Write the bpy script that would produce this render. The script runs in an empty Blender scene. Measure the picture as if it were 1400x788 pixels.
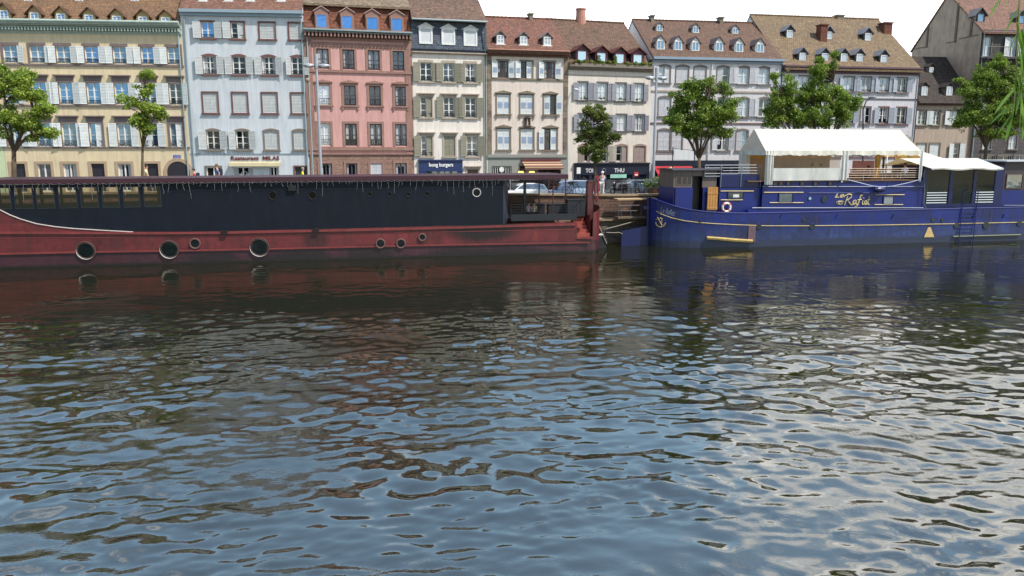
import bpy, math, random
import numpy as np
from mathutils import Vector, Matrix
R = random.Random(7)
scene = bpy.context.scene
COL = scene.collection
rad = math.radians

# ------------------------------------------------------------------ camera model (photo 1400x788)
F_PX = 1050.0
PITCH = math.atan((394 - 208) / F_PX)
HC = 6.8
FH = F_PX / math.cos(PITCH)
EYE = Vector((0, 0, HC))
FWD = Vector((0, math.cos(PITCH), -math.sin(PITCH)))
UPV = Vector((0, math.sin(PITCH), math.cos(PITCH)))

def ray(px, py):
    return (Vector((1, 0, 0)) * ((px - 700) / F_PX) + UPV * (-(py - 394) / F_PX) + FWD)

def on_z(px, py, z=0.0):
    d = ray(px, py)
    return EYE + d * ((z - HC) / d.z)

def at_depth(px, py, Y):
    d = ray(px, py)
    return EYE + d * (Y / d.y)

cam_d = bpy.data.cameras.new('camera')
cam = bpy.data.objects.new('camera', cam_d)
COL.objects.link(cam)
cam_d.sensor_width = 36.0
cam_d.lens = 36.0 * F_PX / 1400.0
cam_d.clip_end = 3000
cam_d.clip_start = 0.1
cam.location = EYE
cam.rotation_euler = (rad(90) - PITCH, 0, 0)
scene.camera = cam

# ------------------------------------------------------------------ colours and materials
def lin(c):
    out = []
    for v in c[:3]:
        v = v / 255.0
        out.append(v / 12.92 if v <= 0.04045 else ((v + 0.055) / 1.055) ** 2.4)
    return (out[0], out[1], out[2], 1.0)

def new_mat(name):
    m = bpy.data.materials.new(name)
    m.use_nodes = True
    nt = m.node_tree
    b = nt.nodes['Principled BSDF']
    return m, nt, b

def N(nt, typ, **kw):
    n = nt.nodes.new(typ)
    for k, v in kw.items():
        if k.startswith('i_'):
            n.inputs[k[2:].replace('_', ' ')].default_value = v
        else:
            setattr(n, k, v)
    return n

def ramp(nt, stops, interp='LINEAR'):
    r = nt.nodes.new('ShaderNodeValToRGB')
    r.color_ramp.interpolation = interp
    el = r.color_ramp.elements
    while len(el) > 1:
        el.remove(el[-1])
    el[0].position = stops[0][0]; el[0].color = stops[0][1]
    for p, c in stops[1:]:
        e = el.new(p); e.color = c
    return r

def mul(c, f):
    return (min(c[0] * f, 1), min(c[1] * f, 1), min(c[2] * f, 1), 1)

def mix_rgb(nt, fac, a, b, blend='MIX'):
    m = nt.nodes.new('ShaderNodeMix')
    m.data_type = 'RGBA'; m.blend_type = blend
    for idx, v in ((0, fac), (6, a), (7, b)):
        if hasattr(v, 'links') or hasattr(v, 'is_output'):
            nt.links.new(v, m.inputs[idx])
        else:
            m.inputs[idx].default_value = v
    return m.outputs[2]

_mats = {}
def paint(name, rgb, rough=0.55, var=0.12, scale=1.2, metal=0.0, dirt=None, dirt_amt=0.35, bump=0.0, spec=0.5):
    """painted / plastered / stone surface with soft mottling and optional grime"""
    if name in _mats: return _mats[name]
    m, nt, b = new_mat(name)
    c = lin(rgb)
    tc = N(nt, 'ShaderNodeTexCoord')
    n1 = N(nt, 'ShaderNodeTexNoise', i_Scale=scale, i_Detail=6.0, i_Roughness=0.65)
    nt.links.new(tc.outputs['Object'], n1.inputs['Vector'])
    r = ramp(nt, [(0.3, mul(c, 1 - var)), (0.7, mul(c, 1 + var))])
    nt.links.new(n1.outputs['Fac'], r.inputs['Fac'])
    out = r.outputs['Color']
    if dirt:
        mp = N(nt, 'ShaderNodeMapping'); mp.inputs['Scale'].default_value = (1.6, 1.6, 0.35)
        nt.links.new(tc.outputs['Object'], mp.inputs['Vector'])
        n2 = N(nt, 'ShaderNodeTexNoise', i_Scale=1.1, i_Detail=8.0, i_Roughness=0.75)
        nt.links.new(mp.outputs['Vector'], n2.inputs['Vector'])
        r2 = ramp(nt, [(0.48, (0, 0, 0, 1)), (0.72, (dirt_amt,) * 3 + (1,))])
        nt.links.new(n2.outputs['Fac'], r2.inputs['Fac'])
        out = mix_rgb(nt, r2.outputs['Color'], out, lin(dirt))
        mp5 = N(nt, 'ShaderNodeMapping'); mp5.inputs['Scale'].default_value = (5.0, 5.0, 0.22)
        nt.links.new(tc.outputs['Object'], mp5.inputs['Vector'])
        n5 = N(nt, 'ShaderNodeTexNoise', i_Scale=1.0, i_Detail=5.0, i_Roughness=0.7)
        nt.links.new(mp5.outputs['Vector'], n5.inputs['Vector'])
        r5 = ramp(nt, [(0.38, (0.90, 0.89, 0.87, 1)), (0.58, (1.03, 1.03, 1.03, 1))])
        nt.links.new(n5.outputs['Fac'], r5.inputs['Fac'])
        out = mix_rgb(nt, 0.8, out, r5.outputs['Color'], 'MULTIPLY')
    nt.links.new(out, b.inputs['Base Color'])
    b.inputs['Roughness'].default_value = rough
    b.inputs['Metallic'].default_value = metal
    b.inputs['Specular IOR Level'].default_value = spec
    if bump:
        n3 = N(nt, 'ShaderNodeTexNoise', i_Scale=scale * 8, i_Detail=4.0)
        nt.links.new(tc.outputs['Object'], n3.inputs['Vector'])
        bp = N(nt, 'ShaderNodeBump', i_Strength=bump, i_Distance=0.03)
        nt.links.new(n3.outputs['Fac'], bp.inputs['Height'])
        nt.links.new(bp.outputs['Normal'], b.inputs['Normal'])
    _mats[name] = m
    return m

def tiles(name, a, b_, patch, tw=0.22, th=0.16, patch_amt=0.5, kind='roof', mortar=0.45):
    """rows of clay tiles (or brick / blocks) with weathered patches, in object x / z (+y)"""
    if name in _mats: return _mats[name]
    m, nt, b = new_mat(name)
    tc = N(nt, 'ShaderNodeTexCoord')
    sp = N(nt, 'ShaderNodeSeparateXYZ'); nt.links.new(tc.outputs['Object'], sp.inputs[0])
    cb = N(nt, 'ShaderNodeCombineXYZ')
    ad = N(nt, 'ShaderNodeMath', operation='ADD')
    nt.links.new(sp.outputs['X'], ad.inputs[0])
    if kind == 'brick':
        nt.links.new(sp.outputs['Y'], ad.inputs[1])
    nt.links.new(ad.outputs[0], cb.inputs[0])
    nt.links.new(sp.outputs['Z'], cb.inputs[1])
    br = N(nt, 'ShaderNodeTexBrick', i_Scale=1.0)
    br.inputs['Brick Width'].default_value = tw
    br.inputs['Row Height'].default_value = th
    br.inputs['Mortar Size'].default_value = 0.018
    br.inputs['Mortar Smooth'].default_value = 0.3
    ca, cb2 = lin(a), lin(b_)
    br.inputs['Color1'].default_value = ca
    br.inputs['Color2'].default_value = cb2
    br.inputs['Mortar'].default_value = mul(ca, mortar)
    nt.links.new(cb.outputs[0], br.inputs['Vector'])
    n1 = N(nt, 'ShaderNodeTexNoise', i_Scale=0.8, i_Detail=7.0, i_Roughness=0.7)
    nt.links.new(tc.outputs['Object'], n1.inputs['Vector'])
    r = ramp(nt, [(0.42, (0, 0, 0, 1)), (0.66, (patch_amt,) * 3 + (1,))])
    nt.links.new(n1.outputs['Fac'], r.inputs['Fac'])
    out = mix_rgb(nt, r.outputs['Color'], br.outputs['Color'], lin(patch))
    n2 = N(nt, 'ShaderNodeTexNoise', i_Scale=5.0, i_Detail=4.0, i_Roughness=0.8)
    nt.links.new(tc.outputs['Object'], n2.inputs['Vector'])
    r2 = ramp(nt, [(0.3, (0.5, 0.5, 0.5, 1)), (0.7, (1.4, 1.38, 1.32, 1))])
    nt.links.new(n2.outputs['Fac'], r2.inputs['Fac'])
    out = mix_rgb(nt, 1.0, out, r2.outputs['Color'], 'MULTIPLY')
    nt.links.new(out, b.inputs['Base Color'])
    b.inputs['Roughness'].default_value = 0.85
    b.inputs['Specular IOR Level'].default_value = 0.25
    bp = N(nt, 'ShaderNodeBump', i_Strength=0.5, i_Distance=0.04)
    nt.links.new(br.outputs['Fac'], bp.inputs['Height']); bp.invert = True
    nt.links.new(bp.outputs['Normal'], b.inputs['Normal'])
    _mats[name] = m
    return m

def glass(name, base, refl=0.25, curtain=None, tint=(230, 240, 255), rough=0.04):
    """window pane seen by day: dark room, curtain or painted-on sky blue as base colour, under a reflection"""
    if name in _mats: return _mats[name]
    m = bpy.data.materials.new(name); m.use_nodes = True
    nt = m.node_tree; nt.nodes.clear()
    out = N(nt, 'ShaderNodeOutputMaterial')
    d = N(nt, 'ShaderNodeBsdfDiffuse')
    tc = N(nt, 'ShaderNodeTexCoord')
    if curtain:
        w = N(nt, 'ShaderNodeTexWave', i_Scale=3.5, i_Distortion=2.5, i_Detail=3.0)
        w.bands_direction = 'X'
        nt.links.new(tc.outputs['Object'], w.inputs['Vector'])
        r = ramp(nt, [(0.0, mul(lin(curtain), 0.55)), (0.6, lin(curtain))])
        nt.links.new(w.outputs['Fac'], r.inputs['Fac'])
    else:
        n = N(nt, 'ShaderNodeTexNoise', i_Scale=1.3, i_Detail=3.0)
        nt.links.new(tc.outputs['Object'], n.inputs['Vector'])
        r = ramp(nt, [(0.35, mul(lin(base), 0.5)), (0.7, mul(lin(base), 1.5))])
        nt.links.new(n.outputs['Fac'], r.inputs['Fac'])
    nt.links.new(r.outputs['Color'], d.inputs['Color'])
    g = N(nt, 'ShaderNodeBsdfGlossy', i_Roughness=rough)
    g.inputs['Color'].default_value = lin(tint)
    n2 = N(nt, 'ShaderNodeTexNoise', i_Scale=0.9, i_Detail=2.0)
    nt.links.new(tc.outputs['Object'], n2.inputs['Vector'])
    bp = N(nt, 'ShaderNodeBump', i_Strength=0.25, i_Distance=0.05)
    nt.links.new(n2.outputs['Fac'], bp.inputs['Height'])
    nt.links.new(bp.outputs['Normal'], g.inputs['Normal'])
    mx = N(nt, 'ShaderNodeMixShader'); mx.inputs[0].default_value = refl
    nt.links.new(d.outputs[0], mx.inputs[1]); nt.links.new(g.outputs[0], mx.inputs[2])
    nt.links.new(mx.outputs[0], out.inputs['Surface'])
    _mats[name] = m
    return m

def clear_glass(name, tint, clear=0.7, rough=0.05):
    if name in _mats: return _mats[name]
    m = bpy.data.materials.new(name); m.use_nodes = True
    nt = m.node_tree; nt.nodes.clear()
    out = N(nt, 'ShaderNodeOutputMaterial')
    t = N(nt, 'ShaderNodeBsdfTransparent'); t.inputs[0].default_value = lin(tint)
    g = N(nt, 'ShaderNodeBsdfGlossy', i_Roughness=rough)
    g.inputs['Color'].default_value = (0.7, 0.8, 0.85, 1)
    mx = N(nt, 'ShaderNodeMixShader'); mx.inputs[0].default_value = 1 - clear
    nt.links.new(t.outputs[0], mx.inputs[1]); nt.links.new(g.outputs[0], mx.inputs[2])
    nt.links.new(mx.outputs[0], out.inputs['Surface'])
    _mats[name] = m
    return m

def louvre(name, rgb, var=0.1):
    """louvred shutter leaf: fine horizontal slats"""
    if name in _mats: return _mats[name]
    m, nt, b = new_mat(name)
    tc = N(nt, 'ShaderNodeTexCoord')
    w = N(nt, 'ShaderNodeTexWave', i_Scale=2.6, i_Distortion=0.0); w.bands_direction = 'Z'
    nt.links.new(tc.outputs['Object'], w.inputs['Vector'])
    r = ramp(nt, [(0.0, mul(lin(rgb), 0.62)), (0.55, lin(rgb)), (1, mul(lin(rgb), 1.05))])
    nt.links.new(w.outputs['Fac'], r.inputs['Fac'])
    n = N(nt, 'ShaderNodeTexNoise', i_Scale=2.0, i_Detail=5.0)
    nt.links.new(tc.outputs['Object'], n.inputs['Vector'])
    r2 = ramp(nt, [(0.3, (1 - var,) * 3 + (1,)), (0.7, (1 + var,) * 3 + (1,))])
    nt.links.new(n.outputs['Fac'], r2.inputs['Fac'])
    out = mix_rgb(nt, 1.0, r.outputs['Color'], r2.outputs['Color'], 'MULTIPLY')
    nt.links.new(out, b.inputs['Base Color'])
    b.inputs['Roughness'].default_value = 0.6
    _mats[name] = m
    return m

def canvas_mat(name, rgb, under, amt=0.35):
    m, nt, b = new_mat(name)
    tc = N(nt, 'ShaderNodeTexCoord'); n = N(nt, 'ShaderNodeTexNoise', i_Scale=0.9, i_Detail=7.0, i_Roughness=0.7); nt.links.new(tc.outputs['Object'], n.inputs['Vector'])
    r = ramp(nt, [(0.35, mul(lin(rgb), 0.82)), (0.6, lin(rgb))]); nt.links.new(n.outputs['Fac'], r.inputs['Fac'])
    nt.links.new(r.outputs['Color'], b.inputs['Base Color']); b.inputs['Roughness'].default_value = 0.75; b.inputs['Specular IOR Level'].default_value = 0.2
    n2 = N(nt, 'ShaderNodeTexNoise', i_Scale=1.6, i_Detail=3.0, i_Distortion=1.5); nt.links.new(tc.outputs['Object'], n2.inputs['Vector'])
    bp = N(nt, 'ShaderNodeBump', i_Strength=0.6, i_Distance=0.12); nt.links.new(n2.outputs['Fac'], bp.inputs['Height']); nt.links.new(bp.outputs['Normal'], b.inputs['Normal'])
    t = N(nt, 'ShaderNodeBsdfTranslucent'); t.inputs['Color'].default_value = lin(under)
    mx = N(nt, 'ShaderNodeMixShader'); mx.inputs[0].default_value = amt
    nt.links.new(b.outputs[0], mx.inputs[1]); nt.links.new(t.outputs[0], mx.inputs[2]); nt.links.new(mx.outputs[0], nt.nodes['Material Output'].inputs['Surface'])
    return m

# ------------------------------------------------------------------ mesh builder
class MB:
    def __init__(s): s.v = []; s.f = []; s.m = []
    def add(s, vs, fs, mi=0):
        o = len(s.v)
        s.v += [tuple(v) for v in vs]
        s.f += [tuple(o + i for i in f) for f in fs]
        s.m += [mi] * len(fs)
        return s
    def box(s, x0, x1, y0, y1, z0, z1, mi=0):
        if x0 > x1: x0, x1 = x1, x0
        if y0 > y1: y0, y1 = y1, y0
        if z0 > z1: z0, z1 = z1, z0
        return s.add([(x0, y0, z0), (x1, y0, z0), (x1, y1, z0), (x0, y1, z0), (x0, y0, z1), (x1, y0, z1), (x1, y1, z1), (x0, y1, z1)],
                     [(0, 3, 2, 1), (4, 5, 6, 7), (0, 1, 5, 4), (1, 2, 6, 5), (2, 3, 7, 6), (3, 0, 4, 7)], mi)
    def quad(s, a, b, c, d, mi=0): return s.add([a, b, c, d], [(0, 1, 2, 3)], mi)
    def poly(s, pts, mi=0): return s.add(pts, [tuple(range(len(pts)))], mi)
    def prism_xz(s, pts, y0, y1, mi=0):
        """polygon in x,z pulled from y0 to y1"""
        n = len(pts)
        vs = [(p[0], y0, p[1]) for p in pts] + [(p[0], y1, p[1]) for p in pts]
        fs = [tuple(range(n)), tuple(range(2 * n - 1, n - 1, -1))] + [(i, i + n, (i + 1) % n + n, (i + 1) % n) for i in range(n)]
        return s.add(vs, fs, mi)
    def prism_yz(s, pts, x0, x1, mi=0):
        n = len(pts)
        vs = [(x0, p[0], p[1]) for p in pts] + [(x1, p[0], p[1]) for p in pts]
        fs = [tuple(range(n)), tuple(range(2 * n - 1, n - 1, -1))] + [(i, i + n, (i + 1) % n + n, (i + 1) % n) for i in range(n)]
        return s.add(vs, fs, mi)
    def prism_xy(s, pts, z0, z1, mi=0):
        n = len(pts)
        vs = [(p[0], p[1], z0) for p in pts] + [(p[0], p[1], z1) for p in pts]
        fs = [tuple(range(n))[::-1], tuple(range(n, 2 * n))] + [(i, (i + 1) % n, (i + 1) % n + n, i + n) for i in range(n)]
        return s.add(vs, fs, mi)
    def tube(s, pts, r, n=6, mi=0, cap=True):
        """round bar along points; r is a number or one radius per point"""
        pts = [Vector(p) for p in pts]
        rs = r if isinstance(r, (list, tuple)) else [r] * len(pts)
        vs = []; prev = None
        for i, p in enumerate(pts):
            if i == 0: t = pts[1] - p
            elif i == len(pts) - 1: t = p - pts[i - 1]
            else: t = pts[i + 1] - pts[i - 1]
            t = t.normalized() if t.length > 1e-9 else Vector((0, 0, 1))
            if prev is None:
                a = t.orthogonal().normalized()
            else:
                a = prev - t * prev.dot(t)
                a = a.normalized() if a.length > 1e-6 else t.orthogonal().normalized()
            prev = a; b = t.cross(a)
            for k in range(n):
                an = 2 * math.pi * k / n
                vs.append(p + (a * math.cos(an) + b * math.sin(an)) * rs[i])
        fs = []
        for i in range(len(pts) - 1):
            for k in range(n):
                fs.append((i * n + k, i * n + (k + 1) % n, (i + 1) * n + (k + 1) % n, (i + 1) * n + k))
        if cap:
            fs.append(tuple(range(n))[::-1]); fs.append(tuple(range((len(pts) - 1) * n, len(pts) * n)))
        return s.add(vs, fs, mi)
    def disc_y(s, cx, cz, r, y0, y1, n=20, mi=0, ry=None):
        pts = [(cx + r * math.cos(2 * math.pi * k / n), cz + (ry or r) * math.sin(2 * math.pi * k / n)) for k in range(n)]
        return s.prism_xz(pts, y0, y1, mi)
    def ring_y(s, cx, cz, R1, r, y, n=20, m=6, mi=0):
        """torus whose axis is the y axis"""
        vs = []; fs = []
        for i in range(n):
            a = 2 * math.pi * i / n
            for j in range(m):
                b = 2 * math.pi * j / m
                q = R1 + r * math.cos(b)
                vs.append((cx + q * math.cos(a), y + r * math.sin(b), cz + q * math.sin(a)))
        for i in range(n):
            for j in range(m):
                fs.append((i * m + j, ((i + 1) % n) * m + j, ((i + 1) % n) * m + (j + 1) % m, i * m + (j + 1) % m))
        return s.add(vs, fs, mi)
    def ball(s, c, rx, ry, rz, n=10, m=7, mi=0):
        vs = []; fs = []
        for i in range(m + 1):
            th = math.pi * i / m
            for k in range(n):
                ph = 2 * math.pi * k / n
                vs.append((c[0] + rx * math.sin(th) * math.cos(ph), c[1] + ry * math.sin(th) * math.sin(ph), c[2] + rz * math.cos(th)))
        for i in range(m):
            for k in range(n):
                fs.append((i * n + k, (i + 1) * n + k, (i + 1) * n + (k + 1) % n, i * n + (k + 1) % n))
        return s.add(vs, fs, mi)
    def build(s, name, mats, parent=None, smooth=False):
        me = bpy.data.meshes.new(name)
        me.from_pydata(s.v, [], s.f)
        if not isinstance(mats, (list, tuple)): mats = [mats]
        for m in mats: me.materials.append(m)
        if len(mats) > 1:
            me.polygons.foreach_set('material_index', s.m)
        if smooth:
            me.polygons.foreach_set('use_smooth', [True] * len(me.polygons))
        me.update()
        o = bpy.data.objects.new(name, me)
        COL.objects.link(o)
        if parent is not None: o.parent = parent
        return o

def tag(o, label=None, cat=None, group=None, kind=None):
    if label: o['label'] = label
    if cat: o['category'] = cat
    if group: o['group'] = group
    if kind: o['kind'] = kind
    return o

def empty(name, label, cat, loc=(0, 0, 0), rz=0.0, group=None):
    o = bpy.data.objects.new(name, None)
    o.empty_display_size = 0.3
    COL.objects.link(o)
    o.location = loc; o.rotation_euler = (0, 0, rz)
    return tag(o, label, cat, group)

def copy_thing(src, loc, rz=None, label=None, scale=None):
    r = src.copy(); COL.objects.link(r); r.location = loc
    if rz is not None: r.rotation_euler = (0, 0, rz)
    if scale: r.scale = scale
    if label: r['label'] = label
    for ch in list(src.children):
        c = ch.copy(); COL.objects.link(c); c.parent = r
        for g in list(ch.children):
            d = g.copy(); COL.objects.link(d); d.parent = c
    return r

class Frame:
    """a vertical working plane: origin, direction along it (psi), inward normal; takes points of the place seen at photo positions"""
    def __init__(s, origin, psi):
        s.o = Vector(origin); s.psi = psi
        s.d = Vector((math.cos(psi), math.sin(psi), 0)); s.n = Vector((-math.sin(psi), math.cos(psi), 0))
    def uz(s, px, py, off=0.0):
        d = ray(px, py)
        t = ((s.o - EYE).dot(s.n) + off) / d.dot(s.n)
        p = EYE + d * t - s.o
        return p.dot(s.d), p.z
    def u(s, px, py, off=0.0): return s.uz(px, py, off)[0]
    def z(s, px, py, off=0.0): return s.uz(px, py, off)[1]
    def w(s, u, y, z): return s.o + s.d * u + s.n * y + Vector((0, 0, z))

def text_obj(txt, name, mat, parent, x0, x1, z0, z1, y, extrude=0.03, shear=0.0, bold=0.0):
    """lettering fitted between x0..x1 and z0..z1, standing in the x/z plane of its parent"""
    cu = bpy.data.curves.new(name, 'FONT')
    cu.body = txt; cu.size = 1.0; cu.extrude = 0.02; cu.shear = shear; cu.offset = bold
    cu.resolution_u = 3
    t = bpy.data.objects.new('t', cu); COL.objects.link(t)
    dg = bpy.context.evaluated_depsgraph_get()
    me = bpy.data.meshes.new_from_object(t.evaluated_get(dg))
    bpy.data.objects.remove(t)
    co = np.empty(len(me.vertices) * 3); me.vertices.foreach_get('co', co); co = co.reshape(-1, 3)
    mn, mx = co.min(0), co.max(0)
    X = x0 + (co[:, 0] - mn[0]) / (mx[0] - mn[0]) * (x1 - x0)
    Z = z0 + (co[:, 1] - mn[1]) / (mx[1] - mn[1]) * (z1 - z0)
    Y = y - (co[:, 2] - mn[2]) / max(mx[2] - mn[2], 1e-6) * extrude
    me.vertices.foreach_set('co', np.stack([X, Y, Z], 1).ravel())
    me.materials.clear(); me.materials.append(mat); me.update()
    me.name = name
    o = bpy.data.objects.new(name, me); COL.objects.link(o); o.parent = parent
    return o
# ------------------------------------------------------------------ sky and sun
SUN_EL, SUN_AZ = rad(54), rad(-30)        # azimuth from +X towards -Y (in front of the houses, from the right)
sd = Vector((math.cos(SUN_EL) * math.cos(SUN_AZ), math.cos(SUN_EL) * math.sin(SUN_AZ), math.sin(SUN_EL)))
sl = bpy.data.lights.new('sun', 'SUN'); sl.energy = 5.0; sl.angle = rad(0.55); sl.color = (1.0, 0.95, 0.87)
so = bpy.data.objects.new('sun', sl); COL.objects.link(so)
so.rotation_euler = (-sd).to_track_quat('-Z', 'Y').to_euler()
so.location = (40, -20, 80)

w = bpy.data.worlds.new('World'); scene.world = w; w.use_nodes = True
nt = w.node_tree
bg = nt.nodes['Background']
sky = N(nt, 'ShaderNodeTexSky', sky_type='NISHITA')
sky.sun_disc = False
sky.sun_elevation = SUN_EL
sky.sun_rotation = math.atan2(sd.x, sd.y)
sky.air_density = 1.0; sky.dust_density = 0.6; sky.ozone_density = 2.5
tc = N(nt, 'ShaderNodeTexCoord')
sp = N(nt, 'ShaderNodeSeparateXYZ'); nt.links.new(tc.outputs['Generated'], sp.inputs[0])
mp = N(nt, 'ShaderNodeMapping'); mp.inputs['Scale'].default_value = (1, 1, 2.6)
nt.links.new(tc.outputs['Generated'], mp.inputs['Vector'])
n1 = N(nt, 'ShaderNodeTexNoise', i_Scale=3.0, i_Detail=9.0, i_Roughness=0.55)
nt.links.new(mp.outputs['Vector'], n1.inputs['Vector'])
# bias: more cloud to the right and low over the roofs
def M(op, a, b=None, c=None):
    n = N(nt, 'ShaderNodeMath', operation=op)
    for i, v in enumerate((a, b, c)):
        if v is None: continue
        if isinstance(v, (int, float)): n.inputs[i].default_value = v
        else: nt.links.new(v, n.inputs[i])
    return n.outputs[0]
fwd_only = N(nt, 'ShaderNodeMapRange', interpolation_type='SMOOTHSTEP'); fwd_only.inputs[1].default_value = -0.1; fwd_only.inputs[2].default_value = 0.5
nt.links.new(sp.outputs['Y'], fwd_only.inputs[0])
right = N(nt, 'ShaderNodeMapRange', interpolation_type='SMOOTHSTEP'); right.inputs[1].default_value = -0.1; right.inputs[2].default_value = 0.55
nt.links.new(sp.outputs['X'], right.inputs[0])
low = N(nt, 'ShaderNodeMapRange', interpolation_type='SMOOTHSTEP'); low.inputs[1].default_value = 0.34; low.inputs[2].default_value = 0.20
nt.links.new(sp.outputs['Z'], low.inputs[0])
ctr = N(nt, 'ShaderNodeMapRange', interpolation_type='SMOOTHSTEP'); ctr.inputs[1].default_value = -0.12; ctr.inputs[2].default_value = 0.05
nt.links.new(sp.outputs['X'], ctr.inputs[0])
lowc = M('MULTIPLY', low.outputs[0], ctr.outputs[0])
notover = N(nt, 'ShaderNodeMapRange', interpolation_type='SMOOTHSTEP'); notover.inputs[1].default_value = 0.25; notover.inputs[2].default_value = 0.50; notover.inputs[3].default_value = 1.0; notover.inputs[4].default_value = 0.45
nt.links.new(sp.outputs['Z'], notover.inputs[0])
bias = M('ADD', M('MULTIPLY', M('MULTIPLY', right.outputs[0], notover.outputs[0]), 0.21), M('MULTIPLY', lowc, 0.30))
bias = M('MULTIPLY', bias, fwd_only.outputs[0])
cl = M('ADD', n1.outputs['Fac'], bias)
cr = N(nt, 'ShaderNodeMapRange', interpolation_type='SMOOTHSTEP'); cr.inputs[1].default_value = 0.52; cr.inputs[2].default_value = 0.76
nt.links.new(cl, cr.inputs[0])
cfac = cr.outputs[0]
n2 = N(nt, 'ShaderNodeTexNoise', i_Scale=6.0, i_Detail=6.0)
nt.links.new(mp.outputs['Vector'], n2.inputs['Vector'])
ccol = ramp(nt, [(0.3, (9.0, 9.6, 10.6, 1)), (0.65, (20.0, 20.0, 20.0, 1))])
nt.links.new(n2.outputs['Fac'], ccol.inputs['Fac'])
# deepen the clear blue a little
sat = N(nt, 'ShaderNodeHueSaturation', i_Saturation=1.0, i_Value=1.12)
nt.links.new(sky.outputs[0], sat.inputs['Color'])
front = N(nt, 'ShaderNodeMapRange', interpolation_type='SMOOTHSTEP')
front.inputs[1].default_value = -0.05; front.inputs[2].default_value = 0.55; front.inputs[3].default_value = 1.0; front.inputs[4].default_value = 3.5
nt.links.new(sp.outputs['Y'], front.inputs[0])
fcol = N(nt, 'ShaderNodeCombineXYZ')
for i, k_ in enumerate((1.08, 1.06, 0.90)):
    mm = N(nt, 'ShaderNodeMath', operation='MULTIPLY'); mm.inputs[1].default_value = k_
    nt.links.new(front.outputs[0], mm.inputs[0]); nt.links.new(mm.outputs[0], fcol.inputs[i])
blue = mix_rgb(nt, 1.0, sat.outputs[0], fcol.outputs[0], 'MULTIPLY')
mixed = mix_rgb(nt, cfac, blue, ccol.outputs['Color'])
nt.links.new(mixed, bg.inputs['Color'])
bg.inputs['Strength'].default_value = 0.15

scene.view_settings.view_transform = 'Standard'
scene.view_settings.look = 'None'
scene.view_settings.exposure = 0
scene.view_settings.gamma = 1
try:
    scene.cycles.max_bounces = 7
    scene.cycles.transparent_max_bounces = 12
    scene.cycles.caustics_reflective = False
    scene.cycles.caustics_refractive = False
    scene.cycles.sample_clamp_indirect = 4.0
except Exception: pass
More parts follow.
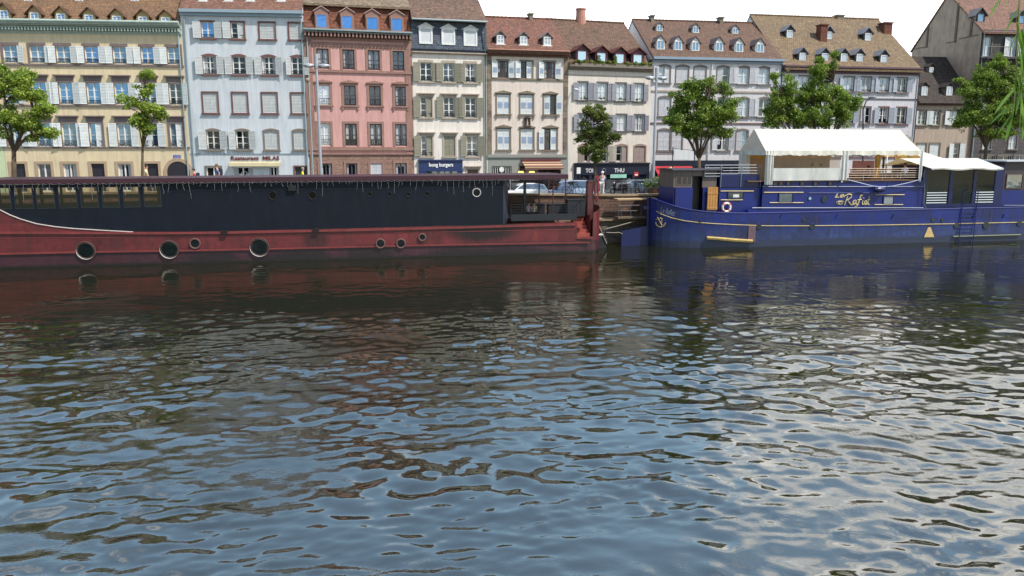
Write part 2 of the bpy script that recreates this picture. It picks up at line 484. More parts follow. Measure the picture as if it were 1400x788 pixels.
# ------------------------------------------------------------------ river
def river():
    rs = np.random.RandomState(11)
    ys = [-12.0, 0.0, 5.0, 8.0]
    y = 9.0
    while y < 70:
        ys.append(y); y += 0.045 + max(0, (y - 12)) * 0.0038
    ys += [74, 90]
    xs = []
    x = 0.0; st = 0.085
    while x < 46:
        xs.append(x); x += st; st = 0.085 + max(0, x - 12) * 0.0035
    xs += [50, 60, 80, 120]
    xs = np.array([-v for v in xs[:0:-1]] + xs); ys = np.array(ys)
    X, Y = np.meshgrid(xs, ys)
    Z = np.zeros_like(X)
    def patch(scale, seed, lo, hi):
        r = np.random.RandomState(seed); a = np.zeros_like(X)
        for i in range(7):
            th = r.uniform(0, math.pi); k = 2 * math.pi / (scale * r.uniform(0.7, 1.8))
            a += np.sin(k * (X * math.cos(th) + 1.7 * Y * math.sin(th)) + r.uniform(0, 6.28))
        a = a / 7.0
        return np.clip((a - lo) / (hi - lo), 0, 1)
    # calm in the lee of the boats, rougher towards the camera
    ramp_y = np.clip((40 - Y) / 16, 0, 1); ramp_y = ramp_y * ramp_y * (3 - 2 * ramp_y)
    amp_far = 0.22 + 0.78 * ramp_y
    p1 = patch(9, 3, -0.35, 0.35); p2 = patch(6, 5, -0.3, 0.4)
    # swell and chop as many small sines
    def band(n, l0, l1, slope, seed, spread=0.62, mean=math.pi / 2):
        r = np.random.RandomState(seed); a = np.zeros_like(X)
        for i in range(n):
            L = math.exp(r.uniform(math.log(l0), math.log(l1)))
            th = mean + r.normal(0, spread)
            k = 2 * math.pi / L
            s = slope / math.sqrt(n / 2.0)
            wx = X + 0.25 * np.sin(0.9 * Y + i) ; wy = Y + 0.25 * np.sin(0.8 * X + 2 * i)
            a += (s / k) * np.sin(k * (wx * math.cos(th) + wy * math.sin(th)) + r.uniform(0, 6.28))
        return a
    Z += band(10, 2.5, 7.0, 0.024, 1) * (0.3 + 0.7 * ramp_y)
    Z += band(34, 0.45, 1.5, 0.088, 2) * amp_far * (0.45 + 0.75 * p1)
    Z += band(44, 0.2, 0.55, 0.080, 4) * amp_far * (0.25 + 0.95 * p2) * np.clip((60 - Y) / 30, 0.2, 1)
    # the waves fade out where the far bank and the hulls stand
    n, m = X.shape
    co = np.stack([X, Y, Z], -1).reshape(-1, 3)
    idx = np.arange(n * m).reshape(n, m)
    q = np.stack([idx[:-1, :-1], idx[:-1, 1:], idx[1:, 1:], idx[1:, :-1]], -1).reshape(-1, 4)
    me = bpy.data.meshes.new('river')
    me.vertices.add(len(co)); me.vertices.foreach_set('co', co.ravel())
    me.loops.add(len(q) * 4); me.loops.foreach_set('vertex_index', q.ravel())
    me.polygons.add(len(q)); me.polygons.foreach_set('loop_start', np.arange(0, len(q) * 4, 4))
    me.polygons.foreach_set('use_smooth', np.ones(len(q), dtype=bool))
    me.update(calc_edges=True)
    o = bpy.data.objects.new('river', me); COL.objects.link(o)
    tag(o, kind='structure')
    m, nt, b = new_mat('river_water')
    nt.nodes.remove(b)
    out = nt.nodes['Material Output']
    tc = N(nt, 'ShaderNodeTexCoord')
    # fine ripples
    mp = N(nt, 'ShaderNodeMapping'); mp.inputs['Scale'].default_value = (1.0, 1.5, 1)
    nt.links.new(tc.outputs['Object'], mp.inputs['Vector'])
    r1 = N(nt, 'ShaderNodeTexNoise', i_Scale=7.0, i_Detail=2.0, i_Roughness=0.55, i_Distortion=0.4)
    r2 = N(nt, 'ShaderNodeTexNoise', i_Scale=13.0, i_Detail=2.0, i_Roughness=0.5, i_Distortion=0.6)
    msk = N(nt, 'ShaderNodeTexNoise', i_Scale=0.13, i_Detail=3.0, i_Roughness=0.6, i_Distortion=1.0)
    for r_ in (r1, r2): nt.links.new(mp.outputs['Vector'], r_.inputs['Vector'])
    nt.links.new(mp.outputs['Vector'], msk.inputs['Vector'])
    mr = N(nt, 'ShaderNodeMapRange', interpolation_type='SMOOTHSTEP')
    mr.inputs[1].default_value = 0.42; mr.inputs[2].default_value = 0.62; mr.inputs[3].default_value = 0.0; mr.inputs[4].default_value = 0.3
    nt.links.new(msk.outputs['Fac'], mr.inputs[0])
    b1 = N(nt, 'ShaderNodeBump', i_Distance=0.02); b1.inputs['Strength'].default_value = 0.05
    nt.links.new(r1.outputs['Fac'], b1.inputs['Height'])
    b2 = N(nt, 'ShaderNodeBump', i_Distance=0.012)
    nt.links.new(mr.outputs[0], b2.inputs['Strength'])
    nt.links.new(r2.outputs['Fac'], b2.inputs['Height'])
    nt.links.new(b1.outputs['Normal'], b2.inputs['Normal'])
    g = N(nt, 'ShaderNodeBsdfGlossy', i_Roughness=0.004); g.inputs['Color'].default_value = (0.98, 0.97, 0.93, 1)
    d = N(nt, 'ShaderNodeBsdfDiffuse'); d.inputs['Color'].default_value = (0.012, 0.012, 0.005, 1)
    fr = N(nt, 'ShaderNodeFresnel', i_IOR=1.45)
    fm = N(nt, 'ShaderNodeMath', operation='MULTIPLY_ADD'); fm.inputs[1].default_value = 0.70; fm.inputs[2].default_value = 0.10
    nt.links.new(fr.outputs[0], fm.inputs[0])
    mx = N(nt, 'ShaderNodeMixShader')
    nt.links.new(fm.outputs[0], mx.inputs[0]); nt.links.new(d.outputs[0], mx.inputs[1]); nt.links.new(g.outputs[0], mx.inputs[2])
    for s_ in (g, d, fr): nt.links.new(b2.outputs['Normal'], s_.inputs['Normal'])
    nt.links.new(mx.outputs[0], out.inputs['Surface'])
    me.materials.append(m)
river()
# ------------------------------------------------------------------ houses
ZG = 2.75     # street level
white = paint('white_paint', (232, 232, 230), 0.5, 0.05, 2.0, dirt=(150, 145, 135), dirt_amt=0.25)
dark_iron = paint('dark_iron', (38, 38, 44), 0.5, 0.1)
zinc = paint('zinc_gutter', (150, 168, 172), 0.45, 0.1, 0.8, dirt=(90, 100, 100))
pane_dark = glass('pane_dark', (18, 20, 26), 0.07)
pane_blue = glass('pane_blue', (44, 84, 140), 0.5, tint=(150, 195, 250))  # blue base colour paints in the reflected sky
pane_mid = glass('pane_mid', (38, 44, 56), 0.13)
pane_curtain = glass('pane_curtain', (0, 0, 0), 0.15, curtain=(196, 202, 214))
pane_greyblue = glass('pane_greyblue', (0, 0, 0), 0.28, curtain=(128, 150, 172), tint=(170, 205, 240))
black_door = paint('dark_leaf', (42, 38, 48), 0.5, 0.15)
PR = random.Random(31)
curtain_cloth = paint('curtain_cloth', (176, 178, 184), 0.9, 0.1, 4.0)
def pm_is_dark(st):
    p = st.get('pane', pane_dark); p = p[0] if isinstance(p, (list, tuple)) else p
    return p in (pane_dark, pane_mid)

class House:
    def __init__(s, name, label, xl, xr, Yl, psi, wall_mat, depth, cat='house'):
        xo = Yl * (xl - 700) / FH
        s.fr = Frame((xo, Yl, ZG), psi)
        s.W = s.fr.u(xr, 208)
        s.root = empty(name, label, cat, s.fr.o, psi)
        s.D = depth; s.op = []; s.wall_mat = wall_mat
        e = s.fr.w(s.W, 0, 0); s.Yr = e.y
    def build_wall(s, ztop, back_top=None, name='wall', bands=()):
        """front with real openings and reveals, side and back walls. bands: (z0, z1, material) swaps the material by height"""
        us = sorted(set([0, s.W] + [v for o in s.op for v in o[:2]]))
        zs = sorted(set([-0.3, ztop] + [v for o in s.op for v in o[2:4]] + [v for b in bands for v in b[:2]]))
        us = [u for u in us if -1e-6 <= u <= s.W + 1e-6]
        mb = MB(); mats = [s.wall_mat] + [b[2] for b in bands]
        for j in range(len(zs) - 1):
            zc = (zs[j] + zs[j + 1]) / 2
            mi = 0
            for k, b in enumerate(bands):
                if b[0] <= zc <= b[1]: mi = k + 1
            run = None
            for i in range(len(us) - 1):
                uc = (us[i] + us[i + 1]) / 2
                hole = any(o[0] < uc < o[1] and o[2] < zc < o[3] for o in s.op)
                if not hole and run is None: run = us[i]
                if run is not None and (hole or i == len(us) - 2):
                    e = us[i] if hole else us[i + 1]
                    mb.quad((run, 0, zs[j]), (e, 0, zs[j]), (e, 0, zs[j + 1]), (run, 0, zs[j + 1]), mi)
                    run = None
        r = 0.24
        for (a, b_, c, d) in s.op:
            mb.quad((a, 0, c), (a, r, c), (a, r, d), (a, 0, d)); mb.quad((b_, 0, c), (b_, 0, d), (b_, r, d), (b_, r, c))
            mb.quad((a, 0, d), (a, r, d), (b_, r, d), (b_, 0, d)); mb.quad((a, 0, c), (b_, 0, c), (b_, r, c), (a, r, c))
        D = s.D
        mb.quad((0, 0, -0.3), (0, 0, ztop), (0, D, ztop), (0, D, -0.3))
        mb.quad((s.W, 0, -0.3), (s.W, D, -0.3), (s.W, D, ztop), (s.W, 0, ztop))
        mb.quad((0, D, -0.3), (0, D, ztop), (s.W, D, ztop), (s.W, D, -0.3))
        return mb.build(name, mats, s.root)
    def window(s, a, b, c, d, kind, sh, st):
        """one window: stone surround, sash, pane, its rail; leaves of shutters beside or closed in it"""
        s.op.append((a, b, c, d))
        W_, H_ = b - a, d - c
        sw = st.get('sw', 0.14); sm = st.get('surround', white)
        sash = st.get('sash', white)
        mb = MB()
        lt = st.get('lintel', 'flat'); pr = st.get('proud', 0.05)
        if sw > 0:
            if kind != 'x' and st.get('jambs', True):
                mb.box(a - sw, a, -pr, 0.03, c, d); mb.box(b, b + sw, -pr, 0.03, c, d)
            if lt in ('flat', 'cornice', 'ped'):
                lh = st.get('lh', sw)
                mb.box(a - sw, b + sw, -pr - 0.002, 0.03, d, d + lh)
                if lt == 'cornice':
                    mb.box(a - sw - 0.16, b + sw + 0.16, -pr - 0.18, 0.02, d + lh, d + lh + 0.1)
                if lt == 'ped':
                    m_ = (a + b) / 2
                    mb.prism_xz([(a - sw - 0.06, d + lh), (b + sw + 0.06, d + lh), (b + sw + 0.06, d + lh + 0.08), (m_, d + lh + 0.08 + W_ * 0.16), (a - sw - 0.06, d + lh + 0.08)], -pr - 0.09, 0.02)
            if lt == 'arch':
                pts = [(a - sw, d - 0.05), (a - sw, d + 0.02)]
                for k in range(9):
                    t = k / 8.0
                    pts.append((a - sw + (W_ + 2 * sw) * t, d + 0.05 + 0.15 * math.sin(math.pi * t)))
                pts += [(b + sw, d + 0.02), (b + sw, d - 0.05)]
                inn = [(b - (W_) * k / 8.0, d - 0.06 + 0.06 * math.sin(math.pi * k / 8.0)) for k in range(9)]
                mb.prism_xz(pts + inn, -pr - 0.003, 0.03)
            if st.get('sill', True):
                mb.box(a - sw - 0.06, b + sw + 0.06, -pr - 0.09, 0.2, c - 0.13, c)
                if st.get('brackets'):
                    mb.box(a - sw, a - sw + 0.14, -pr - 0.06, 0.02, c - 0.4, c - 0.13); mb.box(b + sw - 0.14, b + sw, -pr - 0.06, 0.02, c - 0.4, c - 0.13)
        m_ = (a + b) / 2
        y0, y1 = 0.12, 0.17
        if kind in ('g', 'L', 'R', 'c'):
            f = 0.07
            if kind != 'c':
                mb.box(a, b, y0, y1, c, c + f + 0.03, 1); mb.box(a, b, y0, y1, d - f, d, 1)
                mb.box(a, a + f, y0 - 0.002, y1, c + f, d - f, 1); mb.box(b - f, b, y0 - 0.002, y1, c + f, d - f, 1)
                if W_ > 0.75: mb.box(m_ - 0.055, m_ + 0.055, y0 - 0.012, y1, c + f, d - f, 1)
                nt_ = st.get('trans', 2)
                for k in range(nt_):
                    zz = c + f + (d - c - 2 * f) * (k + 1) / (nt_ + 1)
                    mb.box(a + f, b - f, y0 - 0.004, y1, zz - 0.02, zz + 0.02, 1)
        w_ = mb.build('window' if kind not in ('d',) else 'doorway', [sm, sash], s.root)
        if kind == 'd':
            MB().box(a, b, 0.12, 0.17, c, d).build('door', st.get('door', black_door), w_)
            for q in (0.28, 0.72):
                for z_ in (0.3, 0.85):
                    pass
        else:
            pm = st.get('pane', pane_dark)
            if isinstance(pm, (list, tuple)): pm = PR.choice(pm)
            MB().quad((a, 0.16, c), (b, 0.16, c), (b, 0.16, d), (a, 0.16, d)).build('pane', pm, w_)
        if kind == 'g' and pm_is_dark(st) and PR.random() < 0.55 and W_ > 0.6:
            cb_ = MB(); wq = W_ * PR.uniform(0.12, 0.26); zt__ = d - 0.06; zb__ = c + (d - c) * PR.choice([0.04, 0.04, 0.3])
            for x0_, x1_ in ((a + 0.07, a + 0.07 + wq), (b - 0.07 - wq, b - 0.07)):
                for q_ in range(4):
                    u0_ = x0_ + (x1_ - x0_) * q_ / 4; u1_ = x0_ + (x1_ - x0_) * (q_ + 1) / 4
                    cb_.quad((u0_, 0.157 - 0.012 * (q_ % 2), zb__), (u1_, 0.145 + 0.012 * (q_ % 2), zb__), (u1_, 0.145 + 0.012 * (q_ % 2), zt__), (u0_, 0.157 - 0.012 * (q_ % 2), zt__))
            cb_.build('curtains', curtain_cloth, w_)
        if st.get('rail') and kind != 'c' and kind != 'd':
            rb = MB(); hh = st.get('railh', 0.42)
            rb.tube([(a, 0.02, c + hh), (b, 0.02, c + hh)], 0.028, 4); rb.tube([(a, 0.02, c + 0.1), (b, 0.02, c + 0.1)], 0.02, 4)
            n = 7
            for k in range(1, n):
                x = a + W_ * k / n
                rb.tube([(x, 0.02, c + 0.08), (x, 0.02, c + hh)], 0.014, 4)
            if st.get('scroll'):
                for k in range(3): rb.ring_y(a + W_ * (k + 0.5) / 3, c + hh * 0.55, hh * 0.28, 0.016, 0.02, 8, 3)
            rb.build('window_railing', dark_iron, w_)
        shm = st.get('shut', white); cm = st.get('closed', shm)
        def leaf(x0, x1, mat, yy, ang, hinge_left):
            L = MB(); wd = x1 - x0; H = d - c - 0.04; z0 = c + 0.02
            def bx(u0, u1, z0_, z1_, ya, yb, mi):
                if hinge_left: L.box(u0, u1, ya, yb, z0_, z1_, mi)
                else: L.box(-wd + u0, -wd + u1, ya, yb, z0_, z1_, mi)
            e = 0.055
            bx(0, wd, 0, H, 0.008, 0.03, 1)
            bx(0, e, 0, H, 0, 0.04, 0); bx(wd - e, wd, 0, H, 0, 0.04, 0)
            bx(e, wd - e, 0, 0.09, 0, 0.04, 0); bx(e, wd - e, H - 0.07, H, 0, 0.04, 0)
            bx(e, wd - e, H * 0.52, H * 0.52 + 0.07, 0, 0.04, 0)
            if st.get('mid_louvre'):
                bx(e, wd - e, H * 0.30, H * 0.62, -0.004, 0.035, 2)
            o = L.build('shutter', [mat, st.get('leaf_fill', _fills.get(mat.name, mat)), st.get('mid_louvre') or mat], s.root)
            o.location = (x0 if hinge_left else x1, yy, z0); o.rotation_euler = (0, 0, ang)
        lw = st.get('lw', W_ / 2)
        gap = sw * 0.25
        # open leaves lie back on the wall, hinged at the jamb, standing off it a little
        if 'R' in sh:
            leaf(b + gap, b + gap + lw, shm, -pr - 0.06, -rad(PR.uniform(3, 16)), True)
        if 'L' in sh:
            leaf(a - gap - lw, a - gap, shm, -pr - 0.06, rad(PR.uniform(3, 16)), False)
        if kind == 'c':
            leaf(a + 0.01, m_ - 0.01, cm, 0.03, 0, True); leaf(m_ + 0.01, b - 0.01, cm, 0.03, 0, False)
        if kind == 'L': leaf(a + 0.01, m_ - 0.01, cm, 0.03, -rad(6), True)
        if kind == 'R': leaf(m_ + 0.01, b - 0.01, cm, 0.03, rad(6), False)
        return w_
    def row(s, xref, y0, y1, wins, st):
        zt, zb = s.fr.z(xref, y0), s.fr.z(xref, y1); yc = (y0 + y1) / 2
        for w_ in wins:
            a, b = s.fr.u(w_[0], yc), s.fr.u(w_[1], yc)
            st2 = dict(st); 
            if len(w_) > 4: st2.update(w_[4])
            s.window(a, b, zb, zt, w_[2], w_[3], st2)
    def course(s, xref, y, h, proud, mat, name='string_course'):
        z = s.fr.z(xref, y)
        return MB().box(0.003, s.W - 0.003, -proud, 0.0, z - h / 2, z + h / 2).build(name, mat, s.root)
    def roof(s, zt, depth_ridge, z_ridge, mat, over=0.35, thick=0.18, back=None, name='roof', y_start=0.0, gable_mat=None, ridge_caps=True):
        """gable roof: front slope from the eave at zt up to the ridge, back slope down again; end walls closed"""
        D = s.D if back is None else back
        sl_ = (z_ridge - zt) / (depth_ridge - y_start)
        ze = zt - over * sl_ * 0.55
        ye = y_start - over
        e = 0.0015
        mb = MB()
        mb.prism_yz([(ye, ze), (depth_ridge, z_ridge), (D + 0.3, zt - 0.2), (D + 0.3, zt - 0.2 - thick), (depth_ridge, z_ridge - thick * 1.3), (ye, ze - thick)], e, s.W - e)
        o = mb.build(name, mat, s.root)
        g = MB()
        g.prism_yz([(y_start + 0.02, zt - 0.25), (y_start + 0.02, zt - 0.02 - thick * 0.6), (depth_ridge, z_ridge - thick * 1.32), (D - 0.02, zt - 0.3)], 0.02, s.W - 0.02)
        g.build('gable_wall', gable_mat or s.wall_mat, s.root)
        if ridge_caps:
            rc = MB(); n = max(4, int(s.W / 0.38))
            for k in range(n):
                x0 = s.W * k / n; x1 = s.W * (k + 1) / n
                rc.tube([(x0, depth_ridge, z_ridge - 0.02), (x1 - 0.03, depth_ridge, z_ridge + 0.015)], 0.13, 6)
            rc.build('ridge_tiles', mat, o)
        s.slope = (zt, y_start, sl_)
        return o
    def dormer(s, px, ytop, ybot, wpx, win, st):
        """gable-fronted roof window. win: (x0,x1,y0,y1) glass in photo; st: body, roof, frame, pane materials"""
        zt, ys, sl_ = s.slope
        off = 1.0
        for _ in range(6):
            zb = s.fr.z(px, ybot, off)
            off = ys + max(0.05, (zb - zt) / sl_) + 0.02
        x = s.fr.u(px, (ytop + ybot) / 2, off); zb = s.fr.z(px, ybot, off); zp = s.fr.z(px, ytop, off)
        hw = wpx / 2 * off_scale(s, px, off)
        zw = zb + (zp - zb) * st.get('eave', 0.66)
        def depth_at(z): return ys + (z - zt) / sl_ - off
        body = MB()
        L1, L2 = depth_at(zw) + 0.15, depth_at(zp) + 0.15
        # cheeks and gabled front
        x0, x1 = -hw, hw
        body.poly([(x0, 0, 0), (x1, 0, 0), (x1, 0, zw - zb), (0, 0, zp - zb), (x0, 0, zw - zb)])
        body.poly([(x0, 0, 0), (x0, 0, zw - zb), (x0, L1, zw - zb)], 1)
        body.poly([(x1, 0, 0), (x1, L1, zw - zb), (x1, 0, zw - zb)], 1)
        d_ = body.build('dormer', [st['body'], st.get('cheek', st['body'])], s.root)
        d_.location = (x, off, zb)
        ov = st.get('over', 0.18); th = 0.07
        rf = MB()
        rise = (zp - zw) / hw
        for sg in (-1, 1):
            ex = sg * (hw + ov); ez = zw - zb - ov * rise
            pz = zp - zb
            rf.add([(0, -ov, pz), (ex, -ov, ez), (ex, -ov, ez + th), (0, -ov, pz + th),
                    (0, L2, pz), (ex, L1, ez), (ex, L1, ez + th), (0, L2, pz + th)],
                   [(0, 1, 2, 3), (4, 7, 6, 5), (0, 4, 5, 1), (3, 2, 6, 7), (1, 5, 6, 2), (0, 3, 7, 4)])
        rf.build('dormer_roof', st['roof'], d_)
        if win:
            a = s.fr.u(win[0], (win[2] + win[3]) / 2, off) - x; b = s.fr.u(win[1], (win[2] + win[3]) / 2, off) - x
            c = s.fr.z(px, win[3], off) - zb; d = s.fr.z(px, win[2], off) - zb
            a = max(a, -hw + 0.05); b = min(b, hw - 0.05)
            MB().quad((a, -0.03, c), (b, -0.03, c), (b, -0.03, d), (a, -0.03, d)).build('pane', st.get('pane', pane_mid), d_)
            f = st.get('fw', 0.09); wf = MB()
            wf.box(a - f, a, -0.07, 0, c - f, d + f); wf.box(b, b + f, -0.07, 0, c - f, d + f)
            wf.box(a, b, -0.07, 0, d, d + f); wf.box(a, b, -0.07, 0, c - f, c)
            if st.get('mull', True):
                wf.box((a + b) / 2 - 0.03, (a + b) / 2 + 0.03, -0.06, -0.02, c, d)
                for k in range(st.get('tr', 1)):
                    z_ = c + (d - c) * (k + 1) / (st.get('tr', 1) + 1)
                    wf.box(a, b, -0.055, -0.02, z_ - 0.02, z_ + 0.02)
            if st.get('apron'):
                wf.box(a - f - 0.12, b + f + 0.12, -0.12, 0.0, c - f - 0.22, c - f)
            wf.build('window_frame', st.get('frame', white), d_)
        return d_
    def gutter(s, z, y, mat, r=0.09, name='gutter'):
        mb = MB(); mb.tube([(0.02, y, z), (s.W - 0.02, y, z)], r, 8)
        return mb.build(name, mat, s.root)
    def downpipe(s, u, z0, z1, mat, y=-0.12):
        return MB().tube([(u, y, z0), (u, y, z1)], 0.06, 6).build('downpipe', mat, s.root)
    def cornice(s, xref, y0, y1, proud, mat, name='cornice', steps=3):
        zt, zb = s.fr.z(xref, y0), s.fr.z(xref, y1)
        mb = MB()
        for k in range(steps):
            a = zb + (zt - zb) * k / steps; b = zb + (zt - zb) * (k + 1) / steps
            mb.box(0.004, s.W - 0.004, -proud * (k + 1) / steps, 0.0, a, b)
        return mb.build(name, mat, s.root)
    def dentils(s, xref, y0, y1, proud, mat, n, name='cornice'):
        zt, zb = s.fr.z(xref, y0), s.fr.z(xref, y1)
        mb = MB(); st = s.W / n
        for k in range(n):
            mb.box(k * st + st * 0.25, k * st + st * 0.7, -proud, 0, zb, zt)
        return mb.build('dentil_band', mat, s.root)
    def chimney(s, px0, px1, y0, y1, off, mat, pots=0, deep=0.8):
        a = s.fr.u(px0, y1, off); b = s.fr.u(px1, y1, off); zt = s.fr.z((px0 + px1) / 2, y0, off); zb = s.fr.z((px0 + px1) / 2, y1, off)
        mb = MB(); mb.box(a, b, off - deep / 2, off + deep / 2, zb - 1.2, zt - 0.12)
        mb.box(a - 0.08, b + 0.08, off - deep / 2 - 0.08, off + deep / 2 + 0.08, zt - 0.12, zt)
        o = mb.build('chimney', mat, s.root)
        if pots:
            for k in range(pots):
                x = a + (b - a) * (k + 0.5) / pots
                MB().tube([(x, off, zt), (x, off, zt + 0.35)], [0.11, 0.09], 8).build('chimney_pot', mat, o)
        return o
def off_scale(s, px, off):
    a = s.fr.u(px - 5, 100, off); b = s.fr.u(px + 5, 100, off)
    return (b - a) / 10.0
_fills = {}
def leafmat(name, rgb):
    m = louvre(name, rgb)
    f = louvre(name + '_fill', tuple(int(v * 0.93) for v in rgb))
    _fills[m.name] = f
    return m
sh_white = leafmat('shutter_white', (236, 240, 240))
sh_grey = leafmat('shutter_pale_grey', (212, 216, 216))
sh_olive = leafmat('shutter_olive', (150, 146, 128))
sh_mauve = leafmat('shutter_mauve', (158, 156, 166))
sh_blue = leafmat('shutter_bluegrey', (186, 192, 204))
sh_lav = leafmat('shutter_lavender', (214, 214, 220))
sh_brown = leafmat('shutter_taupe', (165, 148, 140))
louv_blue = louvre('louvre_blue', (150, 165, 190))

stoneA = paint('stone_mauve', (124, 110, 110), 0.85, 0.12, 2.0, dirt=(80, 70, 70))
stoneB = paint('stone_redbrown', (120, 84, 82), 0.85, 0.12, 2.0, dirt=(70, 55, 55))
stoneC = paint('sandstone_pink', (152, 118, 108), 0.85, 0.14, 2.0, dirt=(100, 75, 68), bump=0.3)
stoneD = paint('sandstone_buff', (176, 162, 148), 0.85, 0.1, 2.0, dirt=(120, 108, 98))
stoneE = paint('stone_olive', (128, 118, 104), 0.85, 0.12, 2.0, dirt=(85, 75, 66))
stoneF = paint('stone_slate_grey', (98, 94, 98), 0.85, 0.12, 2.0)
stoneG = paint('stone_grey', (122, 112, 110), 0.85, 0.12, 2.0)
stoneI = paint('stone_taupe', (128, 118, 108), 0.85, 0.12, 2.0)

def mk(xl, xr, Yl, psi, *a, **k):
    return House(a[0], a[1], xl, xr, Yl, psi, *a[2:], **k)

# depths along the street, chained from the pink house outwards
psiA, psiC, psiE, psiF, psiG, psiH, psiI = rad(5.6), rad(14.8), rad(13.2), rad(18), rad(9.5), rad(11), rad(8)
def Y_left_of(Yr, xr, xl, psi):
    """depth of the left edge of a front whose right edge stands at depth Yr"""
    Xr = Yr * (xr - 700) / FH
    q = (xl - 700) / FH
    # X = Xr - t cos, Y = Yr - t sin, X = q Y
    t = (Xr - q * Yr) / (math.cos(psi) - q * math.sin(psi))
    return Yr - t * math.sin(psi)
YC = 67.0
YB = Y_left_of(YC, 422, 260, psiA)
YA = Y_left_of(YB, 260, 6, psiA)
YZ = Y_left_of(YA, 6, -150, psiA)

# --- pale green house, only a sliver at the left edge
wallZ = paint('render_pale_green', (196, 208, 170), 0.9, 0.08, 0.45)
h = mk(-150, 5.5, YZ, psiA, 'town_house', 'pale green house cut by the left edge of the photo', wallZ, 11)
stz = dict(surround=stoneA, shut=sh_white, pane=pane_mid, trans=2, rail=True)
for (y0, y1) in ((62, 88), (113, 143), (168, 200)):
    h.row(0, y0, y1, [(-115, -97, 'g', 'LR'), (-75, -57, 'g', 'LR'), (-35, -17, 'g', 'LR')], stz)
h.row(0, 224, 252, [(-110, -92, 'g', ''), (-25, -4, 'd', '')], stz)
zt = h.fr.z(0, 33); h.build_wall(zt)
h.course(0, 203, 0.12, 0.05, wallZ)
h.roof(zt, 5.5, zt + 6.5, tiles('tile_far_left', (150, 105, 80), (120, 80, 62), (90, 65, 50)))
h.cornice(0, 31, 40, 0.3, zinc)

# --- A: long cream house
wallA = paint('render_cream', (222, 204, 170), 0.9, 0.08, 0.5, dirt=(178, 160, 130), dirt_amt=0.5, bump=0.15)
A = mk(6, 260, YA, psiA, 'town_house', 'long cream town house with green gutter and mauve window surrounds at the left', wallA, 12)
S = dict(surround=stoneA, sw=0.16, lh=0.24, lintel='flat', shut=sh_white, pane=[pane_blue, pane_blue, pane_blue, pane_greyblue], trans=2, rail=True, scroll=True, railh=0.34, lw=0.52, sill=False)
A.row(125, 63.5, 87.2, [(4.5, 24, 'g', 'R'), (41, 61, 'g', 'R', dict(pane=pane_greyblue)), (77, 96, 'g', 'LR', dict(pane=pane_greyblue)), (116, 134.5, 'g', 'LR'), (154.5, 172.5, 'g', 'LR'), (193, 209.5, 'g', 'LR'), (229, 246.5, 'g', 'L', dict(pane=pane_greyblue))], S)
S2 = dict(S, lintel='cornice', lh=0.5, lw=0.62)
A.row(125, 113, 143, [(7, 25, 'g', 'R'), (44, 63.5, 'g', 'R'), (81, 99.5, 'g', 'LR'), (119, 137.5, 'g', 'LR'), (157, 175.5, 'g', 'LR'), (195, 213, 'g', 'LR'), (231.5, 248.5, 'g', 'LR', dict(pane=pane_mid, lw=0.5))], S2)
A.row(125, 168.5, 201, [(9, 29, 'g', 'LR'), (51, 69.5, 'g', 'LR'), (85, 104.5, 'g', 'LR', dict(pane=pane_greyblue)), (122.5, 140, 'R', 'L'), (161, 179, 'g', 'LR', dict(pane=pane_greyblue)), (198, 215.5, 'L', 'R'), (232.5, 249.5, 'R', '')], dict(S2, trans=1, railh=0.5))
G0 = dict(surround=paint('stone_ground_a', (176, 152, 128), 0.85, 0.08, 2.0), sw=0.22, lh=0.2, pane=pane_mid, trans=1, sill=False)
A.row(125, 224, 262, [(17, 36, 'd', ''), (53, 71, 'g', ''), (88, 106, 'g', ''), (126, 144, 'd', ''), (162.5, 180.5, 'g', ''), (199, 217.5, 'd', '')], G0)
# arched carriage door
cx = A.fr.u(244.5, 240); r_ = 0.92; zc = A.fr.z(244, 236)
A.op.append((cx - r_, cx + r_, 0.0, zc))
pts_o = [(cx + (r_ + 0.28) * math.cos(math.pi * k / 16), zc + (r_ + 0.28) * math.sin(math.pi * k / 16)) for k in range(17)]
pts_i = [(cx - r_ * math.cos(math.pi * k / 16), zc + r_ * math.sin(math.pi * k / 16)) for k in range(17)]
mb = MB(); mb.prism_xz([(cx + r_ + 0.28, 0)] + pts_o + [(cx - r_ - 0.28, 0), (cx - r_, 0)] + pts_i + [(cx + r_, 0)], -0.07, -0.001)
fr_ = mb.build('archway', G0['surround'], A.root)
mb = MB(); mb.prism_xz([(cx - r_, 0)] + [(cx - r_ * math.cos(math.pi * k / 16), zc + r_ * math.sin(math.pi * k / 16)) for k in range(17)] + [(cx + r_, 0)], -0.03, -0.002)
mb.build('carriage_door', black_door, fr_)
ztA = A.fr.z(125, 36)
A.build_wall(ztA)
A.course(125, 89.5, 0.16, 0.10, stoneA); A.course(125, 145, 0.14, 0.10, stoneA); A.course(125, 202, 0.14, 0.10, stoneA)
gA = paint('gutter_green', (172, 188, 178), 0.5, 0.08, 1.0, dirt=(110, 120, 112))
A.cornice(125, 32.5, 38.5, 0.55, gA, steps=3)
A.dentils(125, 38.6, 43, 0.42, gA, 60)
A.cornice(125, 43.2, 47, 0.14, gA, name='frieze', steps=2)
tileA = tiles('tile_orange_brown', (148, 114, 88), (124, 98, 78), (100, 84, 72), patch_amt=0.55)
A.roof(ztA + 0.3, 6.0, ztA + 6.6, tileA, over=0.3)
A.gutter(ztA + 0.30, -0.55, gA, 0.13)
bodyA = paint('dormer_cream', (190, 165, 120), 0.85, 0.08); roofA = tiles('dormer_tile_a', (120, 88, 70), (96, 72, 60), (80, 62, 52))
dA = dict(body=bodyA, roof=roofA, pane=pane_blue, eave=0.62, tr=2, over=0.24)
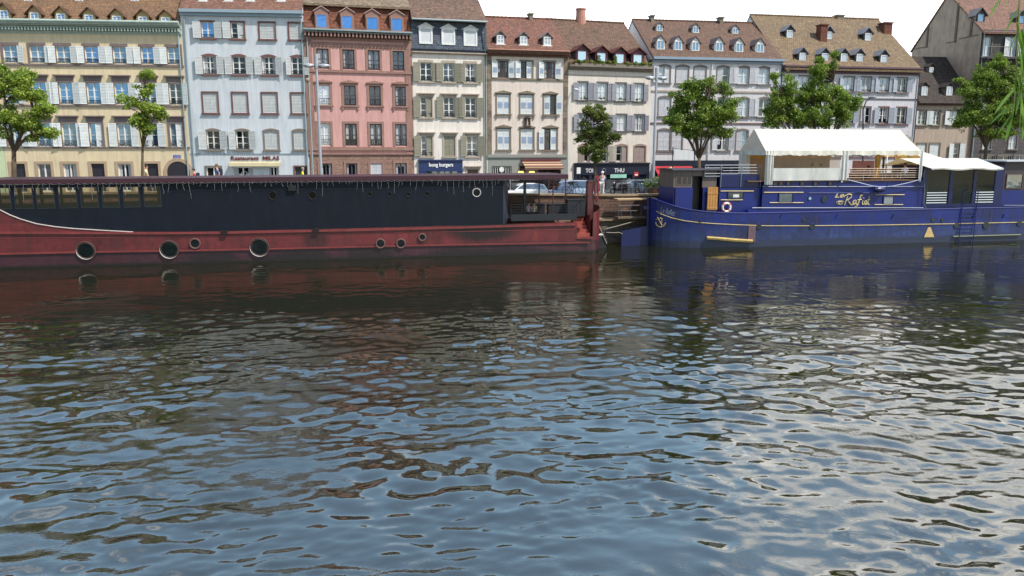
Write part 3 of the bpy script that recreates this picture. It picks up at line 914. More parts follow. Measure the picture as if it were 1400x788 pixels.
for x, y0, y1 in ((5.5, 5, 30), (47, 8, 31), (83.5, 9.5, 32), (121.5, 11, 33), (159.5, 12.5, 34), (195, 13.5, 35), (226, 14.5, 35.5)):
    A.dormer(x, y0, y1, 17, (x - 4, x + 5, y0 + 11, y1 - 2.5), dA)
for x in (38, 108, 184):
    A.dormer(x, -22, 2.5, 15, (x - 4, x + 4, -10, 1), dA)
A.downpipe(A.W - 0.25, 0.3, ztA - 0.6, zinc)
# --- B: pale blue house with the restaurant
wallB = paint('render_pale_blue', (206, 212, 218), 0.9, 0.07, 0.45, dirt=(165, 178, 188), dirt_amt=0.55, bump=0.12)
B = mk(260, 422, YB, psiA, 'town_house', 'pale blue town house with a Turkish restaurant sign on its ground floor', wallB, 12)
SB = dict(surround=stoneB, sw=0.12, lh=0.12, lintel='flat', shut=sh_grey, closed=sh_grey, pane=pane_dark, trans=2, lw=0.62, rail=True, railh=0.3, sill=True)
B.row(340, 31, 53.5, [(275.5, 292.5, 'g', 'LR', dict(pane=pane_blue, trans=1)), (316, 333.5, 'R', 'L'), (355, 375.5, 'c', ''), (395.5, 415, 'c', '')], SB)
B.row(340, 77.5, 102.5, [(278, 296, 'g', 'LR', dict(lintel='arch')), (318, 336, 'g', 'LR', dict(lintel='arch')), (358.5, 376.5, 'g', 'LR', dict(lintel='arch')), (398.5, 415.5, 'g', 'LR', dict(lintel='arch', lw=0.4))], dict(SB, lw=0.58))
B.row(340, 127.5, 155, [(278, 297.5, 'c', ''), (318.5, 338, 'c', ''), (359, 378.5, 'c', ''), (399, 418, 'c', '')], SB)
B.row(340, 179, 205, [(283, 300.5, 'g', 'LR'), (323, 340.5, 'g', 'LR', dict(lw=0.55)), (362, 380.5, 'c', ''), (401.5, 419, 'c', '')], dict(SB, surround=stoneI, lintel='arch'))
B.row(340, 228.5, 262, [(283, 303, 'g', '', dict(surround=stoneE, pane=pane_dark)), (319, 347, 'g', '', dict(sw=0.0, trans=0, pane=pane_dark)), (367, 382, 'g', '', dict(sw=0.0, trans=0, sash=white)), (404, 420, 'd', '', dict(door=paint('door_green', (40, 52, 48))))], dict(surround=stoneB, sw=0.12, sill=False, trans=1))
ztB = B.fr.z(340, 20)
B.build_wall(ztB)
fascB = paint('fascia_bluegrey', (146, 166, 180), 0.6, 0.06, 1.0)
B.cornice(340, 14.5, 23, 0.4, fascB, steps=2)
B.course(340, 210.5, 0.08, 0.05, paint('line_greyblue', (150, 162, 172)))
tileB = tiles('tile_brick_red', (146, 108, 94), (120, 88, 78), (104, 84, 76), patch_amt=0.4)
B.roof(ztB + 0.45, 6.0, ztB + 6.8, tileB, over=0.35)
dB = dict(body=white, roof=roofA, pane=pane_blue, eave=0.66, tr=1, over=0.15, apron=True)
for x in (277, 312, 342, 384):
    B.dormer(x, -22, 3.5, 12, (x - 4, x + 4, -12, 0.5), dB)
signB = paint('sign_darkred', (110, 48, 48), 0.5)
zs0, zs1 = B.fr.z(350, 219.2), B.fr.z(350, 213.5)
text_obj('Restaurant  MILAS', 'sign_lettering', signB, B.root, B.fr.u(316, 217), B.fr.u(382, 217), zs0, zs1, -0.03, 0.04, bold=0.02)
mb = MB(); a, b = B.fr.u(315, 224), B.fr.u(384, 224); z1, z0 = B.fr.z(350, 221), B.fr.z(350, 227.5)
mb.prism_yz([(0, z1), (-0.45, z1 - 0.12), (-0.5, z0), (-0.46, z0), (-0.4, z1 - 0.25), (0, z1 - 0.12)], a, b)
mb.build('awning', paint('awning_beige', (196, 184, 150), 0.8, 0.1), B.root)
text_obj('MILAS', 'window_lettering', white, B.root, B.fr.u(327, 240), B.fr.u(341, 240), B.fr.z(334, 241.5), B.fr.z(334, 237.5), 0.1, 0.02, bold=0.02)
mb = MB(); mb.ring_y((B.fr.u(327, 240) + B.fr.u(341, 240)) / 2, B.fr.z(334, 239.5), 0.30, 0.02, 0.1, 20, 4)
o = mb.build('window_emblem', white, B.root); o.scale = (1, 1, 1)
B.downpipe(0.3, 0.2, ztB - 0.3, zinc); B.downpipe(B.W - 0.12, 0.2, ztB - 0.3, zinc)

# --- C: pink house
wallC = paint('render_pink', (204, 158, 152), 0.9, 0.08, 0.5, dirt=(180, 130, 128), dirt_amt=0.5, bump=0.12)
C = mk(422, 566, YC, psiC, 'town_house', 'salmon pink town house with brown sandstone trim and brick coloured attic', wallC, 12)
SC = dict(surround=stoneC, sw=0.20, lh=0.2, lintel='flat', pane=[pane_dark, pane_dark, pane_mid], trans=1, rail=True, railh=0.55, sash=paint('sash_brown', (70, 60, 62)))
curtC = dict(pane=pane_curtain, sash=white)
C.row(495, 68.5, 95.5, [(433, 449.5, 'g', ''), (468.5, 484.5, 'g', ''), (503, 519, 'g', ''), (537, 552.5, 'g', '')], dict(SC, sill=False, railh=0.45, lh=0.3))
C.row(495, 117.5, 144.5, [(434, 451, 'g', '', curtC), (470.5, 486.5, 'g', ''), (505, 520.5, 'g', ''), (540, 555, 'g', '')], dict(SC, lintel='ped', brackets=True))
C.row(495, 169.5, 199.5, [(435, 452, 'g', '', curtC), (472, 488, 'g', ''), (506, 522, 'g', ''), (540.5, 556.5, 'g', '')], dict(SC, sill=False))
C.row(495, 223.5, 262, [(438, 454.5, 'g', ''), (474, 489, 'g', ''), (507, 523, 'c', '', dict(closed=sh_lav)), (541, 556.5, 'g', '')], dict(SC, sill=False, rail=False))
ztC = C.fr.z(495, 50)
baseC = tiles('sandstone_blocks', (158, 128, 116), (144, 114, 104), (116, 92, 84), tw=1.1, th=0.42, mortar=0.7, patch_amt=0.25)
C.build_wall(ztC, bands=[(-0.3, C.fr.z(495, 212), baseC)])
for (u0, u1) in ((0.003, 0.62), (C.W - 0.62, C.W - 0.003)):
    MB().box(u0, u1, -0.06, 0, C.fr.z(495, 212), ztC).build('pilaster', stoneC, C.root)
C.course(495, 98.5, 0.22, 0.12, stoneC); C.course(495, 203.5, 0.3, 0.14, stoneC); C.course(495, 210.5, 0.14, 0.12, stoneC)
C.course(495, 62.5, 0.35, 0.07, stoneC); C.course(495, 54.5, 0.25, 0.07, stoneC)
C.cornice(495, 42.8, 46.6, 0.65, zinc, steps=2)
C.dentils(495, 47, 52.5, 0.5, stoneC, 30)
MB().box(0.004, C.W - 0.004, -0.1, 0, C.fr.z(495, 53), C.fr.z(495, 47)).build('frieze', paint('shadow_brown', (82, 60, 56)), C.root)  # dark brown strip paints the shadow behind the dentils
# mansard storey
z0, z1 = C.fr.z(495, 43, 0.2), C.fr.z(495, 8, 1.2)
tileC = tiles('tile_mansard_red', (132, 86, 70), (106, 70, 58), (88, 64, 56), tw=0.5, th=0.3, patch_amt=0.3)
MB().prism_yz([(-0.1, z0 - 0.1), (0.95, z1), (10.5, z1), (11.6, z0 - 0.1)], 0.05, C.W - 0.05).build('mansard', tileC, C.root)
C.slope = (z0, -0.1, (z1 - z0) / 1.05)
dC = dict(body=stoneC, roof=paint('lead_pale', (178, 150, 142)), frame=stoneC, pane=glass('pane_sky', (50, 100, 170), 0.42, tint=(140, 190, 250)), eave=0.80, mull=False, over=0.1, fw=0.1)  # sky reflection in the dormer panes put into their blue base
for x, y0, y1 in ((439.5, 9, 39.5), (474.5, 11, 41), (509, 13, 42.5), (542.5, 14.5, 44)):
    C.dormer(x, y0, y1, 19, (x - 6.5, x + 6.5, y0 + 11.5, y1 - 2), dC)
roofC = tiles('tile_grey_brown', (150, 132, 112), (122, 108, 92), (96, 88, 80), patch_amt=0.5)
s_wall = C.wall_mat
C.roof(z1 + 0.1, 5.8, z1 + 3.6, roofC, over=0.55, y_start=0.95, gable_mat=stoneC)
C.downpipe(0.28, 0.2, ztC - 0.2, zinc)

# --- D: white house with slate storey
wallD = paint('render_offwhite', (228, 220, 212), 0.9, 0.08, 0.45, dirt=(180, 170, 160), dirt_amt=0.55, bump=0.12)
D_ = mk(566, 666.5, C.Yr, psiC, 'town_house', 'narrow off white town house with blue slate top storey and olive shutters', wallD, 12)
SD = dict(surround=stoneD, sw=0.13, lh=0.22, lintel='flat', shut=sh_olive, closed=sh_olive, pane=[pane_mid, pane_dark], trans=2, rail=True, scroll=True, railh=0.36, lw=0.62)
D_.row(616, 86.5, 112.5, [(574.5, 590.5, 'g', 'LR'), (606, 620.5, 'g', 'LR'), (636, 650.5, 'g', 'LR', dict(lw=0.55))], SD)
D_.row(616, 133, 161, [(575, 590.5, 'R', 'L'), (606.5, 621.5, 'g', 'LR'), (636, 651, 'g', 'LR', dict(lw=0.55))], dict(SD, lintel='cornice'))
D_.row(616, 186, 214, [(576, 591, 'R', 'L'), (607, 622, 'c', ''), (638, 653, 'g', 'LR', dict(lw=0.55))], dict(SD, lintel='cornice'))
D_.row(616, 232, 262, [(639, 654, 'd', '', dict(door=paint('door_brown', (92, 74, 68))))], dict(SD, lintel='cornice', sill=False))
zsl = D_.fr.z(616, 72.5)
D_.build_wall(zsl)
ztD = D_.fr.z(616, 27.5)
slate = tiles('slate_blue', (104, 112, 128), (88, 96, 112), (74, 82, 96), tw=0.3, th=0.2, patch_amt=0.4)
MB().prism_yz([(-0.03, zsl), (0.25, ztD), (11.5, ztD), (11.9, zsl)], 0.004, D_.W - 0.004).build('slate_storey', slate, D_.root)
D_.cornice(616, 72, 75, 0.25, stoneD, steps=2)
D_.course(616, 67.5, 0.12, 0.18, slate)
D_.slope = (zsl, -0.03, (ztD - zsl) / 0.28)
dD = dict(body=white, roof=white, frame=white, cheek=slate, pane=paint('blind_white', (206, 210, 214), 0.6), eave=0.82, mull=False, over=0.12, fw=0.14)
for x, y0, y1 in ((582, 32, 61), (612.8, 34, 62.5), (643, 35.5, 64)):
    D_.dormer(x, y0, y1, 19, (x - 7, x + 7, y0 + 7.5, y1 - 3), dD)
tileD = tiles('tile_dusty_brown', (134, 108, 96), (108, 88, 80), (92, 78, 72), patch_amt=0.5)
zr = ztD + 6.2
mb = MB(); W_ = D_.W
# roof hipped towards the right
mb.add([(0.002, -0.35, ztD - 0.1), (W_ - 0.002, -0.35, ztD - 0.1), (W_ - 0.002, 12.2, ztD - 0.1), (0.002, 12.2, ztD - 0.1), (0.002, 6, zr), (W_ - 0.9, 6, zr)],
       [(0, 1, 5, 4), (1, 2, 5), (2, 3, 4, 5), (3, 0, 4), (0, 3, 2, 1)])
mb.build('roof', tileD, D_.root)
D_.gutter(ztD - 0.1, -0.4, zinc, 0.08)
pipeg = paint('pipe_green', (70, 92, 84)); D_.downpipe(D_.W - 0.18, 0.2, ztD - 0.3, pipeg, y=-0.14)
navy = paint('shopfront_navy', (34, 50, 96), 0.4, 0.08)
a, b = D_.fr.u(572.5, 232), D_.fr.u(632, 232); z1, z0 = D_.fr.z(602, 220), D_.fr.z(602, 234.5)
mb = MB(); mb.box(a, b, -0.18, 0, z0, z1); mb.box(a - 0.06, b + 0.06, -0.3, 0, z1, z1 + 0.1); mb.box(a, a + 0.55, -0.15, 0, 0, z0); mb.box(b - 0.45, b, -0.15, 0, 0, z0)
sf = mb.build('shopfront', navy, D_.root)
MB().quad((a + 0.5, -0.03, 0), (b - 0.4, -0.03, 0), (b - 0.4, -0.03, z0), (a + 0.5, -0.03, z0)).build('shop_window', glass('pane_greenish', (90, 120, 104), 0.25), sf)
mb = MB()
for k in range(1, 5):
    x = a + 0.5 + (b - a - 0.9) * k / 5; mb.box(x - 0.04, x + 0.04, -0.09, -0.03, 0, z0)
mb.build('shop_window_bars', navy, sf)
text_obj('bong burgers', 'sign_lettering', white, D_.root, D_.fr.u(586, 226), D_.fr.u(619, 226), D_.fr.z(602, 229.6), D_.fr.z(602, 222.8), -0.185, 0.04, bold=0.03)

# --- E: cream house with quoins
wallE = paint('render_cream_pink', (222, 208, 198), 0.9, 0.08, 0.45, dirt=(190, 172, 158), dirt_amt=0.55, bump=0.12)
E_ = mk(666.5, 775.5, D_.Yr, psiE, 'town_house', 'cream house with stone quoins, a statue niche and a striped cafe awning', wallE, 12)
pane_redm = pane_dark
SE = dict(surround=stoneE, sw=0.13, lh=0.16, lintel='flat', shut=sh_white, closed=sh_white, mid_louvre=louv_blue, pane=pane_dark, trans=2, lw=0.52, sash=paint('sash_maroon', (92, 60, 58)))
E_.row(720, 84.5, 107.5, [(680.5, 694.5, 'g', 'LR'), (712, 727.5, 'R', 'L'), (744, 758.5, 'g', 'LR')], dict(SE, sill=False))
E_.row(720, 130, 156.5, [(679.5, 696.5, 'c', ''), (711.5, 728.5, 'c', ''), (744, 760, 'L', 'R')], dict(SE, lintel='ped', brackets=True, lh=0.1, lw=0.5))
E_.row(720, 176.5, 205, [(680, 697, 'c', ''), (712, 729, 'c', ''), (744, 761, 'R', 'L')], dict(SE, lintel='ped', lh=0.1, lw=0.5))
greyE = paint('shopfront_grey', (142, 144, 138), 0.7, 0.06)
E_.row(720, 228, 262, [(674, 698.5, 'g', '', dict(pane=pane_dark, trans=0)), (711, 766, 'g', '', dict(pane=glass('cafe_dark', (48, 32, 24), 0.08), trans=0, sash=dark_iron))], dict(surround=dark_iron, sw=0.05, sill=False))
ztE = E_.fr.z(720, 78)
E_.build_wall(ztE, bands=[(-0.3, E_.fr.z(720, 214), greyE)])
quo = tiles('quoins', (150, 136, 120), (110, 100, 90), (94, 84, 76), tw=3, th=0.55, mortar=0.6)
for (u0, u1) in ((0.003, 0.4), (E_.W - 0.42, E_.W - 0.003)):
    MB().box(u0, u1, -0.05, 0, E_.fr.z(720, 213), ztE).build('quoin_strip', quo, E_.root)
E_.course(720, 109, 0.16, 0.08, stoneE); E_.course(720, 213.5, 0.28, 0.12, greyE)
woodE = paint('eave_wood', (104, 74, 64), 0.7, 0.1)
E_.cornice(720, 70.5, 78, 0.55, woodE, steps=3)
tileE = tiles('tile_red_brown', (142, 98, 84), (112, 80, 70), (92, 76, 68), patch_amt=0.45)
def ridge_z(hh, x, y, off): return hh.fr.z(x, y, off)
E_.roof(ztE + 0.55, 5.8, ridge_z(E_, 735, 26, 5.8), tileE, over=0.5)
E_.gutter(ztE + 0.5, -0.62, paint('copper', (170, 120, 96)), 0.05)
dE = dict(body=paint('dormer_grey', (120, 112, 110)), roof=paint('dormer_slate', (112, 104, 104)), pane=pane_curtain, eave=0.7, tr=1, over=0.16, apron=True)
for x, y0, y1 in ((684, 43, 62.5), (715.7, 44.5, 63.5), (748, 45, 64.5)):
    E_.dormer(x, y0, y1, 12, (x - 3.7, x + 3.7, y0 + 7, y1 - 3.5), dE)
E_.chimney(722.5, 727.5, 19, 25, 5.8, stoneE)
# niche with a small statue
nx, nz0, nz1 = E_.fr.u(720.5, 166), E_.fr.z(720.5, 172), E_.fr.z(720.5, 160.5)
mb = MB()
mb.box(nx - 0.3, nx - 0.2, -0.14, 0, nz0, nz1 - 0.1); mb.box(nx + 0.2, nx + 0.3, -0.14, 0, nz0, nz1 - 0.1); mb.box(nx - 0.2, nx + 0.2, -0.06, 0, nz0, nz1)
mb.prism_xz([(nx - 0.32, nz1 - 0.1), (nx + 0.32, nz1 - 0.1), (nx, nz1 + 0.12)], -0.2, 0); mb.box(nx - 0.32, nx + 0.32, -0.22, 0, nz0 - 0.1, nz0)
nich = mb.build('niche', paint('niche_brown', (78, 58, 54)), E_.root)
mb = MB(); mb.tube([(nx, -0.12, nz0), (nx, -0.12, nz0 + 0.3), (nx, -0.12, nz0 + 0.42), (nx, -0.12, nz0 + 0.46)], [0.1, 0.075, 0.06, 0.03], 8); mb.ball((nx, -0.12, nz0 + 0.53), 0.055, 0.055, 0.07, 8, 6)
mb.build('statue', stoneD, nich)
# round sign in the window and striped awning
mb = MB(); mb.disc_y(E_.fr.u(685.7, 232), E_.fr.z(685.7, 232), 0.24, -0.06, -0.02, 20); mb.build('round_sign', white, E_.root)
mb = MB()
for k in range(9):
    x = E_.fr.u(674, 232) + k * 0.2
    if k not in (3, 4, 5): mb.box(x, x + 0.04, 0.02, 0.05, E_.fr.z(690, 238), E_.fr.z(690, 228))
mb.build('window_bars', white, E_.root)
m_, nt_, b_ = new_mat('awning_stripes')
tc_ = N(nt_, 'ShaderNodeTexCoord'); wv = N(nt_, 'ShaderNodeTexWave', i_Scale=1.35); wv.bands_direction = 'Z'
nt_.links.new(tc_.outputs['Object'], wv.inputs['Vector'])
rr = ramp(nt_, [(0.0, lin((104, 56, 60))), (0.35, lin((104, 56, 60))), (0.4, lin((184, 150, 120))), (1, lin((192, 164, 132)))])
nt_.links.new(wv.outputs['Fac'], rr.inputs['Fac']); nt_.links.new(rr.outputs['Color'], b_.inputs['Base Color']); b_.inputs['Roughness'].default_value = 0.8
a, b = E_.fr.u(713, 224), E_.fr.u(765, 224); z1, z0 = E_.fr.z(740, 221), E_.fr.z(740, 228)
mb = MB(); mb.add([(a, 0, z1), (b, 0, z1), (b + 0.0, -1.3, z0), (a + 0.0, -1.3, z0), (a, 0, z1 + 0.05), (b, 0, z1 + 0.05), (b, -1.3, z0 + 0.05), (a, -1.3, z0 + 0.05)],
                  [(0, 1, 2, 3), (4, 7, 6, 5), (3, 2, 6, 7), (0, 3, 7, 4), (1, 5, 6, 2)])
mb.box(a, b, -1.32, -1.30, z0 - 0.22, z0 + 0.05)
mb.build('awning', m_, E_.root)
MB().box(a - 0.05, b + 0.05, -0.25, 0, z1 + 0.05, z1 + 0.2).build('awning_box', paint('awning_maroon', (110, 44, 50)), E_.root)
ml = bpy.data.materials.new('warm_lamp'); ml.use_nodes = True
ml.node_tree.nodes['Principled BSDF'].inputs['Emission Color'].default_value = (1, 0.72, 0.2, 1); ml.node_tree.nodes['Principled BSDF'].inputs['Emission Strength'].default_value = 1.6
ml.node_tree.nodes['Principled BSDF'].inputs['Base Color'].default_value = (0.8, 0.6, 0.2, 1)
for x in (709.5, 713, 724.5, 728):
    MB().ball((E_.fr.u(x, 236), -0.25, E_.fr.z(x, 236)), 0.17, 0.17, 0.14, 10, 6).build('wall_lamp', ml, E_.root)

# --- F: cream house with maroon dormers and planters
wallF = paint('render_cream_f', (218, 208, 198), 0.9, 0.08, 0.45, dirt=(188, 174, 158), dirt_amt=0.55, bump=0.12)
F_ = mk(775.5, 888, E_.Yr, psiF, 'town_house', 'cream house with four maroon dormers above a flower filled planter', wallF, 12)
SF = dict(surround=stoneF, sw=0.11, lh=0.13, lintel='flat', shut=sh_mauve, pane=pane_curtain, trans=1, lw=0.55)
F_.row(832, 114, 138, [(791, 803, 'g', 'LR'), (817, 830, 'g', 'LR', dict(lw=0.5)), (842.5, 855.5, 'g', 'LR', dict(lw=0.5)), (867.5, 879.5, 'g', 'LR', dict(lw=0.45))], SF)
F_.row(832, 157, 179, [(791, 804, 'g', 'LR', dict(lw=0.5)), (817, 830, 'g', 'LR', dict(lw=0.5)), (843, 856, 'g', 'LR', dict(lw=0.5)), (868, 880.5, 'g', 'LR', dict(lw=0.4, pane=pane_dark))], SF)
F_.row(832, 199.5, 221.5, [(792, 805, 'L', '', dict(pane=pane_dark)), (817, 830, 'g', 'R', dict(pane=pane_dark)), (842.5, 857, 'R', 'L', dict(pane=pane_dark)), (867.5, 882, 'c', '')], dict(SF, surround=paint('stone_f2', (150, 128, 116)), shut=leafmat('shutter_sand', (190, 180, 168)), closed=sh_brown, lintel='arch', lw=0.5))
ztF = F_.fr.z(832, 95)
F_.build_wall(ztF)
F_.cornice(832, 91, 97.5, 0.45, stoneI, steps=3)
F_.course(832, 104, 0.06, 0.04, stoneD)
navyF = paint('shopfront_dark_navy', (30, 34, 52), 0.4, 0.1)
a, b = F_.fr.u(784.5, 240), F_.W - 0.05; z1, z0 = F_.fr.z(840, 224.5), F_.fr.z(840, 239)
mb = MB(); mb.box(a, b, -0.2, 0, z0, z1); mb.box(a - 0.05, b, -0.35, 0, z1, z1 + 0.12)
for k in range(6):
    x = a + (b - a - 0.3) * k / 5; mb.box(x, x + 0.3, -0.16, 0, 0, z0)
sf = mb.build('shopfront', navyF, F_.root)
MB().quad((a, -0.03, 0), (b, -0.03, 0), (b, -0.03, z0), (a, -0.03, z0)).build('shop_window', glass('pane_shop', (34, 44, 50), 0.2), sf)
MB().box(F_.fr.u(833, 241), F_.fr.u(855, 241), -0.24, -0.2, F_.fr.z(844, 243.5), F_.fr.z(844, 238.5)).build('mint_blind', paint('mint', (150, 200, 184), 0.7), F_.root)
for t, x0, x1 in (('TOI', 799.5, 809.5), ('THU', 838.5, 852)):
    text_obj(t, 'sign_lettering', white, F_.root, F_.fr.u(x0, 233), F_.fr.u(x1, 233), F_.fr.z(825, 236), F_.fr.z(825, 230.5), -0.205, 0.03, bold=0.01)
mb = MB(); mb.ring_y(F_.fr.u(824.5, 233), F_.fr.z(824.5, 233), 0.16, 0.04, -0.22, 14, 4); mb.build('sign_emblem', paint('grey_sign', (120, 120, 128)), F_.root)
MB().box(F_.fr.u(784.5, 234), F_.fr.u(789.5, 234), -0.75, -0.65, F_.fr.z(787, 237.5), F_.fr.z(787, 229)).build('lightbox_sign', white, F_.root)
tileF = tiles('tile_mossy_brown', (126, 98, 82), (102, 80, 70), (84, 72, 62), patch_amt=0.55)
zrF = F_.fr.z(815, 30, 6.2)
F_.roof(ztF + 0.55, 6.2, zrF, tileF, over=0.1)
maroon = paint('dormer_maroon', (92, 46, 60), 0.5, 0.1)
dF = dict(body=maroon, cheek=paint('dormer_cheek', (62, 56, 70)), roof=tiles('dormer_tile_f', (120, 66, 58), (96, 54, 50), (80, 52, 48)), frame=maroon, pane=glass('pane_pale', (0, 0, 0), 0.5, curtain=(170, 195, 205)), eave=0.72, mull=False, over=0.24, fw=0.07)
for x, y0, y1 in ((796, 61, 87), (822.5, 63.5, 88), (847.5, 65, 89), (872, 66, 89.5)):
    F_.dormer(x, y0, y1, 17, (x - 6, x + 5, y0 + 9.5, y1 - 2), dF)
# planter with flowers along the cornice
pl = MB(); pl.box(0.5, F_.W - 0.15, -0.40, -0.05, F_.fr.z(832, 91), F_.fr.z(832, 88.5))
plo = pl.build('planter', stoneI, F_.root)
# chimney of round pots, aerial
x0, x1 = F_.fr.u(787.5, 20, 6.2), F_.fr.u(800.5, 20, 6.2); zt_, zb_ = F_.fr.z(794, 12, 6.2), F_.fr.z(794, 29, 6.2)
cm_ = paint('chimney_pink', (184, 136, 122), 0.85, 0.15, 1.5)
mb = MB(); xm = (x0 + x1) / 2; rr_ = (x1 - x0) / 2
mb.tube([(xm, 6.2, zb_ - 0.8), (xm, 6.2, zb_ + 0.4)], rr_ * 1.04, 14); mb.tube([(xm, 6.2, zb_ + 0.4), (xm, 6.2, zt_)], rr_ * 0.95, 14); mb.tube([(xm, 6.2, zt_ - 0.12), (xm, 6.2, zt_)], rr_ * 1.06, 14)
mb.build('chimney', cm_, F_.root)
xa = F_.fr.u(818, 20, 6.2); za = F_.fr.z(818, 28, 6.2)
mb = MB(); mb.tube([(xa, 6.2, za - 0.3), (xa, 6.2, za + 2.2)], 0.025, 4); mb.tube([(xa - 0.3, 6.2, za + 1.9), (xa + 0.5, 6.2, za + 2.2)], 0.02, 4)
for k in range(4): mb.tube([(xa - 0.2 + 0.2 * k, 6.0, za + 1.94 + 0.06 * k), (xa - 0.2 + 0.2 * k, 6.4, za + 1.94 + 0.06 * k)], 0.012, 3)
mb.build('aerial', dark_iron, F_.root)

# --- G: white house, two rows of dormers
wallG = paint('render_white_g', (216, 212, 214), 0.9, 0.07, 0.45, dirt=(178, 172, 176), dirt_amt=0.55, bump=0.12)
G_ = mk(888, 1063, F_.Yr, psiG, 'town_house', 'white house with nine small white dormers in two rows and a red awning', wallG, 13)
SG = dict(surround=stoneG, sw=0.09, lintel='arch', shut=sh_lav, closed=sh_lav, pane=[pane_curtain, pane_curtain, pane_mid], trans=1, lw=0.55)
G_.row(975, 92, 114.5, [(900.5, 916, 'R', 'L'), (924.5, 941, 'c', ''), (949, 965, 'c', ''), (980.5, 996.5, 'L', 'R', dict(pane=pane_mid)), (1009.5, 1024, 'g', 'LR'), (1037, 1051.5, 'g', 'LR', dict(lw=0.48))], SG)
G_.row(975, 134.5, 159.5, [(900.5, 916.5, 'c', ''), (925, 941, 'c', ''), (949, 965, 'c', ''), (980.5, 996.5, 'g', 'LR'), (1009.5, 1023.5, 'g', 'LR', dict(pane=pane_curtain)), (1037, 1051, 'g', 'LR', dict(lw=0.48))], SG)
G_.row(975, 178.5, 206, [(899.5, 916, 'c', ''), (918.5, 932.5, 'c', ''), (949, 965, 'c', ''), (980.5, 995.5, 'g', 'LR', dict(pane=pane_mid)), (1006.5, 1022, 'L', '', dict(pane=pane_greyblue)), (1037, 1051, 'g', 'LR', dict(lw=0.48))], SG)
ztG = G_.fr.z(975, 86)
G_.build_wall(ztG)
blueg = paint('gutter_steel_blue', (140, 158, 176), 0.45, 0.08, 1.0)
G_.cornice(975, 79.5, 86.5, 0.4, blueg, steps=2)
G_.course(975, 125.5, 0.14, 0.08, stoneD); G_.course(975, 169, 0.12, 0.08, stoneB)
tileG = tiles('tile_warm_brown', (126, 98, 84), (106, 84, 74), (88, 76, 68), patch_amt=0.4)
zrG = G_.fr.z(950, 29.5, 6.5)
G_.roof(ztG + 0.45, 6.5, zrG, tileG, over=0.35)
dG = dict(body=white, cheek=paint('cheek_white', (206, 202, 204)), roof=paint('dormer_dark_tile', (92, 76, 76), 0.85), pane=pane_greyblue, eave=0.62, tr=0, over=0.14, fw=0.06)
for x, y0, y1 in ((903, 48.5, 69), (927, 49.5, 70), (950.5, 50.5, 71), (983, 51, 71.5), (1010.5, 52, 72.5), (1039, 53, 73)):
    G_.dormer(x, y0, y1, 12, (x - 4, x + 4, y0 + 8, y1 - 2), dG)
for x, y0, y1 in ((901.5, 31, 43.5), (951, 32.5, 46), (1005, 34.5, 47)):
    G_.dormer(x, y0, y1, 9, (x - 3, x + 3, y0 + 5, y1 - 1.5), dG)
G_.chimney(888.5, 893, 21.5, 27, 6.5, stoneE); G_.chimney(982, 987, 24, 31, 6.5, stoneE)
mb = MB(); xa = G_.fr.u(938, 20, 6.5); za = G_.fr.z(938, 28, 6.5); mb.tube([(xa, 6.5, za), (xa, 6.5, za + 2.6)], 0.02, 4); mb.tube([(xa - 0.4, 6.5, za + 2.4), (xa + 0.4, 6.5, za + 2.4)], 0.015, 4); mb.build('aerial', dark_iron, G_.root)
a, b = G_.fr.u(893, 235), G_.W - 0.05; z1, z0 = G_.fr.z(975, 219.5), G_.fr.z(975, 228)
mb = MB(); mb.box(a, b, -0.2, 0, z0, z1)
for k in range(9):
    x = a + (b - a - 0.3) * k / 8; mb.box(x, x + 0.3, -0.16, 0, 0, z0)
sf = mb.build('shopfront', navyF, G_.root)
MB().quad((a, -0.03, 0), (b, -0.03, 0), (b, -0.03, z0), (a, -0.03, z0)).build('shop_window', pane_dark, sf)
a, b = G_.fr.u(899, 235, -1.4), G_.fr.u(952, 235, -1.4); z1, z0 = G_.fr.z(925, 226.5), G_.fr.z(925, 239, -1.4)
red = paint('awning_red', (172, 40, 50), 0.75, 0.1)
mb = MB(); mb.add([(a, 0, z1), (b, 0, z1), (b, -1.5, z0), (a, -1.5, z0), (a, 0, z1 + 0.05), (b, 0, z1 + 0.05), (b, -1.5, z0 + 0.05), (a, -1.5, z0 + 0.05)],
                  [(0, 1, 2, 3), (4, 7, 6, 5), (3, 2, 6, 7), (0, 3, 7, 4), (1, 5, 6, 2)])
mb.box(a, b, -1.53, -1.51, z0 - 0.25, z0 + 0.05)
mb.build('awning', red, G_.root)
G_.downpipe(G_.fr.u(973, 100), G_.fr.z(973, 230), ztG - 0.1, white); G_.downpipe(G_.W - 0.1, 0, ztG, paint('pipe_dark', (60, 66, 80)))

# --- H: white house with tan roof
wallH = paint('render_lilac_white', (210, 207, 213), 0.9, 0.07, 0.45, dirt=(176, 170, 180), dirt_amt=0.5, bump=0.12)
H_ = mk(1063, 1248, G_.Yr, psiH, 'town_house', 'lilac white house under a broad tan tiled roof with black dormers', wallH, 13)
SH = dict(surround=stoneA, sw=0.1, lh=0.12, lintel='flat', shut=sh_blue, closed=sh_lav, pane=[pane_curtain, pane_curtain, pane_curtain, pane_mid], trans=1, lw=0.55, rail=True, railh=0.2)
cols = ((1067.5, 1081), (1092, 1105), (1117.5, 1131), (1153.5, 1167), (1177.5, 1190.5), (1202, 1215), (1226.5, 1239.5))
H_.row(1155, 105.5, 125.5, [(a, b, 'g', 'LR') for a, b in cols], SH)
H_.row(1155, 146.5, 169, [(a - 0.8, b - 1, 'g' if i != 4 else 'L', 'LR' if i != 4 else '', dict(pane=pane_dark if i > 3 else pane_curtain, surround=stoneB if i > 4 else stoneA)) for i, (a, b) in enumerate(cols)], SH)
H_.row(1155, 186, 211, [(a - 1.5, b - 1.5, 'g', 'LR', dict(pane=pane_mid)) for a, b in cols], SH)
ztH = H_.fr.z(1155, 100)
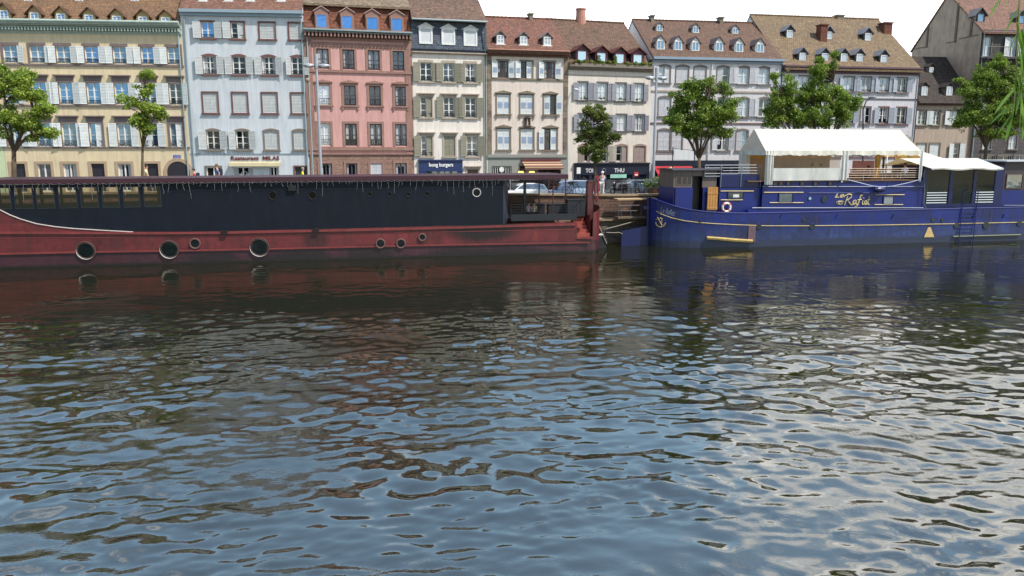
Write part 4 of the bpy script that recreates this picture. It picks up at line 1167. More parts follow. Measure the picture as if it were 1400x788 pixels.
H_.build_wall(ztH)
mar = paint('cornice_maroon', (98, 72, 84), 0.6, 0.1)
H_.cornice(1155, 91.5, 96, 0.55, mar, steps=2); H_.dentils(1155, 96.2, 98.6, 0.4, mar, 50); H_.cornice(1155, 98.7, 101.5, 0.12, mar, name='frieze', steps=1)
H_.course(1155, 134.8, 0.1, 0.07, stoneF); H_.course(1155, 216, 0.14, 0.08, stoneB)
tileH = tiles('tile_tan', (146, 124, 98), (120, 102, 84), (100, 88, 76), patch_amt=0.5)
zrH = H_.fr.z(1110, 23.5, 7.2)
H_.roof(ztH + 0.55, 7.2, zrH, tileH, over=0.5)
dkn = paint('dormer_black_blue', (44, 44, 56), 0.5, 0.1)
dH = dict(body=dkn, roof=paint('dormer_zinc', (120, 118, 122), 0.5), pane=pane_curtain, eave=0.66, tr=0, mull=False, over=0.18, fw=0.06)
for x, y0, y1 in ((1097, 65.5, 85), (1127.5, 66, 85.5), (1153.5, 66.5, 86.5), (1175, 67, 86.5), (1208, 68.5, 87.5)):
    H_.dormer(x, y0, y1, 12, (x - 3.7, x + 3.7, y0 + 8, y1 - 1.5), dH)
for x, y0, y1 in ((1079.5, 34.5, 53), (1133, 36.5, 55), (1186.5, 38.5, 57)):
    H_.dormer(x, y0, y1, 11, (x - 3.5, x + 3.5, y0 + 8, y1 - 2), dH)
brick = tiles('chimney_brick', (140, 90, 76), (116, 74, 64), (98, 66, 58), tw=0.26, th=0.09, kind='brick')
H_.chimney(1118.5, 1127.5, 34, 52, 3.8, brick, deep=0.9); H_.chimney(1204, 1214.5, 31.5, 50, 5.4, brick, deep=1.1); H_.chimney(1142, 1151, 21, 25, 7.4, stoneE)
H_.downpipe(H_.W - 0.1, 0, ztH, paint('pipe_dark', (60, 66, 80)))

# --- I: low tan house with a steep dark roof
wallI = paint('render_tan', (182, 164, 149), 0.9, 0.06, 0.6, dirt=(138, 122, 110), dirt_amt=0.45, bump=0.15)
I_ = mk(1248, 1326, H_.Yr + 0.3, psiI, 'town_house', 'low tan house with a steep dark tiled roof between two taller houses', wallI, 11)
SI = dict(surround=stoneI, sw=0.1, lh=0.12, lintel='flat', shut=sh_white, closed=sh_white, pane=pane_mid, trans=2, lw=0.5)
I_.row(1287, 152, 171, [(1254.5, 1266, 'g', 'LR', dict(lw=0.42)), (1275.5, 1285, 'g', 'L', dict(lw=0.5)), (1297, 1311, 'g', 'LR', dict(pane=pane_curtain))], SI)
I_.row(1287, 196.5, 217.5, [(1270.5, 1284, 'c', ''), (1303, 1311, 'g', 'LR', dict(lw=0.55)), (1253, 1265.5, 'c', '')], SI)
I_.row(1287, 238, 262, [(1270.5, 1284, 'g', ''), (1300, 1312, 'd', '')], SI)
ztI = I_.fr.z(1287, 143)
I_.build_wall(ztI)
I_.cornice(1287, 141, 144.5, 0.3, woodE, steps=2)
tileI = tiles('tile_dark', (84, 74, 70), (66, 60, 58), (54, 50, 50), patch_amt=0.5)
mb = MB(); W_ = I_.W; zr = I_.fr.z(1260, 77.5, 5.0)
z2 = I_.fr.z(1287, 132, 0.0)
mb.prism_yz([(-0.45, ztI + 0.1), (0.25, z2), (5.0, zr), (11.3, ztI), (5.0, zr - 0.3), (0.3, z2 - 0.25), (-0.4, ztI - 0.02)], 0.002, W_ - 0.002)
mb.build('roof', tileI, I_.root)
MB().prism_yz([(0.02, ztI - 0.2), (0.3, z2 - 0.3), (5.0, zr - 0.35), (10.9, ztI - 0.2)], 0.02, W_ - 0.02).build('gable_wall', wallI, I_.root)
I_.slope = (z2, 0.25, (zr - z2) / 4.75)
dI = dict(body=paint('dormer_dark', (70, 62, 60)), cheek=paint('cheek_grey', (128, 122, 120)), roof=tileI, pane=pane_curtain, eave=0.74, tr=0, over=0.15, fw=0.06)
for x, y0, y1, w_ in ((1263.5, 113, 131.5, 10), (1297.5, 114, 131.5, 10), (1273, 87.5, 100, 8)):
    I_.dormer(x, y0, y1, w_, (x - 3.3, x + 3.3, y1 - 12, y1 - 1.5) if w_ > 8 else (x - 2, x + 2, y1 - 7, y1 - 1.5), dI)

# --- J: tall house at the right edge, its rendered side wall showing
wallJ = tiles('timber_grey', (104, 98, 98), (88, 84, 86), (72, 70, 72), tw=0.9, th=0.35, mortar=0.7, patch_amt=0.3)
sideJ = paint('render_side_brown', (168, 148, 130), 0.95, 0.16, 0.9, dirt=(96, 84, 76), dirt_amt=0.6, bump=0.5)
J_ = mk(1326, 1470, I_.Yr - 0.2, rad(7), 'town_house', 'tall grey house at the right edge with a bare brown gable wall', wallJ, 11)
SJ = dict(surround=stoneG, sw=0.1, lh=0.12, lintel='flat', shut=sh_white, pane=pane_curtain, trans=1, lw=0.6)
J_.row(1365, 51, 77.5, [(1343.5, 1355, 'g', ''), (1379, 1390, 'g', 'LR', dict(lw=0.6)), (1412, 1424, 'g', 'LR')], SJ)
J_.row(1365, 97, 122, [(1343.5, 1355, 'g', '', dict(pane=pane_mid)), (1379, 1390, 'g', 'LR'), (1412, 1424, 'g', 'LR')], SJ)
J_.row(1365, 142, 168, [(1343.5, 1355, 'g', 'LR'), (1379, 1390, 'g', 'LR'), (1412, 1424, 'g', 'LR')], SJ)
J_.row(1365, 186, 204, [(1343.5, 1355, 'g', ''), (1379, 1390, 'g', ''), (1412, 1424, 'g', '')], SJ)
J_.row(1365, 213, 250, [(1340, 1358, 'g', '', dict(pane=pane_mid, trans=0)), (1362, 1380, 'g', '', dict(trans=0, pane=pane_mid)), (1384, 1402, 'g', '', dict(trans=0, pane=pane_mid))], dict(SJ, sw=0.05))
ztJ = J_.fr.z(1365, 42)
# front only; the side is a gable polygon of its own
s_D = J_.D
J_.build_wall(ztJ)
zr = J_.fr.z(1280, -8, 5.6)
zre = J_.fr.z(1230, 71, 11.2)
MB().prism_yz([(0.0, -0.3), (0.0, ztJ), (5.6, zr), (11.2, zre), (11.2, -0.3)], -0.02, 0.3).build('side_wall', sideJ, J_.root)
mb = MB()
for (y_, za, zb) in ((1.6, 50, 26), (3.9, 58, 4), (8.6, 65, 34)):
    z1_ = J_.fr.z(1330 - y_ * 9, za, y_); z2_ = J_.fr.z(1330 - y_ * 9, zb, y_)
    mb.box(-0.10, -0.02, y_ - 0.14, y_ + 0.14, z1_, z2_)
mb.build('chimney_breast', paint('side_dark', (104, 88, 78), 0.95, 0.2), J_.root)
for y0_, y1_, px_, py_, o_ in ((0.5, 3.4, 1310, 51, 2), (4.0, 5.2, 1285, 58, 4.6), (8.6, 11, 1240, 66, 9.8)):
    MB().box(-0.07, -0.02, y0_, y1_, J_.fr.z(px_, py_, o_), J_.fr.z(px_, py_ - 1, o_)).build('flashing', paint('side_dark', (104, 88, 78)), J_.root)
tileJ = tiles('tile_rose_brown', (148, 112, 98), (120, 92, 82), (104, 86, 76), patch_amt=0.45)
mb = MB()
sl_ = (zr - ztJ) / 5.6
mb.prism_yz([(-0.4, ztJ - 0.2), (5.6, zr + 0.15), (11.4, zre + 0.1), (11.4, zre - 0.05), (5.6, zr - 0.02), (-0.4, ztJ - 0.38)], -0.12, J_.W)
mb.build('roof', tileJ, J_.root)
J_.slope = (ztJ, 0.0, sl_)
dJ = dict(body=paint('dormer_wood', (84, 74, 74)), cheek=paint('cheek_wood', (110, 92, 82)), roof=paint('dormer_grey_tile', (110, 98, 92)), frame=dkn, pane=pane_greyblue, eave=0.6, tr=0, mull=False, over=0.22, fw=0.08)
J_.dormer(1340.5, 11, 31.5, 13, (1336.5, 1344.5, 19.5, 30), dJ); J_.dormer(1396, 15, 34, 13, (1392, 1400, 22, 32), dJ); J_.dormer(1445, 15, 35, 13, (1441, 1449, 23, 33), dJ)
J_.cornice(1365, 41.5, 44, 0.3, stoneF, steps=1)
# balcony
zb = J_.fr.z(1365, 79.5); mb = MB(); mb.box(0.1, J_.W - 0.1, -0.95, 0, zb - 0.18, zb)
for k in range(14): mb.box(0.3 + k * 0.75, 0.42 + k * 0.75, -0.85, 0, zb - 0.42, zb - 0.18)
bo = mb.build('balcony', paint('balcony_dark', (70, 62, 64)), J_.root)
mb = MB(); mb.tube([(0.12, -0.9, zb + 0.98), (J_.W - 0.1, -0.9, zb + 0.98)], 0.03, 5)
for k in range(int(J_.W / 0.16)): mb.tube([(0.15 + k * 0.16, -0.9, zb), (0.15 + k * 0.16, -0.9, zb + 0.98)], 0.012, 3)
mb.build('balcony_railing', dark_iron, bo)
J_.downpipe(0.2, 0, ztJ - 0.3, zinc)

# street plate above the arch of the cream house
MB().box(A.fr.u(237, 214), A.fr.u(247, 214), -0.03, -0.001, A.fr.z(242, 217.5), A.fr.z(242, 212.2)).build('street_plate', paint('plate_blue', (38, 78, 170), 0.4), A.root)
pa = A.fr.u(237, 214); pb = A.fr.u(247, 214)
text_obj('QUAI DES', 'plate_lettering', white, A.root, pa + 0.06, pb - 0.06, A.fr.z(242, 214.4), A.fr.z(242, 213), -0.032, 0.004)
text_obj('PECHEURS', 'plate_lettering', white, A.root, pa + 0.06, pb - 0.06, A.fr.z(242, 216.8), A.fr.z(242, 215.4), -0.032, 0.004)
# ------------------------------------------------------------------ red and black barge
def boat_frame(p0, p1):
    a = on_z(*p0); b = on_z(*p1)
    d = b - a
    return Frame(a, math.atan2(d.y, d.x))

hull_red = paint('hull_red', (142, 48, 50), 0.5, 0.22, 0.5, dirt=(58, 28, 30), dirt_amt=0.75, bump=0.25)
# lower strake darker, weathered towards the waterline
def hull_paint(name, up, lowc, zsplit, dirt, zsoft=0.25, scum=(20, 16, 15), zs=0.28, blobs=()):
    m, nt, b = new_mat(name)
    tc = N(nt, 'ShaderNodeTexCoord'); sp = N(nt, 'ShaderNodeSeparateXYZ'); nt.links.new(tc.outputs['Object'], sp.inputs[0])
    n = N(nt, 'ShaderNodeTexNoise', i_Scale=0.7, i_Detail=8.0, i_Roughness=0.7); nt.links.new(tc.outputs['Object'], n.inputs['Vector'])
    mp = N(nt, 'ShaderNodeMapping'); mp.inputs['Scale'].default_value = (1.4, 1.4, 0.25); nt.links.new(tc.outputs['Object'], mp.inputs['Vector'])
    st = N(nt, 'ShaderNodeTexNoise', i_Scale=1.4, i_Detail=9.0, i_Roughness=0.8); nt.links.new(mp.outputs['Vector'], st.inputs['Vector'])
    r = ramp(nt, [(0.3, mul(lin(up), 0.75)), (0.7, mul(lin(up), 1.2))]); nt.links.new(n.outputs['Fac'], r.inputs['Fac'])
    r2 = ramp(nt, [(0.3, mul(lin(lowc), 0.7)), (0.7, mul(lin(lowc), 1.3))]); nt.links.new(n.outputs['Fac'], r2.inputs['Fac'])
    mr = N(nt, 'ShaderNodeMapRange', interpolation_type='SMOOTHSTEP'); mr.inputs[1].default_value = zsplit - zsoft * 0.1; mr.inputs[2].default_value = zsplit + zsoft * 0.1
    nt.links.new(sp.outputs['Z'], mr.inputs[0])
    c = mix_rgb(nt, mr.outputs[0], r2.outputs['Color'], r.outputs['Color'])
    bk = N(nt, 'ShaderNodeTexBrick', i_Scale=1.0); bk.inputs['Brick Width'].default_value = 3.1; bk.inputs['Row Height'].default_value = 0.9; bk.inputs['Mortar Size'].default_value = 0.012
    bk.inputs['Color1'].default_value = (0.72, 0.72, 0.72, 1); bk.inputs['Color2'].default_value = (1.18, 1.18, 1.18, 1); bk.inputs['Mortar'].default_value = (0.5, 0.5, 0.5, 1)
    cb = N(nt, 'ShaderNodeCombineXYZ'); nt.links.new(sp.outputs['X'], cb.inputs[0]); nt.links.new(sp.outputs['Z'], cb.inputs[1]); nt.links.new(cb.outputs[0], bk.inputs['Vector'])
    c = mix_rgb(nt, 0.8, c, bk.outputs['Color'], 'MULTIPLY')
    gr = N(nt, 'ShaderNodeTexNoise', i_Scale=0.33, i_Detail=10.0, i_Roughness=0.72); nt.links.new(tc.outputs['Object'], gr.inputs['Vector'])
    rg = ramp(nt, [(0.52, (0, 0, 0, 1)), (0.64, (0.7, 0.7, 0.7, 1))]); nt.links.new(gr.outputs['Fac'], rg.inputs['Fac'])
    c = mix_rgb(nt, rg.outputs['Color'], c, mul(lin(dirt), 0.5))
    mp4 = N(nt, 'ShaderNodeMapping'); mp4.inputs['Scale'].default_value = (3.0, 3.0, 0.3); mp4.inputs['Location'].default_value = (7, 3, 1); nt.links.new(tc.outputs['Object'], mp4.inputs['Vector'])
    ru_ = N(nt, 'ShaderNodeTexNoise', i_Scale=1.0, i_Detail=7.0, i_Roughness=0.7); nt.links.new(mp4.outputs['Vector'], ru_.inputs['Vector'])
    rr4 = ramp(nt, [(0.60, (0, 0, 0, 1)), (0.72, (0.6, 0.6, 0.6, 1))]); nt.links.new(ru_.outputs['Fac'], rr4.inputs['Fac'])
    c = mix_rgb(nt, rr4.outputs['Color'], c, lin((124, 78, 56)))
    rs = ramp(nt, [(0.44, (0, 0, 0, 1)), (0.66, (0.85, 0.85, 0.85, 1))]); nt.links.new(st.outputs['Fac'], rs.inputs['Fac'])
    c = mix_rgb(nt, rs.outputs['Color'], c, lin(dirt))
    # scum line at the water
    ad = N(nt, 'ShaderNodeMath', operation='MULTIPLY_ADD'); ad.inputs[1].default_value = 0.5; nt.links.new(st.outputs['Fac'], ad.inputs[0]); nt.links.new(sp.outputs['Z'], ad.inputs[2])
    m2 = N(nt, 'ShaderNodeMapRange', interpolation_type='SMOOTHSTEP'); m2.inputs[1].default_value = zs; m2.inputs[2].default_value = zs + 0.21
    nt.links.new(ad.outputs[0], m2.inputs[0])
    c = mix_rgb(nt, m2.outputs[0], lin(scum), c)
    # soot and scrapes at known places of the plating
    for (bx_, bz_, rx_, rz_, amt_) in blobs:
        v1 = N(nt, 'ShaderNodeMath', operation='SUBTRACT'); nt.links.new(sp.outputs['X'], v1.inputs[0]); v1.inputs[1].default_value = bx_
        v2 = N(nt, 'ShaderNodeMath', operation='DIVIDE'); nt.links.new(v1.outputs[0], v2.inputs[0]); v2.inputs[1].default_value = rx_
        v3 = N(nt, 'ShaderNodeMath', operation='SUBTRACT'); nt.links.new(sp.outputs['Z'], v3.inputs[0]); v3.inputs[1].default_value = bz_
        v4 = N(nt, 'ShaderNodeMath', operation='DIVIDE'); nt.links.new(v3.outputs[0], v4.inputs[0]); v4.inputs[1].default_value = rz_
        cv = N(nt, 'ShaderNodeCombineXYZ'); nt.links.new(v2.outputs[0], cv.inputs[0]); nt.links.new(v4.outputs[0], cv.inputs[1])
        ln_ = N(nt, 'ShaderNodeVectorMath', operation='LENGTH'); nt.links.new(cv.outputs[0], ln_.inputs[0])
        ns = N(nt, 'ShaderNodeMath', operation='MULTIPLY_ADD'); nt.links.new(st.outputs['Fac'], ns.inputs[0]); ns.inputs[1].default_value = 1.6; nt.links.new(ln_.outputs['Value'], ns.inputs[2])
        mk_ = N(nt, 'ShaderNodeMapRange', interpolation_type='SMOOTHSTEP'); mk_.inputs[1].default_value = 2.3; mk_.inputs[2].default_value = 1.45; mk_.inputs[3].default_value = 0.0; mk_.inputs[4].default_value = amt_
        nt.links.new(ns.outputs[0], mk_.inputs[0])
        c = mix_rgb(nt, mk_.outputs[0], c, lin((22, 18, 20)))
    nt.links.new(c, b.inputs['Base Color']); b.inputs['Roughness'].default_value = 0.42
    n3 = N(nt, 'ShaderNodeTexNoise', i_Scale=2.2, i_Detail=3.0); nt.links.new(tc.outputs['Object'], n3.inputs['Vector'])
    bp = N(nt, 'ShaderNodeBump', i_Strength=0.35, i_Distance=0.05); nt.links.new(n3.outputs['Fac'], bp.inputs['Height']); nt.links.new(bp.outputs['Normal'], b.inputs['Normal'])
    _mats[name] = m
    return m

RB = boat_frame((0, 368), (830, 344.5))
rroot = empty('restaurant_barge', 'long red hulled barge with a black superstructure and icicle lights under its flat roof', 'barge', RB.o, RB.psi)
L = RB.u(828.5, 344); X0 = -9.0; BW = 4.6
ru = lambda px, py, off=0.0: RB.u(px, py, off)
rz = lambda px, py, off=0.0: RB.z(px, py, off)
red_up = hull_paint('hull_red_paint', (112, 42, 45), (64, 34, 46), rz(400, 339), (70, 34, 36), blobs=[(ru(660, 313), rz(660, 314), 2.2, 0.75, 0.95), (ru(410, 352), rz(410, 352), 2.0, 0.4, 0.85), (ru(505, 349), rz(505, 347), 1.4, 0.5, 0.8), (ru(630, 347), rz(630, 347), 2.0, 0.35, 0.8), (ru(292, 352), rz(292, 353), 1.4, 0.3, 0.8), (ru(700, 345), rz(700, 345), 2.5, 0.3, 0.7), (ru(432, 328), rz(432, 328), 0.7, 0.9, 0.6)])
sheer = [(-9, rz(0, 283) + 0.6)]
for px, py in ((0, 287), (14, 294), (28, 299.5), (50, 306), (75, 310), (100, 312.5), (140, 315), (180, 317), (230, 317.2), (300, 316.5), (400, 314), (500, 312), (600, 309), (690, 306.5), (760, 304.8), (788, 304)):
    sheer.append((ru(px, py), rz(px, py)))
sheer += [(ru(788.5, 320), rz(788.5, 304)), (ru(789, 320), rz(789, 325)), (ru(811, 320), rz(811, 323.5)), (ru(811.5, 320), rz(811.5, 291)), (ru(818, 290), rz(818, 289.5)), (ru(824, 290), rz(824, 286.5)), (L, rz(828, 283))]
def taper(x, L_, n, p=2.2):
    if x < L_ - n: return 1.0
    t = min(1.0, (x - (L_ - n)) / n)
    return max(0.02, (1 - t ** p) ** (1 / p))
def hull(stations, L_, wid, tap, mat, parent, name='hull', x0=None, flare=0.0, zbot=-0.7):
    """plated hull: both sides, rounded end, closed deck"""
    mb = MB(); levels = 7
    rings = []
    for x, zt in stations:
        k = tap(x)
        ring = []
        for side in (-1, 1):
            for j in range(levels):
                t = j / (levels - 1.0)
                z = zbot + (zt - zbot) * t
                w_ = wid / 2 * k * (1 + flare * (t - 0.5)) 
                ring.append((x, wid / 2 + side * w_, z))
        rings.append(ring)
    for r_ in rings: mb.v += r_
    n = levels * 2
    for i in range(len(rings) - 1):
        for side in (0, 1):
            for j in range(levels - 1):
                a = i * n + side * levels + j
                q = (a, a + n, a + n + 1, a + 1)
                mb.f.append(q if side == 0 else q[::-1]); mb.m.append(0)
    # ends
    for i in (0, len(rings) - 1):
        for j in range(levels - 1):
            a = i * n + j; b = i * n + levels + j
            mb.f.append((a, a + 1, b + 1, b) if i else (a, b, b + 1, a + 1)); mb.m.append(0)
    return mb.build(name, mat, parent)
def dense(st, step=0.8):
    out = [st[0]]
    for a, b in zip(st[:-1], st[1:]):
        n = max(1, int((b[0] - a[0]) / step))
        for k in range(1, n + 1):
            t = k / n; out.append((a[0] + (b[0] - a[0]) * t, a[1] + (b[1] - a[1]) * t))
    return out
tapR = lambda x: taper(x, L, 1.6, 2.4)
stR = dense(sheer[:-4], 1.2) + sheer[-4:-1]
for k in range(1, 6):
    t = k / 5.0; a, b = sheer[-2], sheer[-1]
    stR.append((a[0] + (b[0] - a[0]) * t, a[1] + (b[1] - a[1]) * t))
hull(stR, L, BW, tapR, red_up, rroot)
# steel deck under the superstructure and aft
deckm = paint('deck_red', (120, 52, 50), 0.7, 0.15, 1.0)
MB().box(X0, L - 1.7, 0.1, BW - 0.1, rz(760, 304.8) - 0.42, rz(760, 304.8) - 0.36).build('deck', deckm, rroot)
strk = paint('strake_red', (126, 54, 54), 0.5, 0.2, 0.8, dirt=(80, 40, 40), dirt_amt=0.7)
def strake(pts, proud, h, name, mat):
    mb = MB()
    p = [(ru(*q), rz(*q)) for q in pts]
    for (a, za), (b, zb) in zip(p[:-1], p[1:]):
        mb.add([(a, -proud, za - h / 2), (b, -proud, zb - h / 2), (b, 0.01, zb - h / 2), (a, 0.01, za - h / 2), (a, -proud, za + h / 2), (b, -proud, zb + h / 2), (b, 0.01, zb + h / 2), (a, 0.01, za + h / 2)],
               [(0, 3, 2, 1), (4, 5, 6, 7), (0, 1, 5, 4), (1, 2, 6, 5), (2, 3, 7, 6), (3, 0, 4, 7)])
    return mb.build(name, mat, rroot)
strake([(-60, 348.5), (0, 347.5), (105, 345), (300, 342), (560, 336), (750, 332.5), (806, 331.5)], 0.09, 0.09, 'rubbing_strake', strk)
strake([(-60, 319.5), (0, 318.5), (120, 318.8), (230, 319), (300, 318.5), (400, 316.5), (500, 314.5), (600, 312), (690, 309.5), (786, 307)], 0.10, 0.13, 'rubbing_strake', strk)
strake([(0, 326), (300, 323.5), (560, 318), (786, 314)], 0.015, 0.04, 'plate_seam', strk)
strake([(788, 326), (811, 325)], 0.06, 0.10, 'rubbing_strake', strk)
cream = paint('trim_cream', (214, 200, 196), 0.5)
strake([(0, 287), (14, 294), (28, 299.5), (50, 306), (75, 310), (100, 312.5), (140, 315), (182, 317.2)], 0.05, 0.05, 'bow_trim', cream)
# portholes in the hull
glass_green = glass('porthole_glass', (8, 16, 14), 0.025)
ring_w = paint('porthole_ring', (196, 190, 186), 0.4, 0.1); ring_r = paint('porthole_rust', (110, 80, 78), 0.6)
for px, py, r_, ringed in ((118, 342.5, 13.2, 1), (232, 341, 13.2, 1), (355, 338, 13.2, 1), (267, 333, 7, 2), (520, 333, 6, 2), (548, 333, 6, 2), (577, 324.5, 4.6, 2)):
    u_, z_ = ru(px, py), rz(px, py); R_ = r_ * abs(ru(px + 5, py) - ru(px - 5, py)) / 10
    mb = MB(); mb.ring_y(u_, z_, R_, 0.035 if ringed == 1 else 0.05, -0.10, 28, 6)
    if ringed == 1:
        mb = MB(); mb.ring_y(u_, z_, R_, 0.022, -0.10, 28, 6)
    p_ = mb.build('porthole', ring_r, rroot)
    if ringed == 1:
        MB().tube([(u_ + R_ * math.cos(t_), -0.115, z_ + R_ * math.sin(t_)) for t_ in [rad(170 + 8 * q) for q in range(19)]], [0.008 + 0.024 * math.sin(math.pi * q / 18) for q in range(19)], 5).build('painted_sun_rim', ring_w, p_)  # pale crescent paints sunlight on the lower left of the rim
    MB().disc_y(u_, z_, R_, -0.10, -0.003, 28).build('pane', glass_green, p_)
    if ringed == 1:
        MB().ring_y(u_, z_, R_ * 0.86, 0.012, -0.10, 28, 4).build('inner_rim', ring_r, p_)
# soot and rust patches
soot = paint('soot', (28, 22, 24), 0.9, 0.2)
# superstructure, black
blk = paint('cabin_black_blue', (13, 21, 33), 0.6, 0.18, 0.5, dirt=(28, 33, 44), dirt_amt=0.6, bump=0.1, spec=0.25)
off0 = 0.10
zroof = lambda px: rz(px, 250 + (px - 0) * (-7.0 / 690), off0)
xr0, xr1 = ru(688, 270, off0), ru(699, 270, off0)
ztop_l, ztop_r = rz(0, 249.5), rz(690, 243.5)
def ztop(u): return ztop_l + (ztop_r - ztop_l) * (u / ru(690, 250))
zlow = rz(400, 314) - 0.25
wins = [(-74, -50), (-44, -18), (-12, 15), (20, 45.5), (49.5, 75), (80, 105.5), (110, 134.5), (139.5, 163.5), (168.5, 191.5), (196.5, 220.5)]
zw1, zw0 = rz(110, 255.5, off0), rz(110, 285, off0)
us = sorted([X0] + [ru(v, 270, off0) for w_ in wins for v in w_] + [xr0])
for side_y in (off0, BW - off0):
    mb = MB()
    for i in range(len(us) - 1):
        a, b = us[i], us[i + 1]; uc = (a + b) / 2
        hole = any(ru(w_[0], 270, off0) - 1e-4 < uc < ru(w_[1], 270, off0) + 1e-4 for w_ in wins)
        ya, yb = side_y - 0.03, side_y + 0.03
        if hole:
            mb.box(a, b, ya, yb, zlow, zw0)
            mb.add([(a, ya, zw1), (b, ya, zw1), (b, yb, zw1), (a, yb, zw1), (a, ya, ztop(a)), (b, ya, ztop(b)), (b, yb, ztop(b)), (a, yb, ztop(a))], [(0, 3, 2, 1), (4, 5, 6, 7), (0, 1, 5, 4), (1, 2, 6, 5), (2, 3, 7, 6), (3, 0, 4, 7)])
        else:
            mb.add([(a, ya, zlow), (b, ya, zlow), (b, yb, zlow), (a, yb, zlow), (a, ya, ztop(a)), (b, ya, ztop(b)), (b, yb, ztop(b)), (a, yb, ztop(a))], [(0, 3, 2, 1), (4, 5, 6, 7), (0, 1, 5, 4), (1, 2, 6, 5), (2, 3, 7, 6), (3, 0, 4, 7)])
    wall_ = mb.build('cabin_wall', blk, rroot)
    cg = clear_glass('barge_glass', (190, 186, 170), 0.92)
    if side_y < 1:
        for w_ in wins:
            a, b = ru(w_[0], 270, off0), ru(w_[1], 270, off0)
            fr2 = MB(); f = 0.05
            fr2.box(a, b, off0 - 0.045, off0 - 0.031, zw0, zw0 + f); fr2.box(a, b, off0 - 0.045, off0 - 0.031, zw1 - f, zw1); fr2.box(a, a + f, off0 - 0.045, off0 - 0.031, zw0 + f, zw1 - f); fr2.box(b - f, b, off0 - 0.045, off0 - 0.031, zw0 + f, zw1 - f)
            w2 = fr2.build('window', paint('window_black', (34, 36, 44), 0.4), rroot)
            MB().quad((a, off0 - 0.02, zw0), (b, off0 - 0.02, zw0), (b, off0 - 0.02, zw1), (a, off0 - 0.02, zw1)).build('pane', cg, w2)
# canted end wall
MB().add([(xr0, off0 - 0.03, zlow), (xr1, 1.1, zlow), (xr1, BW - 0.1, zlow), (xr0, off0 - 0.03, ztop(xr0)), (xr1, 1.1, ztop(xr1)), (xr1, BW - 0.1, ztop(xr1))],
         [(0, 1, 4, 3), (1, 2, 5, 4)]).build('end_wall', paint('end_wall_grey', (58, 62, 74), 0.4, 0.15), rroot)
# roof slab with maroon edge over the whole length and beyond the cabin
fas = paint('roof_edge_maroon', (62, 28, 40), 0.45, 0.15, 0.8, dirt=(50, 26, 36))
xe = ru(777, 242, -0.15)
za0, za1 = rz(0, 246, -0.15), rz(0, 252.3, -0.15); zb0, zb1 = rz(770, 238.8, -0.15), rz(770, 245, -0.15)
def lz(z0_, z1_, u): return z0_ + (z1_ - z0_) * (u / ru(770, 242, -0.15))
mb = MB(); ya, yb = -0.15, BW + 0.1
mb.add([(X0, ya, lz(za1, zb1, X0)), (xe, ya, lz(za1, zb1, xe)), (xe, yb, lz(za1, zb1, xe)), (X0, yb, lz(za1, zb1, X0)), (X0, ya, lz(za0, zb0, X0)), (xe, ya, lz(za0, zb0, xe)), (xe, yb, lz(za0, zb0, xe)), (X0, yb, lz(za0, zb0, X0))],
       [(0, 3, 2, 1), (4, 5, 6, 7), (0, 1, 5, 4), (1, 2, 6, 5), (2, 3, 7, 6), (3, 0, 4, 7)])
mb.build('flat_roof', fas, rroot)
# portholes of the cabin
ring_k = paint('ring_dark', (20, 22, 28), 0.4)
for px, py, r_, rg in ((373, 267.5, 5.6, 0), (427, 267.5, 5.6, 0), (505.5, 266, 3.2, 0), (532.5, 266, 3.2, 0), (558.5, 266, 3.2, 0), (583.5, 265.5, 3.6, 0), (651.5, 263.5, 6.2, 1)):
    u_, z_ = ru(px, py, off0), rz(px, py, off0); R_ = r_ * 0.0425
    p_ = MB().ring_y(u_, z_, R_, 0.035, off0 - 0.035, 20, 5).build('porthole', ring_w if rg else ring_k, rroot)
    MB().disc_y(u_, z_, R_, off0 - 0.045, off0 - 0.034, 20).build('pane', glass('black_glass', (6, 6, 8), 0.02), p_)
MB().box(ru(394, 256, 0), ru(405, 256, 0), -0.1, 0.06, rz(399, 261, 0), rz(399, 253, 0)).build('floodlight', ring_k, rroot)
# fenders and scars
for px, py in ((307, 318), (432, 315)):
    MB().box(ru(px - 4, py), ru(px + 4, py), -0.2, -0.08, rz(px, py) - 0.12, rz(px, py) + 0.14).build('bollard', soot, rroot)
# terrace aft: black well deck with rails, table and benches
zd = rz(740, 291)
blk2 = paint('terrace_black', (26, 28, 36), 0.6, 0.15)
xa, xb = ru(699, 290), ru(789, 290)
mb = MB(); mb.box(xa, xb, 0.06, 0.16, rz(740, 302), rz(740, 293)); mb.build('terrace_bulwark', blk2, rroot)
MB().box(xa, xb, 0.3, BW - 0.2, zd - 0.45, zd - 0.38).build('terrace_deck', blk2, rroot)
mb = MB()
zt_ = rz(740, 279.5, 0.12)
for k in range(7):
    x = xa + (xb - xa) * k / 6; mb.tube([(x, 0.12, zd - 0.3), (x, 0.12, zt_)], 0.03, 5)
for q in (0.25, 0.5, 0.75, 1.0):
    z_ = rz(740, 293, 0.12) + (zt_ - rz(740, 293, 0.12)) * q
    mb.tube([(xa, 0.12, z_), (xb, 0.12, z_)], 0.02, 4)
mb.build('terrace_railing', ring_k, rroot)
for px0, px1, y_ in ((716, 745, 2.6), (750, 775, 1.4), (776, 800, 0.9)):
    a, b = ru(px0, 285, y_), ru(px1, 285, y_)
    zt2 = rz((px0 + px1) / 2, 280 if px0 < 770 else 274, y_)
    mb = MB(); mb.box(a, b, y_, y_ + 0.5, zd - 0.38, zt2); mb.box(a - 0.04, b + 0.04, y_ - 0.04, y_ + 0.54, zt2, zt2 + 0.06)
    mb.build('bench_box', blk2, rroot)
